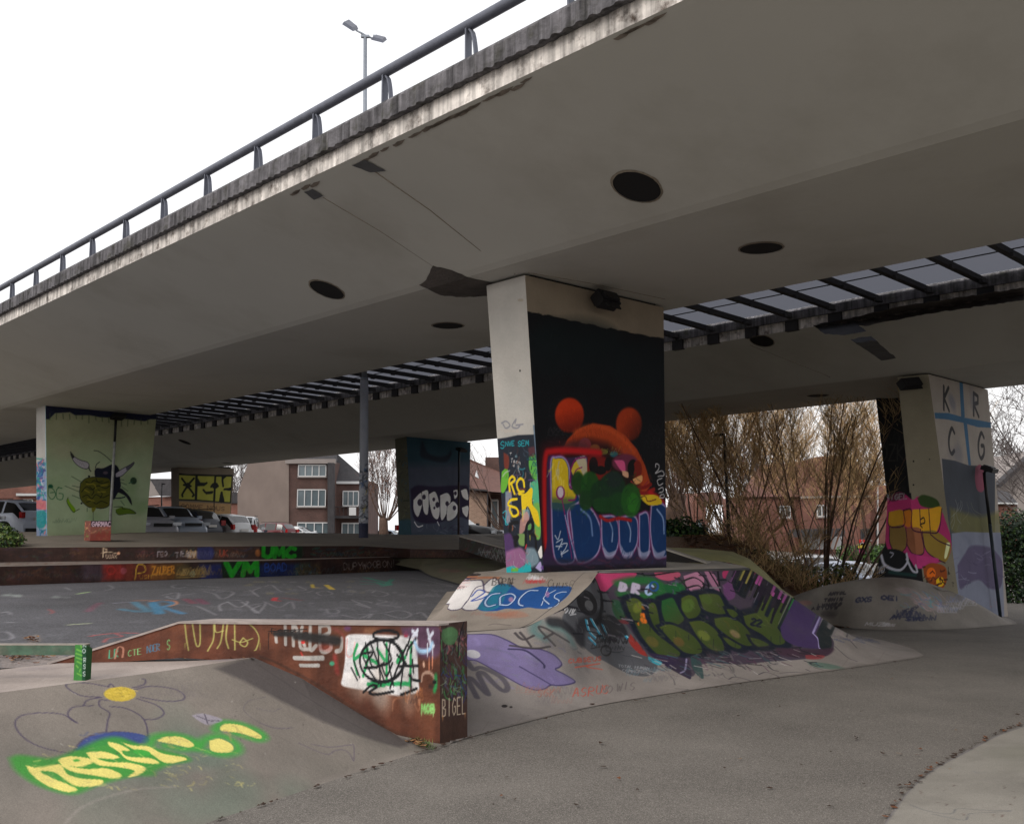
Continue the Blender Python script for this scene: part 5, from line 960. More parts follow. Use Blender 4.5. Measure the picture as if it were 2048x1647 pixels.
# ---------------- rusty ledge, side
s=LEDG;s.gain=1.22;s.col[:]=np.array([82,46,32])/255;s.blotch(26,.22,(62,34,24),.6,3);s.blotch(20,.16,(104,62,42),.5,4)
z=zz(520,1220,4.267);z8=zz(0,1060,3.938)
for t in z8([(870,1010),(960,960)]): pass
s.text('LR',218,1316,(8,-1.5),(1,-17),2.4,(60,140,110));s.stroke(z8((905,1010),(930,920),(970,930),(965,1000)),4,(150,104,86))
s.text('CTE',256,1312,(7,-1.3),(0,-12),1.6,(110,170,110),gap=.4);s.text('NDER',293,1305,(6,-1.2),(0,-14),2.2,(60,90,110),gap=.2,jit=.1);s.text('S.',334,1299,(6,-1),(0,-20),1.8,(110,160,100),sm=True)
ye2=(150,148,84)
for st in (z8((1455,735),(1470,860),(1485,945)),z8((1515,735),(1545,900),(1575,890),(1575,735)),z8((1685,735),(1680,860),(1635,950)),z8((1690,735),(1700,800),(1760,790)),z8((1760,735),(1740,870),(1710,930)),z8((1790,735),(1780,850),(1800,930)),z8((1830,860),(1900,880),(1990,850)),z8((1848,735),(1850,940)),z8((1915,845),(1890,890),(1930,915),(1950,880),(1915,845)),z8((1960,735),(2010,780),(2040,850),(2020,930),(2005,945))): s.stroke(st,2.8,ye2,.6,.9)
s.drips([(370,1285),(520,1285)],18,1.6,(120,110,60),.5,7)
wg=(150,146,142)
for st in (z((135,225),(140,270)),z((215,130),(218,290)),z((280,125),(285,300)),z((300,130),(345,230),(380,300)),z((360,140),(340,230),(350,320),(420,330)),z((430,120),(430,330),(480,300)),z((510,130),(520,340),(600,330),(590,260),(520,230),(590,190),(580,130),(510,130)),z((650,350),(690,330),(700,240))): s.stroke(st,7,wg,.2,.92)
s.stroke(z((350,360),(370,400)),4,(170,50,44),.5,.8);s.stroke(z((640,400),(660,520)),10,(150,52,50),.7,.6);s.ell(606,1283,4,4,(180,50,46),1.5);s.fill(z((480,330),(600,350),(620,250),(540,260)),(160,60,50),6,.35)
s.stroke(z((295,405),(420,408),(535,405)),8.5,wg,.2);s.stroke(z((345,468),(500,468)),6.5,wg,.2);s.ell(664,1326,5,4.5,(60,130,100),2)
s.stroke(z((75,190),(70,330)),1.6,(24,18,18));s.text('FSEK10',543,1266,(10,1),(0,-10),2.2,(22,18,18),jit=.08);s.stroke(z((70,180),(200,170),(400,160)),2,(24,18,18))
s.stroke(z((130,200),(260,200),(420,220),(640,245),(650,265),(500,250),(300,225)),12,(34,32,32),.5,.95)
s.ell(695,1256,7,5,(86,52,92),5,.8);s.ell(742,1261,14,6,(130,92,66),5,.6);s.stroke(z((620,150),(700,200),(730,300),(740,420)),6,(118,58,52),.7,.6)
wp=z((730,225),(780,203),(950,205),(1200,215),(1340,230),(1345,420),(1352,600),(1350,690),(1240,720),(1160,725),(960,690),(800,665),(698,635),(705,560),(725,420))
s.fill(wp,(190,188,188),2.5);s.blotch(6,.12,(160,150,140),.5,3,region=(700,1350,830,1390));s.stroke(z((745,240),(740,380),(790,380),(810,270)),2,(196,120,116),.6,.6)
gr=(30,132,74)
for st in (z((830,290),(800,400),(830,540)),z((880,380),(1000,450)),z((1080,290),(1080,600)),z((1000,330),(1060,420)),z((1220,350),(1170,440),(1240,400)),z((1290,280),(1280,640)),z((920,630),(1000,625),(1280,625)),z((950,640),(1060,635)),z((800,420),(920,330)),z((920,420),(880,560))): s.stroke(st,5.,gr,.2,.95)
s.ring(520+1075/4.267,1220+212/4.267,26,9.5,3.6,BK);s.ring(520+1040/4.267,1220+430/4.267,44,42,4.2,BK)
for st in (z((880,400),(940,520),(1010,620)),z((940,270),(1000,430),(1060,600)),z((1000,260),(1030,640)),z((1050,260),(1120,420),(1000,480),(890,490)),z((1110,260),(1100,450),(1140,640)),z((1150,280),(1220,420),(1200,660)),z((1250,300),(1160,520),(1110,660)),z((1340,230),(1270,320),(1250,380)),z((1290,200),(1260,300)),z((1170,380),(1250,460),(1190,480),(1260,470)),z((1300,420),(1310,530)),z((1230,470),(1350,475)),z((1270,550),(1310,590),(1370,600)),z((1290,550),(1290,670)),z((880,700),(950,640),(1000,650),(930,700),(1000,715),(1140,690)),z((1200,720),(1340,665)),z((780,490),(830,590)),z((800,430),(850,570)),z((1290,360),(1296,330)),z((900,280),(960,480),(1060,450)),z((1130,450),(1080,560),(1040,480)),z((870,370),(960,360),(900,450))): s.stroke(st,3.2,BK,.2)
s.ell(812,1268,4.5,6,(196,30,40),1);s.fill(z((1200,140),(1520,130),(1530,380),(1350,395),(1340,240),(1230,220)),(74,52,76),6,.85)
for st in (z((1300,175),(1340,210)),z((1345,170),(1310,215)),z((1430,165),(1445,230)),z((1475,190),(1440,240)),z((1450,240),(1455,290),(1480,300))): s.stroke(st,4.2,(176,178,190),.3)
s.stroke(z((1320,270),(1350,335),(1400,350),(1450,330),(1470,280)),5,(140,170,196),.5);s.drips(z((1430,280),(1475,290)),36,1.2,(180,182,190),.9,7);s.drips(z((1300,200),(1340,230)),14,1.,(180,182,190),.8,4);s.drips(z((1445,400),(1470,400)),34,1.2,(190,120,90),.9,4)
s.stroke(z((1395,450),(1400,470)),3.5,(176,140,120));s.stroke(z((1378,600),(1390,545),(1440,528),(1480,560),(1490,610)),3.2,(150,120,104));s.stroke(z((1500,560),(1500,640),(1490,680)),6,(40,130,70),.6);s.ell(869,1363,4,4.5,BK,1.5);s.ell(862,1372,5,5,(28,24,26),3,.6)
s.stroke(z((1130,850),(1140,770),(1200,740),(1290,760),(1350,860)),2.6,(130,88,66),.6,.6);dabs(s,810,1370,850,1400,22,[(150,92,54),(60,40,34),(170,120,90)],16,2,.6,1.57);s.text('MOB',843,1424,(7.4,0),(0,-16),2.6,(120,170,96),.4);s.fill(z((1380,800),(1480,800),(1480,880),(1380,870)),(110,160,90),4,.5);s.drips(z((1380,860),(1480,870)),12,1,(130,160,100),.7,5)
s.stroke(z((0,395),(150,450),(500,640),(900,910),(1300,1115),(1560,1160)),6,(52,34,26),.8,.6)
# ---------------- rusty ledge, end
s=LEND;s.gain=1.22;s.col[:]=np.array([58,40,36])/255
dabs(s,880,1250,934,1300,60,[(30,26,32),(70,56,70),(150,90,96),(80,90,90)],16,3,.8,1.57,seed=1);s.fill(z((1560,160),(1640,140),(1690,190),(1660,280),(1590,290),(1550,230)),(72,106,70),3);s.drips(z((1550,250),(1680,260)),26,1.6,(64,110,66),.9,14)
dabs(s,882,1300,932,1385,90,[(60,130,70),(24,22,26),(44,100,60),(80,86,90),(46,44,90)],22,2.2,.85,1.4,seed=2);s.stroke(z((1740,100),(1700,240),(1690,400)),3.,(14,12,16));dabs(s,884,1340,932,1380,16,[(40,70,130),(120,140,110)],14,2,.8)
s.text('BIGEL',885,1432,(6.6,-.9),(0,-34),2.2,(176,160,140),gap=.5);s.drips([(886,1430),(930,1425)],16,1.2,(170,120,70),.8,8);s.fill([(878,1440),(936,1430),(936,1490),(878,1495)],(54,36,28),10,.8,sm=False)
# ---------------- rusty steps
for s,yo in((URIS,0),(LRIS,1)):
    s.gain=1.25;s.col[:]=np.array([44,27,22])/255;s.blotch(60,.5,(34,22,20),.5,3+yo);s.blotch(30,.4,(60,36,26),.5,5+yo)
s=URIS
dabs(s,0,1096,900,1114,150,[(60,36,30),(30,34,44),(70,50,34),(40,50,40),(50,34,48)],14,2.4,.6,0,seed=61);s.tags(240,1112,900,1114,26,(8,13),[(96,84,76),(70,80,84),(104,60,44)],1.1,.55);s.text('P',206,1113,(9,-.2),(0,-17),2,(170,150,126),sm=False);s.text('UOAX',212,1116,(4.5,0),(0,-8),1.1,(160,140,120));s.ell(237,1106,3,3,(190,140,110),1);s.stroke([(202,1105),(216,1103),(234,1106)],1.4,(170,150,126))
s.text('FEO',316,1112,(5,0),(0,-10),1.,(140,134,140),jit=.1);s.text('TIERRIAX',352,1113,(5,-.1),(0,-10),1.2,(136,130,136),jit=.15);s.tags(362,1112,402,1114,8,(10,14),[(150,120,80),(140,136,140)],1.4,.8);s.fill([(395,1094),(425,1094),(425,1117),(395,1117)],(22,30,80),4,.8);s.text('UK',440,1112,(7,0),(0,-13),1.6,(116,48,32))
gg=(22,120,24);s.fill([(521,1092),(606,1091),(604,1116),(525,1117)],(10,30,14),2,.9,sm=False);s.text('UMC',526,1114,(18,0),(1,-20),8.5,gg,.15);s.ell(516,1105,6,7,(120,70,30),3,.8)
dabs(s,620,1095,720,1114,40,[(20,44,56),(30,70,60),(40,44,50)],12,2.4,.7,0);dabs(s,700,1098,760,1114,14,[(60,64,56),(44,44,40)],12,2,.6)
dabs(s,240,1098,310,1112,12,[(80,40,40),(58,34,40)],14,2,.6,0)
s=LRIS
dabs(s,0,1128,760,1158,170,[(58,34,28),(28,32,42),(74,46,30),(40,48,36),(56,34,44)],16,3,.6,0,seed=62)
for c,x0,x1,sd in(((60,46,54),165,215,1),((120,36,30),205,265,2),((92,42,30),250,305,3),((110,70,30),300,365,4),((66,56,34),350,380,5),((26,34,84),400,445,6),((20,34,78),500,600,7),((40,60,56),590,620,8),((58,48,34),600,640,9)): s.fill([(x0,1128),(x1,1126),(x1,1158),(x0,1160)],c,9,.85,sm=False)
s.ring(222,1140,8,8,2.4,(140,40,34));s.ell(247,1141,6,7,(130,60,66),2);s.stroke([(270,1158),(275,1130),(288,1130),(290,1142),(276,1146)],2,(176,140,50));s.text('USH',280,1157,(6,-.2),(0,-8),1.2,(150,110,40),gap=.4)
s.text('ZAUBER',305,1149,(6.,-.3),(0,-15),2.4,(176,116,40),jit=.1);s.tags(345,1148,372,1150,6,(14,18),[(120,100,60)],1.6,.8);s.text('G-',380,1152,(10,0),(0,-10),1.6,(90,100,80))
s.fill([(442,1122),(518,1120),(520,1152),(446,1155)],(8,26,12),1.5,.95,sm=False);s.text('VM',450,1150,(28,-.6),(2,-26),11,gg,.12)
s.text('BOAD',530,1142,(9,-.3),(0,-15),2.2,(30,60,130),sm=True);dabs(s,590,1128,640,1145,30,[(60,90,80),(90,70,40),(40,60,90)],10,2,.7);s.text('DUPYWOOBON!',687,1139,(7.6,-.5),(0,-13),1.2,(120,110,106),jit=.08,sm=True);dabs(s,0,1135,160,1160,30,[(40,48,34),(66,40,28),(50,34,40)],20,4,.5,seed=4)
s.tags(0,1150,200,1158,10,(8,14),[(84,66,50),(60,60,70)],1.2,.5);s.tags(380,1150,760,1146,18,(8,14),[(96,90,84),(60,84,90),(120,90,40)],1.1,.55)
s.stroke([(300,1150),(340,1146),(370,1150)],1.4,(150,110,50),.4,.7)
# ---------------- dark floor chalk and paint
s=FLOOR;s.gain=1.25;s.col[:]=np.array([70,69,72])/255;s.blotch(90,1.,(62,62,64),.4,3);s.blotch(50,.8,(80,78,78),.3,5)
def jr(px): s.stroke(*px)
z=zz(0,1060,3.938)
tr_=(124,122,126)
s.stroke(z((880,575),(1000,565),(1080,565)),5,(118,120,134),.3,wm=.05);s.stroke(z((1060,565),(1110,600),(1160,640),(1050,635),(950,620)),5,(62,104,124),.3,.8,wm=.12);s.stroke(z((1050,552),(1250,552)),3,(150,100,70),.4,wm=.05)
s.stroke(z((1200,570),(1230,610),(1255,655)),6,(52,106,136),.3,.85,wm=.14);s.stroke(z((1200,565),(1320,560),(1370,580),(1280,602),(1330,620),(1440,655)),6,(62,106,136),.3,.85,wm=.11);s.stroke(z((1180,560),(1260,550),(1370,555),(1390,578),(1330,598)),2,(176,110,70),.3,wm=.035)
for st in (z((1400,425),(1350,440),(1400,455),(1470,445)),z((1470,430),(1600,440),(1740,450)),z((1560,465),(1700,470),(1840,490),(1750,540),(1690,500),(1600,480)),z((1280,510),(1400,490),(1390,540),(1310,520),(1420,510),(1540,495)),z((1780,545),(1950,560),(1880,605),(1790,560)),z((1900,560),(2040,650),(1990,620),(2048,590)),z((1480,590),(1560,600),(1700,665)),z((0,650),(60,640),(85,660)),z((20,722),(140,725)),z((0,800),(60,800),(100,840),(60,860),(0,860)),z((510,450),(560,470)),z((860,430),(890,455),(820,475)),z((1740,635),(1730,590),(1800,560))): s.stroke(st,1.3,tr_,.3,.85,wm=.028)
s.stroke(z((610,500),(700,485),(650,492)),3,(120,140,96),.4,wm=.07);s.stroke(z((550,742),(700,732)),3,(140,146,120),.4,wm=.08);s.stroke(z((720,830),(900,808),(1080,808)),2,(150,66,66),.4,wm=.04);s.stroke(z((900,812),(960,835),(850,850),(820,880)),2,(130,66,66),.4,wm=.03);s.stroke(z((690,640),(740,600),(790,570)),4,(92,64,74),.5,wm=.1);s.stroke(z((1460,540),(1530,575)),5,(96,56,66),.4,wm=.12);s.stroke(z((1560,540),(1620,580)),5,(92,56,70),.4,wm=.12);s.stroke(z((380,620),(420,640),(400,655)),2,(120,60,60),.4,wm=.03)
for st in (z((10,520),(60,515)),z((80,520),(170,525)),z((400,535),(540,530))): s.tags(st[0][0],st[0][1],st[-1][0],st[-1][1],5,(3,6),[(120,126,122)],1,.7)
z=zz(500,1060,3.938)
for st in (z((120,440),(170,430),(250,480),(420,490),(500,475)),z((0,470),(70,520),(20,480),(80,450)),z((110,560),(230,605),(320,560),(350,615)),z((0,590),(120,575),(60,650),(10,620)),z((520,490),(600,475),(650,500),(560,510),(520,490)),z((600,620),(690,625),(690,650),(620,650),(600,620)),z((720,560),(960,570),(800,545),(950,610),(840,580)),z((720,665),(860,690),(960,655),(930,690)),z((860,660),(1040,650),(1180,630),(1270,660),(1200,690),(1060,660)),z((1000,545),(1080,560),(1000,580),(1180,600)),z((1310,655),(1350,645),(1400,690)),z((960,490),(1000,475),(1090,500),(1030,520),(960,510)),z((1120,370),(1300,380),(1600,440)),z((1390,430),(1520,435),(1600,445)),z((730,365),(860,380)),z((380,440),(440,470),(300,480))): s.stroke(st,1.2,(112,110,114),.3,.85,wm=.03)
for st in (z((880,400),(1000,410),(1060,430),(1120,385)),z((880,425),(1020,420)),z((900,370),(1100,420),(1040,440))): s.stroke(st,3,(44,98,84),.3,wm=.11)
s.stroke(z((490,425),(500,450),(540,450)),2.4,(150,130,50),wm=.07);s.stroke(z((600,430),(650,465)),2.4,(160,136,50),wm=.1);s.stroke(z((200,530),(190,550),(230,555)),3,(150,46,50),wm=.09);s.stroke(z((250,530),(400,550)),4,(92,52,54),.5,.7,wm=.1)
s.tags(380,1180,900,1235,36,(4,8),[(104,102,108)],1.1,.8,squash=.7);s.tags(470,1160,740,1190,24,(3,6),[(110,108,110),(110,104,70)],1.,.7,squash=.7);s.tags(0,1190,360,1280,12,(4,8),[(104,104,108)],1.,.6,squash=.6)
s.fill([(0,1338),(0,1308),(60,1296),(100,1306),(130,1312),(98,1330)],(116,106,100),8,.8);s.fill([(50,1275),(75,1268),(80,1282),(60,1286)],(110,100,94),4,.7)
s=RBANK;s.gain=1.45;s.col[:]=np.array([70,67,54])/255;s.blotch(10,.8,(58,58,46),.5,4);s.tags(872,1140,905,1146,8,(4,7),[(104,60,62)],1.4,.8,squash=.7);s.tags(925,1130,960,1136,6,(4,8),[(70,86,50)],1.2,.7)
s.fill([(838,1136),(862,1150),(916,1166),(900,1166),(850,1154)],(46,46,48),3,.8)
s=PLAT;s.gain=1.4;s.col[:]=np.array([82,76,69])/255;s.fill([(-400,1060),(1100,1060),(1100,1082),(820,1080),(400,1078),(-400,1079)],(62,59,56),5,.8,sm=False);s.blotch(40,1.2,(70,66,60),.4,3)
s=TREAD;s.gain=1.2;s.col[:]=np.array([104,94,88])/255;s.blotch(40,.6,(84,76,70),.5,4);dabs(s,0,1122,160,1127,30,[(90,60,46),(70,50,40)],6,1.5,.7)
# ---------------- right mound and the others
s=MOUND;s.gain=1.5;s.wf=1.5;s.col[:]=np.array([92,88,84])/255;s.blotch(20,.7,(80,77,72),.4,3)
nb=(40,42,58)
z=zz(1220,1120,3.2)
for i,(t,x,y,k) in enumerate((('AMYOL',1400,222,15),('TGHIX',1370,262,16),('LMNOPO',1330,296,17),('ASTUVW',1290,316,19))): s.text(t,1220+x/3.2,1120+y/3.2,(k/3.2,-.3),(1.2,-5),1.1,(48,46,50),gap=.55,wm=.02)
s.text('GXS',1220+1570/3.2,1120+265/3.2,(9,0),(2,-9),1.6,nb,jit=.1,sm=True);s.text('OE',1220+1735/3.2,1120+250/3.2,(11,.5),(1,-8),2.2,nb);s.text('i',1220+1825/3.2,1120+258/3.2,(6,0),(0,-9),1.8,nb)
s.tags(1775,1225,1850,1240,8,(8,12),[nb],1.6,.8);s.text('ALFEX',1780,1238,(10,-4),(4,-8),1.3,nb,jit=.15);s.text('SWL',1810,1240,(11,0),(3,-7),1.8,nb,sm=True)
s.text('MUZA',1730,1250,(10,.2),(3,-6),1.,(128,126,128),sm=True);s.tags(1745,1250,1790,1252,4,(5,8),[(126,124,126)],1.,.8);s.ell(1658,1227,16,8,(58,54,54),5,.8);s.ell(1610,1205,14,5,(120,80,76),5,.5)
s.fill(z((1820,180),(1920,175),(2048,260),(2150,330),(2000,300),(1900,230)),(112,100,102),4,.6);dabs(s,1800,1178,1880,1215,34,[(130,110,112),(80,84,110),(70,104,110)],24,1.6,.7,.55,seed=5);s.tags(1870,1200,1920,1225,10,(6,10),[(80,84,104),(120,120,128)],1.3,.6);s.blotch(4,.4,(62,54,50),.5,8,region=(1760,1156,1850,1170))
s=GM;s.gain=1.65;s.col[:]=np.array([92,90,62])/255;s.blotch(16,.7,(76,76,50),.5,4);s.blotch(8,.5,(98,92,74),.5,6)
s=SLAB;s.gain=1.2;s.col[:]=np.array([120,116,109])/255;s.blotch(20,.5,(106,104,94),.4,3)
z=zz(1500,1140,3.248)
s.stroke(z((1040,1520),(1150,1560),(1300,1580),(1350,1545),(1500,1555),(1700,1560),(1560,1570),(1420,1580),(1390,1620),(1180,1580)),2.4,(78,78,82),.5,.8);s.stroke(z((1450,1300),(1480,1315),(1520,1312)),1.6,(96,96,102),.5,.7)
dabs(s,1830,1560,2040,1640,14,[(60,46,42),(80,60,54)],7,2,.9,seed=6);s.stroke([(1768,1647),(1817,1580),(1869,1537),(1931,1503),(1993,1471),(2048,1451)],5,(84,80,84),.8,.7)
# ================================================================== LINK THE PAINTED THINGS
for k in PIER: finish_pier(k)
root=empty('skate_platform',pf[3]*np.array([1,1,0]),'raised concrete platform with two long rusty steel steps painted with tags','skate platform')
painted_mesh('platform_top',[(PLAT,False)],M['paintc'],root)
painted_mesh('riser',[(URIS,False)],M['rust'],root,smooth=False);painted_mesh('tread',[(TREAD,False)],M['paintc'],root);painted_mesh('riser',[(LRIS,False)],M['rust'],root,smooth=False)
o=painted_mesh('skate_floor',[(FLOOR,False)],M['asphd']);tag(o,kind='structure')
o=painted_mesh('concrete_bank',[(RBANK,False)],M['paintc']);tag(o,'small pale concrete bank at the right end of the rusty steps','skate bank')
root=empty('skate_bank',(-2.5,6.5,0),'near left sloping concrete bank painted with yellow green letters and a purple outlined flower','skate bank')
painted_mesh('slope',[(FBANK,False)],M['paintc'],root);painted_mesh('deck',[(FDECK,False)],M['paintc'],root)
# rusted ledge
root=empty('grind_ledge',LR*np.array([1,1,0]),'rust brown steel wedge ledge with a white panel of black and green scrawl','skate ledge')
back=[vplane(LR,LT,x,y)+LW for x,y in zip(lx,lty)];bb=[vplane(LR,LT,x,y)+LW for x,y in zip(lx,lby)]
n=len(lx)
painted_mesh('side_plate',[(LEDG,False)],M['rust'],root,extra=[(bb+back,[(i+1,i,n+i,n+i+1) for i in range(n-1)],(84,50,38))],smooth=False)
painted_mesh('end_plate',[(LEND,False)],M['rust'],root,smooth=False)
mb=MB();tp=[vplane(LR,LT,x,y) for x,y in zip(lx,lty)];up=np.array([0,0,.012]);ovr=-LW/np.linalg.norm(LW)*.012
R1=[[p+ovr-up,p+ovr+up*0+np.array([0,0,.004]),p+LW+np.array([0,0,.004]),p+LW-up] for p in tp];mb.loft(R1)
mb.add(R1[-1],[(0,1,2,3)]);mb.build('top_plate',M['coplate'],root)
# central bank
o=MB();o.add(ztop,[tuple(range(len(ztop)))])
root=empty('skate_bank',(1.5,11,0),'big central concrete bank round the bear mural pier covered in green and purple graffiti','skate bank')
painted_mesh('front_slope',[(CFRONT,False)],M['paintc'],root);painted_mesh('side_slope',[(CLEFT,False)],M['paintc'],root);o.build('deck',M['concrete'],root)
cop=MB();cop.tube([cc[5]+np.array([0,0,-.006])]+[cc[6]+np.array([0,0,-.006])]+[cc[7]+np.array([0,0,-.006])],.022,8);cop.build('coping',M['galvd'],root)
o=painted_mesh('skate_mound',[(MOUND,False)],M['paintc']);tag(o,'smooth concrete mound with small dark tags in front of the K R C G pier','skate mound')
o=painted_mesh('skate_mound',[(GM,False)],M['paintc']);tag(o,'yellow green rounded concrete mound behind the central bank beside the bare shrubs','skate mound')
o=painted_mesh('skate_bank',[(SLAB,False)],M['paintc']);tag(o,'pale low curved concrete bank in the bottom right corner','skate bank')
# ================================================================== SMALL THINGS IN THE PARK
M['white']=mat('white_paint',S3(196,196,194),.5,.06,6);M['black']=mat('black_paint',S3(22,22,24),.5,.1,8);M['redp']=mat('red_plastic',S3(150,20,18),.35,.05,4)
def plainpaint(mb_name,mb,rgb): pass
# green grind rail (low square bar on a post)
rr=empty('grind_rail',atz(166,1357,.65),'low green square steel grind rail on a short sticker covered post','grind rail')
pb0=atz(166,1357,.65);YR=pb0[1]
M['railg']=mat('rail_green',S3(70,96,78),.55,.35,14,.2,dirt=S3(110,100,90),dirtamt=.5,dirtscale=9);M['railt']=mat('rail_top',S3(168,160,150),.4,.2,12,0,metal=.5)
zt=float(aty(160,1287,YR)[2]);xr=float(aty(176,1290,YR)[0])
MB().box((xr-1.6,YR,zt-.037),(3.2,.07,.066)).build('bar',M['railg'],rr);MB().box((xr-1.6,YR,zt-.002),(3.2,.072,.006)).build('top_plate',M['railt'],rr)
pl_=plane_surf((pb0[0]-.045,YR-.045,.64),(pb0[0]+.045,YR-.075,.64),(pb0[0]+.045,YR-.075,zt),(pb0[0]-.045,YR-.045,zt),.004,(52,110,50));pl_.gain=1.15
pl_.fill([(164,1280),(185,1280),(185,1360),(164,1360)],(22,60,40),1,sm=False)
for k_ in range(5): pl_.text(random.choice(['SP','RE','OZ','SH']),166,1352-k_*15,(6,0),(0,-9),1.3,(170,180,176),jit=.2)
for k_ in range(8): pl_.stroke([(152+random.random()*10,1290+k_*8),(156+random.random()*8,1294+k_*8)],3,(120,170,70),.5,.6)
ex_=[([(pb0[0]-.045,YR+.045,.64),(pb0[0]+.045,YR+.02,.64),(pb0[0]+.045,YR+.02,zt-.03),(pb0[0]-.045,YR+.045,zt-.03),(pb0[0]-.045,YR-.045,.64),(pb0[0]+.045,YR-.075,.64),(pb0[0]+.045,YR-.075,zt),(pb0[0]-.045,YR-.045,zt)],[(1,0,3,2),(0,4,7,3),(5,1,2,6),(7,6,2,3)],(40,86,48))]
painted_mesh('post',[(pl_,False)],M['paint'],rr,extra=ex_,smooth=False)
# painted block planter on the platform
def boxpaint(name,o,eu,ev,h,steps,base,paint,label,cat,rootloc=None):
    """block with two painted faces: front (o->o+eu) and side (o->o-ev... )"""
    root=empty(name,o,label,cat);o=np.array(o,float);eu=np.array(eu,float);ev=np.array(ev,float);H=np.array([0,0,h])
    f=plane_surf(o,o+eu,o+eu+H,o+H,steps,base);sd=plane_surf(o-ev*0+ev,o,o+H,o+ev+H,steps,base);paint(f,sd)
    painted_mesh('block',[(f,False),(sd,False)],M['paintc'],root,extra=[([o+H,o+eu+H,o+eu+ev+H,o+ev+H],[(0,1,2,3)],(90,70,60)),([o+eu,o+eu+ev,o+eu+ev+H,o+eu+H],[(0,1,2,3)],base),([o+ev,o+eu+ev,o+eu+ev+H,o+ev+H],[(0,1,2,3)],base)],smooth=False)
    return root
Yp=23.9;o_=aty(180,1081,Yp);e_=aty(221,1081,Yp)-o_;v_=aty(168,1078,Yp+.35)-o_;v_[2]=0
def pp(f,sd):
    f.gain=1.3;sd.gain=1.2;f.fill([(178,1040),(224,1040),(224,1050),(178,1052)],(34,26,36),2,.9);f.text('GARMAC',184,1052,(5,0),(0,-9),1.3,(150,130,140),sm=True)
    dabs(f,180,1052,220,1078,40,[(110,50,40),(96,80,60),(70,90,50),(150,110,80),(90,36,30)],10,2,.6);f.fill([(178,1066),(224,1064),(224,1084),(178,1084)],(88,34,28),5,.7)
    dabs(sd,168,1042,180,1078,20,[(170,130,90),(96,110,50),(130,60,46)],8,2,.8)
boxpaint('planter',o_,e_,v_,float(aty(180,1041,Yp)[2]-o_[2]),.012,(92,52,44),pp,'small square red painted block planter on the platform in front of the left pier','planter')
# hubba ledge at the right end of the platform
A0=aty(918,1098,26.3);A1=aty(1014,1128,22.6);B1=aty(1014,1099,22.6);B0=aty(918,1073,26.3);ex=np.array([.62,.55,0])
hs=plane_surf(A0,A1,B1,B0,.02,(40,36,34));hs.gain=1.4;dabs(hs,915,1075,1012,1120,70,[(36,60,40),(60,30,28),(40,60,66),(26,24,26),(70,40,56)],14,3,.7,seed=2);hs.tags(950,1095,1008,1115,10,(9,14),[(110,112,116)],1.2,.85,slope=.3);hs.tags(890,1090,930,1098,3,(6,9),[(80,80,70)],1,.6)
root=empty('grind_ledge',(A0[0],A0[1],A0[2]),'dark sloping ledge with faint tags at the right end of the raised platform','skate ledge')
painted_mesh('side_plate',[(hs,False)],M['paint'],root,extra=[([A0,A1,A1+ex,A0+ex],[(0,1,2,3)],(40,38,36)),([A1,A1+ex,B1+ex,B1],[(0,1,2,3)],(50,46,44)),([A0+ex,A1+ex,B1+ex,B0+ex],[(0,1,2,3)],(50,46,44))],smooth=False)
mb=MB();t_=np.array([0,0,.03]);mb.add([B0,B1,B1+ex,B0+ex,B0+t_,B1+t_,B1+ex+t_,B0+ex+t_],[(0,3,2,1),(4,5,6,7),(0,1,5,4),(1,2,6,5),(2,3,7,6),(3,0,4,7)]);mb.build('top_plate',M['concrete'],root)
# dark wedge ledge right of the central pier
A0=aty(1322,1136,16.9);A1=aty(1413,1134,15.6);B1=aty(1413,1127,15.6);B0=aty(1322,1097,16.9);ex=np.array([.10,.2,0])
hs=plane_surf(A0,A1,B1,B0,.015,(20,18,18));hs.gain=1.5;hs.tags(1345,1128,1400,1132,8,(5,8),[(70,60,40),(60,62,60)],1.2,.8);hs.fill([(1376,1126),(1416,1128),(1416,1136),(1376,1136)],(60,56,24),2,.8,sm=False)
root=empty('grind_ledge',A0,'small black wedge ledge with pale top just right of the bear mural pier','skate ledge')
painted_mesh('side_plate',[(hs,False)],M['paint'],root,extra=[([A1,A1+ex,B1+ex,B1],[(0,1,2,3)],(30,28,28)),([A0+ex,A1+ex,B1+ex,B0+ex],[(0,1,2,3)],(30,28,28))],smooth=False)
t_=np.array([0,0,.03]);mb=MB();mb.add([B0,B1,B1+ex,B0+ex,B0+t_,B1+t_,B1+ex+t_,B0+ex+t_],[(0,3,2,1),(4,5,6,7),(0,1,5,4),(1,2,6,5),(2,3,7,6),(3,0,4,7)]);mb.build('top_plate',M['concrete'],root)
# black wall-like pier behind the K R C G pier
Yb=24.3
bt=[aty(1746,745,Yb),aty(1806,745,Yb+.1)];bb_=[aty(1775,1000,Yb),aty(1850,1000,Yb+.1)]
def down(a,b,z):k=(a[2]-z)/(a[2]-b[2]);return a+(b-a)*k
q0=plane_surf(bb_[0],bb_[1],bt[1],bt[0],.02,(13,13,15));q0.gain=1.5
lowL=aty(1735,1172,Yb-.6);lowR=aty(1860,1172,Yb+.05);midL=aty(1770,1090,Yb-.1);midR=aty(1852,1090,Yb+.1)
q1=polysurf([[lowL,lowR],[midL,midR],[bb_[0],bb_[1]]],.02,(14,14,16));q1.gain=1.5
for q in (q0,):
    q.text('OZK',1762,920,(13,0),(1,-32),3,(32,30,28),jit=.05);q.tags(1764,870,1790,900,4,(20,30),[(30,28,27)],1.6,.8)
q0.text('BIGEL',1770,1000,(7,-.5),(1,-12),1.1,(110,110,112));ukpiece(q1);ukpiece(q0)
root=empty('bridge_pier',(float(bb_[0][0]),Yb,-.7),'narrow black painted pier flared at its foot behind the K R C G pier','pier','tapered concrete piers of the viaduct')
dv=np.array([.9,.75,0])
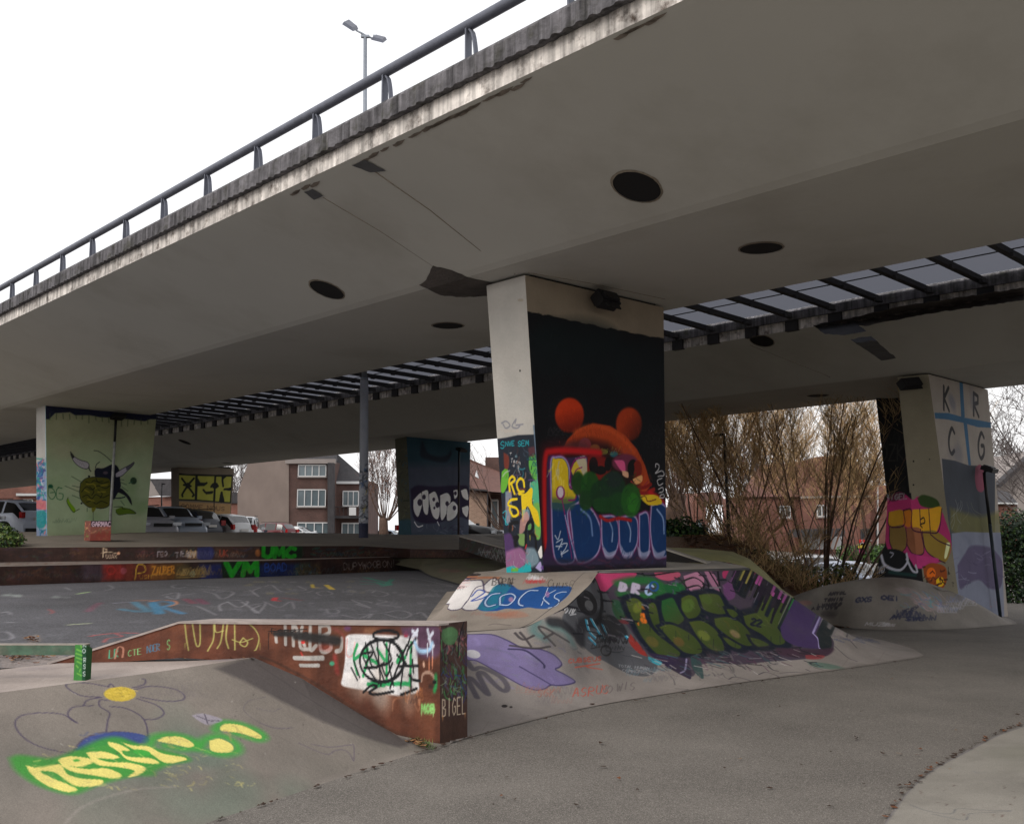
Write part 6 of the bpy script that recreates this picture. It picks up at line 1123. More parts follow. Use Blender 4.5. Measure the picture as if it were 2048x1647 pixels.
painted_mesh('shaft',[(q0,False),(q1,False)],M['paint'],root,extra=[([lowL,midL,bb_[0],bt[0],bt[0]+dv,bb_[0]+dv,midL+dv,lowL+dv],[(0,1,6,7),(1,2,5,6),(2,3,4,5)],(22,22,24)),([lowR,midR,bb_[1],bt[1],bt[1]+dv,bb_[1]+dv,midR+dv,lowR+dv],[(7,6,1,0),(6,5,2,1),(5,4,3,2)],(22,22,24)),([lowL+dv,lowR+dv,bt[1]+dv,bt[0]+dv],[(3,2,1,0)],(22,22,24)),([bt[0],bt[1],bt[1]+dv,bt[0]+dv],[(0,1,2,3)],(22,22,24))],smooth=False)
# lamps on slim poles in front of three piers, floodlights under the deck
def lamp_pole(top,bot,off,key,label,mat_low,tilt):
    p=PIER[key];n=np.cross(p['wide'].quad[1]-p['wide'].quad[0],[0,0,1.]);n/=np.linalg.norm(n)
    if n[1]>0:n=-n
    A,B=p['B']+n*off,p['C']+n*off
    a=vplane(A,B,*top);b=vplane(A,B,*bot);root=empty('lamp_pole',b,label,'lamp post')
    m_=a+(b-a)*(.35 if key!='P2' else .2);MB().tube([a,m_],.035,8).build('upper_pole',M['black'],root);MB().tube([m_,b],.038,8).build('lower_pole',mat_low,root)
    h=MB();d=(p['C']-p['B']);d/=np.linalg.norm(d);c=a+np.array([0,0,.06])+n*.12
    R=Matrix((d,-n,(0,0,1))).transposed().to_3x3();R=R@Matrix.Rotation(math.radians(tilt),3,'X');h.box(c,(.34,.26,.09),R=R);h.box(c+np.array([0,0,.05]),(.26,.18,.05),R=R);h.build('lamp_head',M['floodlight'],root)
    g=MB();g.box(c-np.array([0,0,.05]),(.28,.2,.012),R=R);g.build('lamp_glass',M['vent'],root)
    g=MB();g.bar(a,c,.04,.04,up=(0,0,1.));g.build('bracket',M['black'],root)
M['polew']=mat('pole_white',S3(150,152,150),.6,.25,9);M['poled']=mat('pole_dark',S3(38,48,56),.6,.3,9);M['poleb']=mat('pole_brown',S3(56,44,42),.6,.3,9)
lamp_pole((232,838),(219,1066),.16,'P2','thin pole lamp, dark above and white below, in front of the insect mural',M['polew'],-18)
lamp_pole((918,903),(917,1074),.18,'Q2','thin dark pole lamp in front of the teal pier',M['poleb'],20)
lamp_pole((1968,944),(2001,1236),.14,'Q1','thin dark pole lamp rising along the K R C G face',M['poled'],20)
def floodlight(px,py,key,side,label,wd):
    p=PIER[key];s_='wide' if side=='wide' else 'nar';q=p[s_].quad;n=np.cross(q[1]-q[0],[0,0,1.]);n/=np.linalg.norm(n)
    if n[1]>0:n=-n
    d=(q[2]-q[3]);d/=np.linalg.norm(d);c=vplane(q[3]+n*.22,q[2]+n*.22,px,py)
    R=Matrix((d,-n,(0,0,1))).transposed().to_3x3()@Matrix.Rotation(math.radians(-32),3,'X')
    root=empty('floodlight',c,label,'floodlight');b=MB();b.box(c,(wd,.16,.2),R=R);b.box(c+n*.02,(wd*.8,.2,.12),R=R)
    for k in range(5):b.box(c-n*.09+d*(wd*(-.36+.18*k)),(.012,.09,.15),R=R)
    b.build('housing',M['floodlight'],root);b=MB();b.bar(c,c-n*.2+np.array([0,0,.1]),.05,.03);b.build('bracket',M['black'],root)
    g=MB();g.box(c+n*.11-np.array([0,0,.07]),(wd*.8,.012,.14),R=R);g.build('lens',M['vent'],root)
floodlight(1212,600,'P1','wide','black floodlight under the deck on the mural side of the central pier',.34)
floodlight(1819,767,'Q1','nar','black floodlight high on the pale narrow side of the K R C G pier',.36)
MB_=MB()
# ---- tall double street lamp that rises through the gap
q=atw(727,1066,15.6);b=aty(727,1066,27.);root=empty('street_lamp',b,'tall grey double headed street lamp rising through the gap between the decks','street lamp')
wl_=lambda x,y:aty(x,y,27.)
low=plane_surf(wl_(716,1072),wl_(738,1072),wl_(736,757),wl_(719,757),.02,(104,106,114))
ptop=wl_(728.5,757);pbot=wl_(727,1075);tp2=wl_(730.5,72)
# wrapped painted cylinder
nu,nv=28,240;Pc=np.zeros((nu,nv,3));
for i in range(nu):
    a=math.pi*2*i/(nu-1)
    for j in range(nv):
        t=j/(nv-1);c=pbot+(ptop-pbot)*t;r=.128-.018*t;Pc[i,j]=c+np.array([-math.cos(a)*r,-math.sin(a)*r,0])
ss_=Surf(Pc[:nu//2+1],.03,float(np.linalg.norm(ptop-pbot))/(nv-1),(112,115,122));ss_.gain=1.45
s2_=Surf(Pc[nu//2:],.03,float(np.linalg.norm(ptop-pbot))/(nv-1),(112,115,122));s2_.gain=1.45
dabs(ss_,719,935,737,1060,90,[(26,28,34),(150,148,150),(40,60,90),(30,30,30),(60,58,60),(120,110,70)],9,1.8,.85,seed=3);dabs(ss_,719,920,737,960,14,[(40,54,66),(30,34,40)],8,2,.7);ss_.fill([(712,1046),(744,1046),(744,1080),(712,1080)],(26,28,42),1.5,.9,sm=False)
painted_mesh('lower_pole',[(ss_,False),(s2_,False)],M['paint'],root)
MB().tube([ptop-np.array([0,0,.05]),ptop+np.array([0,0,.02]),ptop+np.array([0,0,.03])],[.112,.112,.07],20).build('pole_collar',M['galv'],root)
MB().tube([ptop,ptop+(tp2-ptop)*.5,tp2],[.075,.068,.052],14).build('upper_pole',M['galv'],root)
def lamp_head(a,b,c,d,name='lamp_head'):
    """outline by four photo points, given thickness"""
    V=[aty(x,y,Y) for x,y,Y in (a,b,c,d)];h=MB();m=sum(V)/4;up=np.array([0,0,.09])
    h.add(V+[m+(v-m)*.8+up for v in V],[(0,1,2,3),(7,6,5,4),(0,4,5,1),(1,5,6,2),(2,6,7,3),(3,7,4,0)]);h.build(name,M['steel'],root)
lamp_head((684,49,26.6),(697,43,27.2),(717,59,27.2),(706,63,26.7));lamp_head((742,80,26.8),(750,74,27.2),(774,80,27.3),(766,86,26.9))
b=MB();b.tube([tp2,aty(722,66,27),aty(712,61,27)],[.04,.03,.025],8);b.tube([tp2,aty(738,74,27),aty(746,78,27)],[.04,.03,.025],8);b.box(tp2+np.array([0,0,-.02]),(.24,.1,.06));b.box(aty(748,73,27),(.05,.05,.08));b.build('lamp_arm',M['galv'],root)
# far lamp post among the shrubs and small far one
def simple_lamp(px,ytop,pb,Y,label,arm,r=.07,m_=None):
    b=aty(pb[0],pb[1],Y);t=aty(px,ytop,Y);root=empty('street_lamp',b,label,'street lamp');MB().tube([b-np.array([0,0,.6]),b+(t-b)*.5,t],[r,r*.8,r*.55],8).build('pole',m_ or M['black'],root)
    h=MB();d=aty(px+arm,ytop+1,Y);h.bar(t,d,.14,.07);h.build('lamp_head',m_ or M['black'],root)
simple_lamp(1448,869,(1460,1092),27.5,'slender black street lamp standing among the bare shrubs',-20,.06)
simple_lamp(324,967,(322,1066),62,'slender black street lamp in the car park behind the left pier',7,.06)
# ================================================================== CARS
def glassmat():
    m=mat('car_glass',S3(18,20,24),.06,0,spec=.9);return m
M['cglass']=glassmat();M['tyre']=mat('tyre',S3(22,22,22),.9,.1,10);M['rim']=mat('rim',S3(150,152,158),.35,.05,4,metal=.7);M['plast']=mat('dark_plastic',S3(30,30,32),.7,.1,6);M['tail']=mat('tail_light',S3(150,12,14),.2,0);M['head']=mat('head_light',S3(190,196,204),.12,0,spec=.8);M['plate']=mat('number_plate',S3(190,188,184),.5,0)
def paintm(n,c,met=.3):return mat(n,c,.42,.02,2,0,metal=0,coat=.12,spec=.3)
PROF={ # x along length 0..1 from front: bonnet/roof line height (m), total height, length
 'hatch':dict(L=3.95,W=1.70,top=[(0,.55),(.02,.72),(.10,.86),(.26,.98),(.42,1.38),(.52,1.45),(.72,1.46),(.88,1.38),(.965,1.0),(.99,.86),(1,.60)],win=(.28,.95),ws=(.26,.43),rw=(.88,.965)),
 'suv':dict(L=4.45,W=1.84,top=[(0,.62),(.02,.86),(.08,1.02),(.26,1.12),(.40,1.56),(.50,1.64),(.74,1.63),(.88,1.55),(.965,1.15),(.99,1.0),(1,.66)],win=(.29,.95),ws=(.26,.41),rw=(.88,.965)),
 'sedan':dict(L=4.6,W=1.80,top=[(0,.52),(.02,.68),(.10,.82),(.28,.95),(.43,1.34),(.53,1.43),(.68,1.41),(.84,1.10),(.92,1.04),(.985,1.0),(1,.60)],win=(.31,.83),ws=(.28,.44),rw=(.70,.84)),
 'mpv':dict(L=4.4,W=1.80,top=[(0,.60),(.02,.84),(.06,1.0),(.18,1.12),(.34,1.66),(.44,1.78),(.80,1.80),(.94,1.74),(.985,1.2),(.995,1.0),(1,.62)],win=(.24,.95),ws=(.18,.35),rw=(.94,.985))}
CARN=[0]
def car(kind,px,Y,zoff,yaw,col,label,colname,roofpx=None):
    """px: photo x of the car centre; yaw: direction of the nose, degrees, 0=+X"""
    D=PROF[kind];L_,W_=D['L'],D['W'];X=(px-CX)/(F)*Y*1.003
    p=aty(px,1060,Y);gz=float(ground_z(p[0],Y))+zoff
    if roofpx is not None: gz=float(aty(px,roofpx,Y)[2])-max(h for _,h in D['top'])
    root=empty('parked_car',(p[0],Y,gz),label,'car','cars parked behind the skate park',math.radians(yaw))
    nx=46;xs=np.linspace(0,1,nx);top=np.interp(xs,[a for a,_ in D['top']],[b for _,b in D['top']]);r=.33 if kind!='suv' else .36
    ax=(.19,.80);zb=np.full(nx,.22)
    for a in ax:
        for i,x in enumerate(xs):
            dx=abs(x-a)*L_
            if dx<r+.07: zb[i]=max(zb[i],math.sqrt((r+.07)**2-dx**2)+r-.02)
    belt=np.minimum(np.interp(xs,[0,.25,.5,.9,1],[.55,.93,.96,1.0,.6])*(1.1 if kind in('suv','mpv') else 1.),top-.02)
    hw=W_/2*np.interp(xs,[0,.03,.12,.5,.9,.97,1],[.72,.86,.97,1.,.97,.88,.78]);roofw=hw*np.where(top>belt+.12,.76,.92)
    rings=[];seg=[]
    for i in range(nx):
        x=(xs[i]-.5)*-L_  # nose at +x
        h=hw[i];b=belt[i];t=top[i];z0=min(zb[i],b-.05)
        ring=[(x,-h*.96,z0),(x,-h,z0*.5+b*.5),(x,-h*.985,b-.03),(x,-(h*.95 if t-b>.12 else h*.94),b)]
        ring+=[(x,-roofw[i]-.02 if t-b>.12 else -roofw[i],t-(.07 if t-b>.12 else .012)),(x,-roofw[i]*.86,t-.012),(x,-roofw[i]*.4,t+.008)]
        ring+=[(a,-y,c) for a,y,c in reversed(ring)];rings.append(ring)
    m=len(rings[0]);body=MB();gl=MB();parts={'windscreen':MB(),'rear_window':MB(),'side_window':[MB(),MB()],}
    body.smooth=True
    V=[p_ for r_ in rings for p_ in r_];body.v=[tuple(map(float,v)) for v in V]
    for i in range(nx-1):
        xm=(xs[i]+xs[i+1])/2
        for j in range(m-1):
            f=(i*m+j,(i+1)*m+j,(i+1)*m+j+1,i*m+j+1);tgt=None
            tall=top[i]-belt[i]>.12 and top[i+1]-belt[i+1]>.12
            if j in (3,m-5) and tall and D['win'][0]<xm<D['win'][1] and not any(abs(xm-q)<.012 for q in (.55,.76)): tgt=parts['side_window'][0 if j==3 else 1]
            elif j in (5,6,7) and D['ws'][0]<xm<D['ws'][1]:tgt=parts['windscreen']
            elif j in (5,6,7) and D['rw'][0]<xm<D['rw'][1]:tgt=parts['rear_window']
            if tgt is None: body.f.append(f);body.m.append(0);body.sm.append(True)
            else: tgt.add([V[k] for k in f],[(0,1,2,3)])
    body.add([rings[0][j] for j in range(m)],[tuple(range(m))]);body.add([rings[-1][j] for j in range(m)],[tuple(reversed(range(m)))])
    body.build('body',col,root,False)
    fl=MB();fl.box((0,0,.3),(L_*.94,W_*.8,.16));fl.build('underbody',M['plast'],root,False)
    parts['windscreen'].build('windscreen',M['cglass'],root,False);parts['rear_window'].build('rear_window',M['cglass'],root,False)
    for q_ in parts['side_window']:q_.build('side_window',M['cglass'],root,False)
    for a in ax:
        for sg in(-1,1):
            c=((a-.5)*-L_,sg*(W_/2-.11),r);w_=MB();n=20
            w_.tube([(c[0],c[1]-.1,c[2]),(c[0],c[1]+.1,c[2])],r,n);wh=w_.build('wheel',M['tyre'],root,False)
            q_=MB();yo=c[1]+sg*.103;q_.add([(c[0]+.62*r*math.cos(t),yo,c[2]+.62*r*math.sin(t)) for t in np.linspace(0,2*math.pi,16)[:-1]],[tuple(range(15))])
            for k in range(5): t=k*2*math.pi/5;q_.bar((c[0],yo+sg*.006,c[2]),(c[0]+.62*r*math.cos(t),yo+sg*.006,c[2]+.62*r*math.sin(t)),.05,.02,up=(0,1,0))
            o=bpy.data.objects.new('rim',None) if False else q_.build('rim',M['rim'],wh,False)
    zh=.66 if kind in('hatch','sedan') else .84
    for sg in(-1,1):
        b=MB();b.box((L_/2-.10,sg*W_*.37,zh),(.16,.34,.13),rz=-sg*.42);b.build('headlight',M['head'],root,False)
        b=MB();b.box((-L_/2+.07,sg*W_*.40,zh+.17),(.14,.22,.24 if kind!='mpv' else .5),rz=sg*.35);b.build('tail_light',M['tail'],root,False)
        b=MB();b.box((L_*.5-.27*L_-.05,sg*(W_/2+.06),1.0 if kind in('hatch','sedan') else 1.14),(.12,.2,.14));b.build('mirror',col,root,False)
        b=MB();b.box((-.02*L_,sg*(W_/2+.0),.86),(.18,.03,.03));b.box((-.24*L_,sg*(W_/2-.0),.88),(.18,.03,.03));b.build('door_handle',M['plast'],root,False)
    b=MB();b.box((L_/2+.0,0,.36),(.08,W_*.62,.2));b.build('front_bumper',M['plast'],root,False)
    b=MB();b.box((L_/2+.03,0,zh-.04),(.03,W_*.44,.14));b.build('grille',M['plast'],root,False)
    b=MB();b.box((L_/2+.05,0,.44),(.02,.5,.11));b.build('number_plate',M['plate'],root,False)
    b=MB();b.box((-L_/2-.0,0,.38),(.1,W_*.66,.2));b.build('rear_bumper',M['plast'],root,False)
    b=MB();b.box((-L_/2-.04,0,zh+.02),(.02,.5,.11));b.build('number_plate',M['plate'],root,False)
    if kind in('suv','mpv'):
        for sg in(-1,1): b=MB();b.bar((L_*.06,sg*W_*.36,max(top)+.035),(-L_*.34,sg*W_*.36,max(top)+.03),.04,.035);b.build('roof_rail',M['plast'],root,False)
    return root
C_=dict(silver=paintm('paint_silver_blue',S3(196,204,220)),grey=paintm('paint_grey',S3(156,156,164)),slate=paintm('paint_slate',S3(158,168,184)),black=mat('paint_black',S3(12,12,15),.5,0,spec=.25),white=paintm('paint_white',S3(196,198,200),0),dred=paintm('paint_dark_red',S3(84,14,22)),navy=paintm('paint_dark_blue',S3(36,42,56)),pale=paintm('paint_pale_blue',S3(170,184,200),.1),beige=paintm('paint_pale_grey',S3(166,168,160),.1))
car('suv',-5,42,0,158,C_['silver'],'silver blue car between the ivy and the left pier','silver',1000)
car('suv',-112,37,0,80,C_['black'],'black car cut off by the left edge, beside the silver blue car','black',990)
car('suv',280,44,0,-46,C_['grey'],'dark grey car parked directly right of the left pier','grey',1011)
car('suv',338,46.5,0,-44,C_['slate'],'slate blue car between the dark grey one and the dark estate','slate',1012.5)
car('suv',358,48.5,0,150,C_['navy'],'dark estate showing its red tail light, between the slate and white cars','navy',1019)
car('hatch',430,50,0,150,C_['white'],'white hatchback with red tail light seen from behind, left of the rendered wall','white',1028)
car('mpv',490,58,0,100,C_['white'],'white van nosing out just right of the white hatchback','white',1033)
car('sedan',491,71,0,-30,C_['navy'],'dark car with bright headlights in front of the dark red car','navy',1049)
car('suv',538,79,0,158,C_['dred'],'dark red car parked before the rendered side wall','dred',1045)
car('sedan',598,85,0,-20,C_['white'],'white sedan between the dark red car and the pale people carrier','white',1052)
car('mpv',651,100,0,12,C_['beige'],'pale people carrier parked left of the tall lamp pole','beige',1049)
car('hatch',762,108,0,165,C_['pale'],'pale blue car roof just right of the tall lamp pole','pale',1059)
car('suv',900,44,0,-14,C_['black'],'shiny black car between the teal pier and the central pier','black',1026)
car('hatch',1655,41,0,-12,C_['white'],'white car behind the bare shrubs, left of the black pier','white',1110)
car('sedan',1700,36,0,-55,C_['silver'],'silver blue car in front of the white car behind the shrubs','silver',1122)
# ================================================================== HOUSES
M['brickA']=brick_mat('brown_brick',S3(88,60,54),S3(72,48,44),S3(98,86,80))
M['brickB']=brick_mat('red_brick',S3(126,76,62),S3(106,62,52),S3(124,106,98))
M['brickC']=brick_mat('buff_brick',S3(150,122,104),S3(130,102,86),S3(150,136,124))
M['render']=mat('grey_render',S3(116,104,98),.9,.12,.5,.1,dirt=S3(118,104,98),dirtamt=.3);M['rooftile']=mat('roof_tiles',S3(60,58,60),.85,.2,2.5,.3,streak=.2);M['rooftileR']=mat('brown_roof_tiles',S3(98,68,60),.85,.2,2.5,.3,streak=.2)
M['winfr']=mat('window_frame_white',S3(190,190,190),.5,.03,3);M['pane']=mat('window_pane',S3(84,98,104),.12,.2,.7,0,spec=.9);M['pale']=mat('pale_wall',S3(140,132,128),.9,.08,1)
M['curtain']=mat('window_pane_dark',S3(46,50,54),.12,.2,.7,0,spec=.9)
def fpt(px,py,Y0,x0,tilt):return aty(px,py,Y0+tilt*(px-x0))
def slab(pts,Y0,x0,tilt,depth,name,m_,root,push=0.):
    V=[fpt(x,y,Y0,x0,tilt)+np.array([0,push,0]) for x,y in pts];mb=MB();mb.prism(V,(0,depth,0));return mb.build(name,m_,root)
def window(root,x0_,y0_,x1_,y1_,Y0,x0,tilt,n=2,sill=True,m_=None,fr=None):
    a=fpt(x0_,y1_,Y0,x0,tilt);b=fpt(x1_,y1_,Y0,x0,tilt);c=fpt(x1_,y0_,Y0,x0,tilt);d=fpt(x0_,y0_,Y0,x0,tilt);off=np.array([0,-.10,0]);k=.11
    mb=MB();u=(b-a)/np.linalg.norm(b-a);H=d[2]-a[2]
    for p,q in((a,b),(d,c)):mb.bar(p+off,q+off,.08,k)
    for i in range(n+1):
        p=a+(b-a)*i/n;mb.bar(p+off,p+off+np.array([0,0,H]),.08,k,up=(0,1,0.))
    f=mb.build('window',fr or M['winfr'],root)
    q=MB();q.add([a-np.array([0,.05,0]),b-np.array([0,.05,0]),c-np.array([0,.05,0]),d-np.array([0,.05,0])],[(0,1,2,3)]);q.build('pane',m_ or M['pane'],f)
    if sill: q=MB();q.bar(a+off*1.6-np.array([0,0,.1])-u*.1,b+off*1.6-np.array([0,0,.1])+u*.1,.16,.09);q.build('sill',M['pale'],f)
hA=empty('house',aty(600,1092,96)*np.array([1,1,0]),'three storey brown brick house with white windows and blank rendered side wall','house')
T=(96,577,.012)
slab([(577,1100),(577,922),(668,922),(668,1100)],*T,9,'wall',M['brickA'],hA)
slab([(572,927),(672,927),(672,918),(572,918)],*T,.6,'cornice',M['pale'],hA,-.4)
V=[aty(577.5,1100,95.9),aty(577.5,900,95.9),aty(500,912,99),aty(493,934,99.3),aty(475,986,100),aty(475,1100,100)];mb=MB();mb.prism(V,(0,8,0));mb.build('side_wall',M['render'],hA)
slab([(661,1100),(661,960),(735,960),(735,1100)],97.5,577,.012,8,'rear_wing',M['brickA'],hA);slab([(655,1100),(655,925),(668,925),(668,1100)],95.6,577,.012,.5,'drain_pipe_recess',M['rooftile'],hA)
V=[fpt(x,y,97.2,577,.012) for x,y in((662,967),(736,967),(736,962),(662,962))];mb=MB();mb.prism(V,(0,.5,0));mb.build('gutter',M['winfr'],hA)
V0=[fpt(x,y,97.2,577,.012) for x,y in((664,962),(737,962))];V1=[aty(660,898,102),aty(672,905,102)];mb=MB();mb.add(V0+[V1[1],V1[0]],[(0,1,2,3)]);mb.add([V0[1],aty(742,966,104),V1[1]],[(0,1,2)]);mb.add([V0[0],V0[1],aty(742,966,104),aty(664,966,104)],[(3,2,1,0)]);mb.build('roof',M['rooftile'],hA)
V=[aty(576,918,95.8),aty(668,918,96.8),aty(660,860,101),aty(590,860,101)];mb=MB();mb.prism(V,(0,2,0));mb.build('roof',M['rooftile'],hA)
window(hA,597,930,652,952,*T,4);window(hA,595,979,651,1012,*T,4);window(hA,595,1045,662,1072,*T,4,True)
window(hA,686,982,717,1011,97.3,577,.012,3);window(hA,684,1046,720,1076,97.3,577,.012,3)
b=MB();V=[fpt(x,y,96.3,577,.012) for x,y in((660,1036),(722,1036),(722,1031),(660,1031))];b.prism(V,(0,1.2,0))
for k in range(8): p=fpt(663+k*8,1031,96.3,577,.012);b.tube([p,p+np.array([0,0,.95])],.02,4)
b.tube([fpt(662,1013,96.3,577,.012),fpt(722,1013,96.3,577,.012)],.03,4);b.build('balcony',M['rooftile'],hA);slab([(698,1030),(712,1030),(712,1014),(698,1014)],96.1,577,.012,.06,'balcony_panel',M['winfr'],hA)
# low houses further left
hB=empty('house',aty(316,1070,105)*np.array([1,1,0]),'low pink brick house with grey roof and pale gable, right of the left pier','house')
slab([(285,1075),(285,994),(345,992),(345,1075)],105,285,0,6,'wall',M['brickB'],hB);slab([(283,994),(298,957),(322,990)],104.8,285,0,.4,'gable',M['pale'],hB)
mb=MB();mb.add([aty(298,957,105),aty(350,957,105),aty(350,992,104.6),aty(321,992,104.6)],[(0,1,2,3)]);mb.prism([aty(298,957,105),aty(350,957,105),aty(350,992,109)],(0,3,0));mb.build('roof',M['rooftile'],hB)
hC=empty('house',aty(30,1070,90)*np.array([1,1,0]),'long low brick building with a white strip at the far left','house')
slab([(-60,1075),(-60,965),(100,965),(100,1075)],90,0,0,7,'wall',M['brickB'],hC);slab([(32,991),(110,991),(110,987),(32,986)],89.7,0,0,.2,'white_band',M['winfr'],hC)
window(hC,48,999,66,1010,90,0,0,2)
hD=empty('house',aty(470,1070,118)*np.array([1,1,0]),'distant brick house partly hidden behind the rendered side wall','house')
slab([(450,1075),(450,1006),(480,1004),(480,1075)],118,450,0,6,'wall',M['brickB'],hD);slab([(449,1006),(482,1006),(480,984),(462,984)],117.8,450,0,5,'roof',M['rooftile'],hD)
# buff brick house between teal and central piers
hE=empty('house',aty(955,1075,62)*np.array([1,1,0]),'buff brick house with brown tiled roof between the teal and the central pier','house')
slab([(925,1080),(925,975),(973,980),(973,1080)],62,925,0,5,'wall',M['brickC'],hE);slab([(972,1080),(972,978),(1050,985),(1050,1080)],64,925,0,5,'rear_wing',M['brickA'],hE)
mb=MB();A_=[aty(924,977,61.6),aty(976,982,61.6),aty(1060,990,63),aty(1060,962,68),aty(1002,944,68),aty(938,917,68),aty(924,917,68)];mb.add(A_,[(0,1,4,5,6),(1,2,3,4)]);mb.add([a+np.array([0,.1,-.12]) for a in A_],[(6,5,4,1,0),(4,3,2,1)]);mb.build('roof',M['rooftileR'],hE)
slab([(925,977),(976,982),(976,979),(925,974)],61.4,925,0,.2,'gutter',M['rooftile'],hE);window(hE,983,1000,996,1060,63.9,925,0,1,False,M['pane']);slab([(974,1080),(974,985),(976,985),(976,1080)],61.7,925,0,.12,'drain_pipe',M['rooftile'],hE)
b=MB();b.box(aty(994,938,69),(1.6,.8,1.6));b.build('chimney',M['brickA'],hE)
b=MB();V=[aty(950,952,64),aty(953,940,65.5),aty(957,952,65.5),aty(957,956,64)];b.prism(V,(0,.1,.05));b.build('roof_light',M['winfr'],hE)
# big red brick house right
hF=empty('house',aty(1640,1105,85)*np.array([1,1,-.3]),'large red brick house with broad gable behind the bare shrubs','house')
T=(85,1520,.01)
slab([(1606,1108),(1606,922),(1634,913),(1682,910),(1713,923),(1741,969),(1741,1108)],*T,9,'wall',M['brickB'],hF);slab([(1480,1108),(1480,992),(1607,992),(1607,1108)],86,1520,.01,7,'wing',M['brickB'],hF)
mb=MB();A_=[fpt(1478,993,85.6,1520,.01),fpt(1607,993,85.6,1520,.01),aty(1607,926,90),aty(1522,928,90)];mb.add(A_,[(0,1,2,3)]);mb.add([a+np.array([0,.2,-.15]) for a in A_],[(3,2,1,0)]);mb.build('roof',M['rooftileR'],hF)
slab([(1740,1108),(1740,970),(1800,970),(1800,1108)],86,1520,.01,7,'side_wing',M['brickB'],hF);slab([(1600,992),(1742,990),(1742,994),(1600,996)],84.8,1520,.01,.25,'string_course',M['pale'],hF)
for a in((1634,1010,1652,1032),(1560,1012,1580,1034)): window(hF,*a,*T,2,True,M['curtain'])
window(hF,1722,1058,1740,1078,*T,2,True,M['curtain'],M['rooftile']);window(hF,1752,1060,1756,1072,86,1520,.01,1,False,M['curtain'],M['rooftile']);slab([(1600,1098),(1600,1074),(1684,1072),(1684,1098)],84.6,1520,.01,.2,'garage_door',M['winfr'],hF)
slab([(1592,1074),(1592,1058),(1690,1056),(1690,1072)],82,1520,.01,2.2,'porch_roof',M['rooftile'],hF);slab([(1755,1108),(1755,972),(1757,972),(1757,1108)],84.7,1520,.01,.15,'drain_pipe',M['winfr'],hF)
hG=empty('house',aty(1400,1100,95)*np.array([1,1,-.2]),'small red brick house seen through the shrubs right of the central pier','house')
slab([(1385,1108),(1385,1005),(1398,985),(1412,1008),(1412,1108)],95,1385,0,6,'wall',M['brickB'],hG);slab([(1335,1108),(1335,1030),(1386,1030),(1386,1108)],97,1385,0,6,'wing',M['pale'],hG)
mb=MB();mb.add([aty(1330,1031,96.6),aty(1388,1031,96.6),aty(1396,986,99),aty(1340,986,99)],[(0,1,2,3)]);mb.add([aty(1412,1009,94.9),aty(1396,984,94.9),aty(1440,984,99),aty(1455,1009,99)],[(0,1,2,3)]);mb.build('roof',M['rooftileR'],hG);window(hG,1393,1040,1404,1056,95,1385,0,1,True,M['pane'])
hH=empty('house',aty(2060,1100,75)*np.array([1,1,-.2]),'pale gabled house with dark verge at the right edge','house')
slab([(1999,1110),(1999,966),(2075,900),(2150,966),(2150,1110)],75,2000,0,8,'wall',M['pale'],hH)
mb=MB();mb.bar(aty(1992,972,74.6),aty(2076,897,74.6),1.,.28,up=(0,-.0,1.));mb.bar(aty(2076,897,74.6),aty(2158,972,74.6),1.,.28);mb.build('verge',M['rooftile'],hH)
hI=empty('house',aty(2010,1100,62)*np.array([1,1,-.2]),'small brick outbuilding with dark roof above the right hedge','house')
slab([(1950,1110),(1950,1003),(2034,1005),(2034,1110)],62,1950,0,4,'wall',M['brickB'],hI);mb=MB();A_=[aty(1946,1004,61.7),aty(2036,1006,61.7),aty(2016,982,64.5),aty(1950,975,64.5)];mb.add(A_,[(0,1,2,3)]);mb.add([a+np.array([0,.1,-.1]) for a in A_],[(3,2,1,0)]);mb.build('roof',M['rooftile'],hI)
slab([(1946,1006),(2036,1008),(2036,1005),(1946,1003)],61.4,1950,0,.15,'gutter',M['winfr'],hI)
# pole signs by the right house
sg=empty('sign_post',aty(1724,1112,52)*np.array([1,1,-.5]),'small post with white A, yellow round and magenta signs behind the white car','sign post')
MB().tube([aty(1724,1120,52),aty(1724,1078,52)],.03,6).build('pole',M['galv'],sg)
for py,c,nm,sz in((1084,S3(190,40,36),'red_sign',.2),(1092,S3(190,170,60),'yellow_sign',.19),(1101,S3(150,30,90),'magenta_sign',.2)):
    b=MB();c0=aty(1724,py,51.9);n=16 if 'yellow' in nm else 4;b.prism([c0+np.array([sz*1.05*math.cos(2*math.pi*(i+.5)/n),0,sz*math.sin(2*math.pi*(i+.5)/n)]) for i in range(n)],(0,.03,0));b.build(nm,mat(nm,c,.5,.05),sg)
b=MB()
for st in FONT['A']: b.tube([aty(1724,1084,51.85)+np.array([(u-.5)*.2,-.01,(v-.5)*.24]) for u,v in st],.018,4)
b.build('letter',M['winfr'],sg)
# pavement edge and hedge on the right
o=MB();o.prism([aty(1985,1222,26.5)+np.array([0,0,-.1]),aty(2300,1214,28.5)+np.array([0,0,-.1]),aty(2300,1208,28.5),aty(1985,1213,26.5)],(.2,1.2,0));o=o.build('kerb',M['concrete']);tag(o,kind='structure')
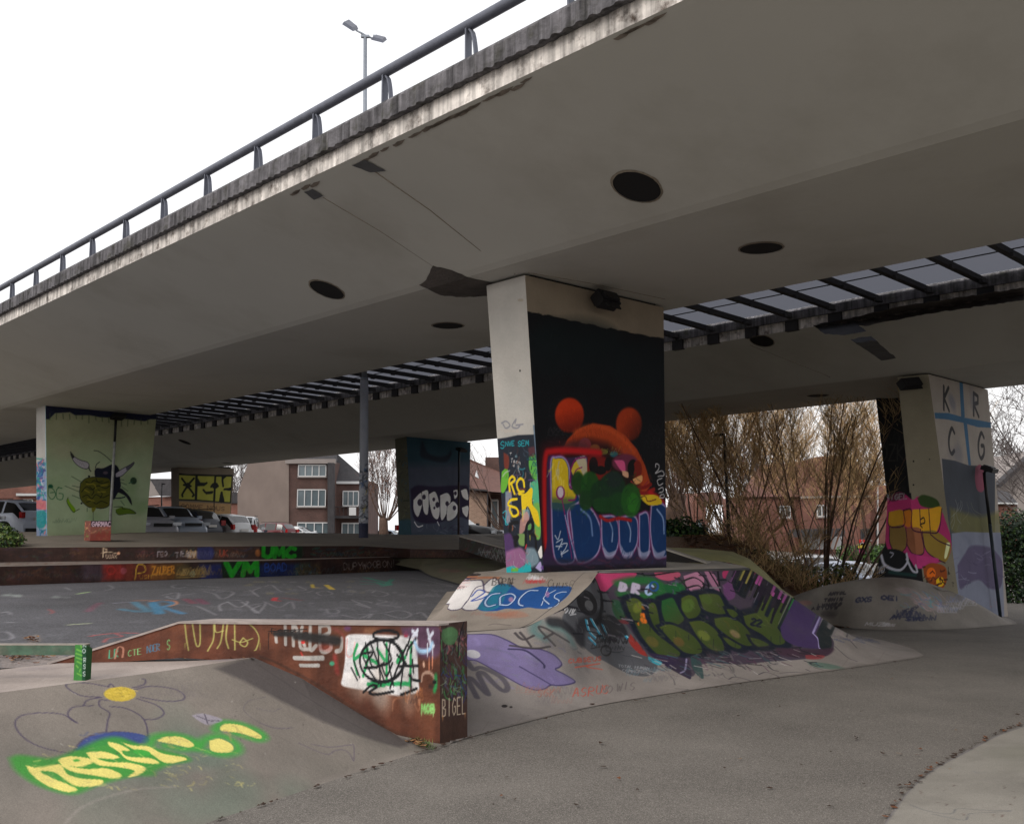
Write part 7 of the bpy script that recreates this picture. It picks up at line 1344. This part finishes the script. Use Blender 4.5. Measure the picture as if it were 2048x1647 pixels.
# ================================================================== VEGETATION
M['bark']=mat('bark',S3(82,64,54),.9,.3,6,.3);M['barkr']=mat('red_brown_twig',S3(122,88,72),.9,.2,4);M['ochre']=mat('ochre_twig',S3(196,164,118),.9,.25,3);M['ochred']=mat('olive_twig',S3(142,124,88),.9,.25,3);M['greytw']=mat('grey_twig',S3(92,84,82),.9,.2,3)
M['leafg']=mat('leaf_green',S3(70,96,44),.6,.35,5,spec=.3);M['leafdk']=mat('leaf_dark',S3(34,56,32),.55,.35,5,spec=.4);M['leafol']=mat('leaf_yellowish',S3(110,124,60),.6,.3,5)
def shrub(name,base,n_st,H,spread,label,cat,mats=('bark','barkr','ochre'),nb=7,ntw=9,twl=.7,r0=.035,lean=(0,0),seed=1,up=.75,start=.25,trunk=0.,tr=.12,tw=.0055,group=None,droop=0.):
    R=random.Random(seed);root=empty(name,base,label,cat,group);base=Vector(tuple(float(v) for v in base))
    st=MB();br=MB();tt=MB()
    if trunk>0:
        tk=MB();tk.tube([base-Vector((0,0,.4)),base+Vector((R.uniform(-.1,.1),0,trunk*.5)),base+Vector((R.uniform(-.15,.15),0,trunk))],[tr*1.25,tr,tr*.9],8);tk.build('trunk',M[mats[0]],root);b0=base+Vector((0,0,trunk*.93))
    else:b0=base
    for i in range(n_st):
        a=R.uniform(0,6.283);q=R.random()**.6;out=Vector((math.cos(a),math.sin(a),0))*q*spread+Vector((lean[0],lean[1],0));h=H*R.uniform(.72,1.)*(1-.25*q)
        p0=b0+Vector((math.cos(a)*q*(.35 if trunk<=0 else tr),math.sin(a)*q*(.25 if trunk<=0 else tr),0))-Vector((0,0,.3 if trunk<=0 else .05));pts=[];n=7
        j=Vector((R.uniform(-.3,.3),R.uniform(-.3,.3),0))
        for k in range(n+1):
            t=k/n;pts.append(p0+out*(t**.9)+j*math.sin(t*3.)+Vector((R.uniform(-.04,.04),R.uniform(-.04,.04),h*(t**1.05))))
        rr_=r0*R.uniform(.6,1.25);(st if i<n_st else st).tube(pts,[rr_*(1-.85*k/n) for k in range(n+1)],5,False)
        for b in range(nb):
            t=start+(1-start)*R.random();f=t*n;k=min(int(f),n-1);p=pts[k].lerp(pts[k+1],f-k);d=(pts[k+1]-pts[k]).normalized();sd=Vector((R.uniform(-1,1),R.uniform(-1,1),R.uniform(0,.4))).normalized()
            d2=(d*up+sd*(1-up)*1.4).normalized();L=H*.28*R.uniform(.5,1.1)*(1.25-t*.6);e=[p,p+d2*L*.5+Vector((0,0,.04*L)),p+(d2+Vector((0,0,.25-droop))).normalized()*L]
            r2=max(.0075,rr_*.35*(1.1-t));br.tube(e,[r2,r2*.7,r2*.3],3,False)
            for w in range(ntw):
                s_=R.random();q0=e[0].lerp(e[1],s_*2) if s_<.5 else e[1].lerp(e[2],s_*2-1);sd=Vector((R.uniform(-1,1),R.uniform(-1,1),R.uniform(-.2,.8)-droop*.6)).normalized();d3=(d2*.6+sd*.75).normalized();l=twl*R.uniform(.4,1.1)
                tt.cm=0 if R.random()<.55 else 1;tt.tube([q0,q0+d3*l*.5+Vector((0,0,.03)),q0+d3*l+Vector((0,0,.10*l-droop*l*.5))],[tw*1.1,tw,tw*.5],3,False)
    st.build('stems',M[mats[0]],root);br.build('branches',M[mats[1]],root);tt.build('twigs',[M[mats[2]],M[mats[1]] if len(mats)<4 else M[mats[3]]],root);return root
def gat(px,Y,dz=0.):
    p=aty(px,1060,Y);return np.array([p[0],Y,float(ground_z(p[0],Y))+dz])
GR='bare trees and shrubs on the slope behind the bank'
OC=('bark','barkr','ochre','ochred')
shrub('bare_shrub',gat(1640,26.5),22,7.2,4.6,'big many stemmed bare willow shrub left of the black pier','bare shrub',('bark','bark','ochre','ochred'),9,22,.5,.037,lean=(-.5,0),seed=3,start=.42,up=.6,tw=.0042,group=GR)
shrub('bare_shrub',gat(1560,29),15,7.3,4.2,'dense ochre twigged bare shrub left of the big willow shrub','bare shrub',OC,11,28,.55,.024,seed=5,start=.38,up=.6,tw=.0045,group=GR)
shrub('bare_shrub',gat(1475,31),15,7.4,4.,'dense red brown bare shrub around the black street lamp','bare shrub',OC,11,28,.55,.024,seed=6,start=.36,up=.6,tw=.0045,group=GR)
shrub('bare_shrub',gat(1392,34),15,8.2,3.6,'ochre topped bare shrub behind the evergreen bush','bare shrub',OC,11,28,.6,.024,seed=7,start=.4,up=.6,tw=.005,group=GR)
shrub('bare_tree',gat(1352,40),30,8.4,4.2,'dark upright branched pollard tree right behind the central pier','bare tree',('bark','bark','greytw','bark'),9,12,.7,.03,seed=8,start=.2,up=.8,trunk=1.6,tr=.35,group=GR)
shrub('bare_shrub',gat(1745,38),12,9.,4.,'tall ochre twigged bare tree just left of the black pier top','bare tree',OC,10,20,.7,.03,seed=9,start=.45,up=.6,tw=.005,group=GR)
shrub('bare_shrub',gat(1620,42),14,10.4,5.,'tall pale ochre bare tree rising behind the big willow shrub','bare tree',('barkr','barkr','ochre','ochre'),11,30,.7,.028,seed=10,start=.45,up=.6,tw=.006,group=GR)
shrub('bare_shrub',gat(1440,45),15,11.,5.5,'tall ochre crown behind the black street lamp','bare tree',('barkr','barkr','ochre','ochre'),11,30,.75,.028,seed=11,start=.45,up=.6,tw=.006,group=GR)
for i,(px,Y,h,lb) in enumerate(((1535,23.5,1.9,'low tangled brown bush at the top of the leafy slope'),(1580,23,1.7,'low tangled brown bush beside the mound, below the willow stems'),(1490,25,2.2,'low red brown thicket behind the yellow green mound'),(1625,23.5,1.6,'low olive thicket at the foot of the big willow shrub'))):
    shrub('undergrowth_bush',gat(px,Y),18,h*.8,1.1,lb,'bush',('barkr','barkr','ochred','ochre'),5,8,.35,.010,seed=20+i,start=.05,up=.5,tw=.005,group=GR)
# left part
shrub('bare_tree',gat(770,64),20,6.8,2.2,'bare upright branched tree right of the tall lamp pole','bare tree',('bark','greytw','greytw','barkr'),9,11,.7,.04,seed=31,start=.2,up=.85,trunk=1.6,tr=.3,tw=.012)
shrub('bare_tree',gat(482,150),14,13,4,'distant bare tree behind the rendered side wall','bare tree',('bark','greytw','greytw'),8,9,1.2,.08,seed=32,start=.3,trunk=3,tr=.3,tw=.025)
shrub('bare_tree',gat(1030,52),12,9.5,4,'bare tree with thin arching branches left of the central pier','bare tree',('bark','bark','greytw'),6,6,.8,.03,lean=(-1.6,0),seed=33,start=.3,up=.7,tw=.008)
shrub('bare_tree',gat(2190,34),14,8.6,3.6,'bare tree reaching in from the right edge','bare tree',('greytw','greytw','greytw'),9,12,.9,.028,lean=(-2.,0),seed=34,start=.35,up=.6,trunk=1.4,tr=.2,tw=.007,droop=.2)
for i,px in enumerate((1345,1410,1480,1550,1760,2010,2075)):
    shrub('bare_tree',gat(px,112+5*(i%3)),12,11+2*(i%2),5,['grey bare tree in the distance beside the central pier','grey bare tree in the distance behind the small brick house','grey bare tree in the distance behind the tall lamp','grey bare tree in the distance left of the big brick house','grey bare tree in the distance behind the big brick house gable end','grey bare tree in the distance behind the pale gabled house','grey bare tree in the distance at the right edge'][i],'bare tree',('bark','greytw','greytw'),7,9,1.6,.09,seed=50+i,start=.3,trunk=2.5,tr=.3,tw=.03,group='distant bare trees')
def leafmass(name,label,cat,blobs,n,size,mats,seed=1,stems=True,group=None):
    R=random.Random(seed);c0=np.mean([b[0] for b in blobs],0);root=empty(name,(float(c0[0]),float(c0[1]),float(min(b[0][2]-b[1][2] for b in blobs))),label,cat,group);mb=MB();tot=sum(b[1][0]*b[1][1]*b[1][2] for b in blobs)
    for c,rad in blobs:
        k=int(n*rad[0]*rad[1]*rad[2]/tot)
        for _ in range(k):
            v=Vector((R.gauss(0,1),R.gauss(0,1),R.gauss(0,1))).normalized()*(R.random()**.35)*R.choice((1.,1.,.95,1.08))
            p=Vector((c[0]+v.x*rad[0],c[1]+v.y*rad[1],c[2]+v.z*rad[2]));s_=size*R.uniform(.6,1.3);nn=(v+Vector((R.uniform(-1,1),R.uniform(-1,1),R.uniform(-.3,1.2)))).normalized();x=nn.orthogonal().normalized();a=R.uniform(0,6.28);x=Matrix.Rotation(a,3,nn)@x;y=nn.cross(x)
            mb.cm=R.choice((0,0,1,2)) if len(mats)>2 else R.choice((0,1));mb.add([p-x*s_,p-x*s_*.3+y*s_*.5,p+x*s_,p-x*s_*.1-y*s_*.5],[(0,1,2,3)])
    mb.build('foliage',[M[m_] for m_ in mats],root)
    sb=MB()
    for c,rad in blobs:
        for _ in range(5): sb.tube([(c[0]+R.uniform(-.3,.3)*rad[0],c[1],c[2]-rad[2]),(c[0]+R.uniform(-.8,.8)*rad[0],c[1]+R.uniform(-.5,.5)*rad[1],c[2]+rad[2]*.6)],[.02,.006],4,False)
    sb.build('stems',M['bark'],root);return root
iv=[];
for px,py,Y,r_ in((-30,1075,22,.42),(-5,1066,22.2,.34),(12,1074,22,.30),(30,1080,21.9,.22),(8,1085,21.7,.24),(-30,1088,21.6,.3),(41,1081,22,.10)): iv.append((aty(px,py,Y),(r_*1.1,r_,r_*.75)))
leafmass('ivy_bush','leafy green ivy bush spilling over the platform at the left edge','bush',iv,5200,.035,('leafg','leafol','leafdk'),3)
bl=[]
for px,py,r_ in((1345,1082,.55),(1372,1078,.6),(1398,1088,.45),(1420,1094,.35),(1330,1088,.5)): bl.append((aty(px,py,25),(r_*1.1,r_*.8,r_)))
leafmass('evergreen_bush','dark evergreen bush on the yellow green mound beside the central pier','bush',bl,5200,.06,('leafdk','leafdk','leafg'),4)
bl=[]
for px in (2006,2030,2060,2100,2150,2210,2270):
    for py in (1185,1130,1080,1056): bl.append((aty(px+(8 if py<1080 else 0),py,28.5+(px-2000)*.004),(.62,.7,.6)))
leafmass('hedge','tall dark green hedge right of the K R C G pier','hedge',bl,16000,.06,('leafdk','leafdk','leafg'),5)
bl=[]
for px in range(1690,1790,12): bl.append((aty(px,1106,60),(.5,.6,.5+.1*random.random())))
leafmass('hedge','low green hedge in front of the big brick house','hedge',bl,4000,.1,('leafg','leafdk','leafg'),6)
bl=[(aty(px,py,24.5),(.4,.4,.35)) for px,py in((1600,1150),(1640,1160),(1570,1140),(1685,1150),(1450,1108),(1520,1120))]
leafmass('evergreen_bush','low dark green undergrowth among the willow stems','bush',bl,3200,.05,('leafdk','leafg','leafol'),7)
# ================================================================== LITTER
pts=[]
def gl(px,py,Z,k=None,j=4):
    for _ in range(1):
        p=atz(px+random.uniform(-j,j),py+random.uniform(-j,j),Z);pts.append((p[0],p[1],p[2],random.choice((0,1,2)) if k is None else k))
for px,py in ((1725,1572),(1910,1462),(1840,1502),(1900,1540),(1560,1410),(1798,1507),(1832,1511),(1776,1543),(2000,1302),(1705,1372),(1780,1362),(1480,1520),(1655,1616),(1240,1560),(1000,1590)): gl(px,py,.004)
for _ in range(34): gl(random.uniform(950,2048),random.uniform(1340,1640),.004,2)
for _ in range(260):
    t=random.random();px=742+t*110;py=1446+t*46;gl(px,py,.03+.2*(1-t)**2*0,None,7)
for _ in range(200): gl(random.uniform(360,520),1313+random.uniform(-3,3),.655,None,3)
for _ in range(260): gl(random.gauss(45,30),1308+random.gauss(0,6),.63,None,5)
for _ in range(40): gl(random.gauss(62,9),1278+random.gauss(0,2),.63,None,3)
for _ in range(70):
    t=random.random();e=[(406,1647),(640,1568),(832,1505),(935,1473),(1200,1411),(1500,1363),(1840,1314)];i=min(int(t*6),5);f=t*6-i;gl(e[i][0]+(e[i+1][0]-e[i][0])*f,e[i][1]+(e[i+1][1]-e[i][1])*f+3,.004,2,2)
for _ in range(70):
    e=[(1768,1647),(1817,1580),(1869,1537),(1931,1503),(1993,1471),(2048,1451)];t=random.random()**.7;i=min(int(t*5),4);f=t*5-i;gl(e[i][0]+(e[i+1][0]-e[i][0])*f-3,e[i][1]+(e[i+1][1]-e[i][1])*f-2,.004,random.choice((0,2,2)),3)
tag(leaves_mesh('fallen_leaves',[(a,b,c,k) for a,b,c,k in pts],.024,[M['leafb'],M['leafb2'],M['leafd']],.5),kind='stuff')
mb=MB()
for _ in range(420):
    t=random.random();px=760+t*100+random.uniform(-6,6);p=atz(px,1452+t*42+random.uniform(-5,5),.02);a=random.uniform(0,6.28);h=random.uniform(.015,.05);d=Vector((math.cos(a),math.sin(a),0));p=Vector(tuple(p));mb.cm=random.choice((0,1))
    mb.add([p-d.orthogonal()*.003,p+d.orthogonal()*.003,p+d*h*.8+Vector((0,0,h))],[(0,1,2)])
tag(mb.build('grass_tufts',[M['leafol'],M['leafg']]),kind='stuff')
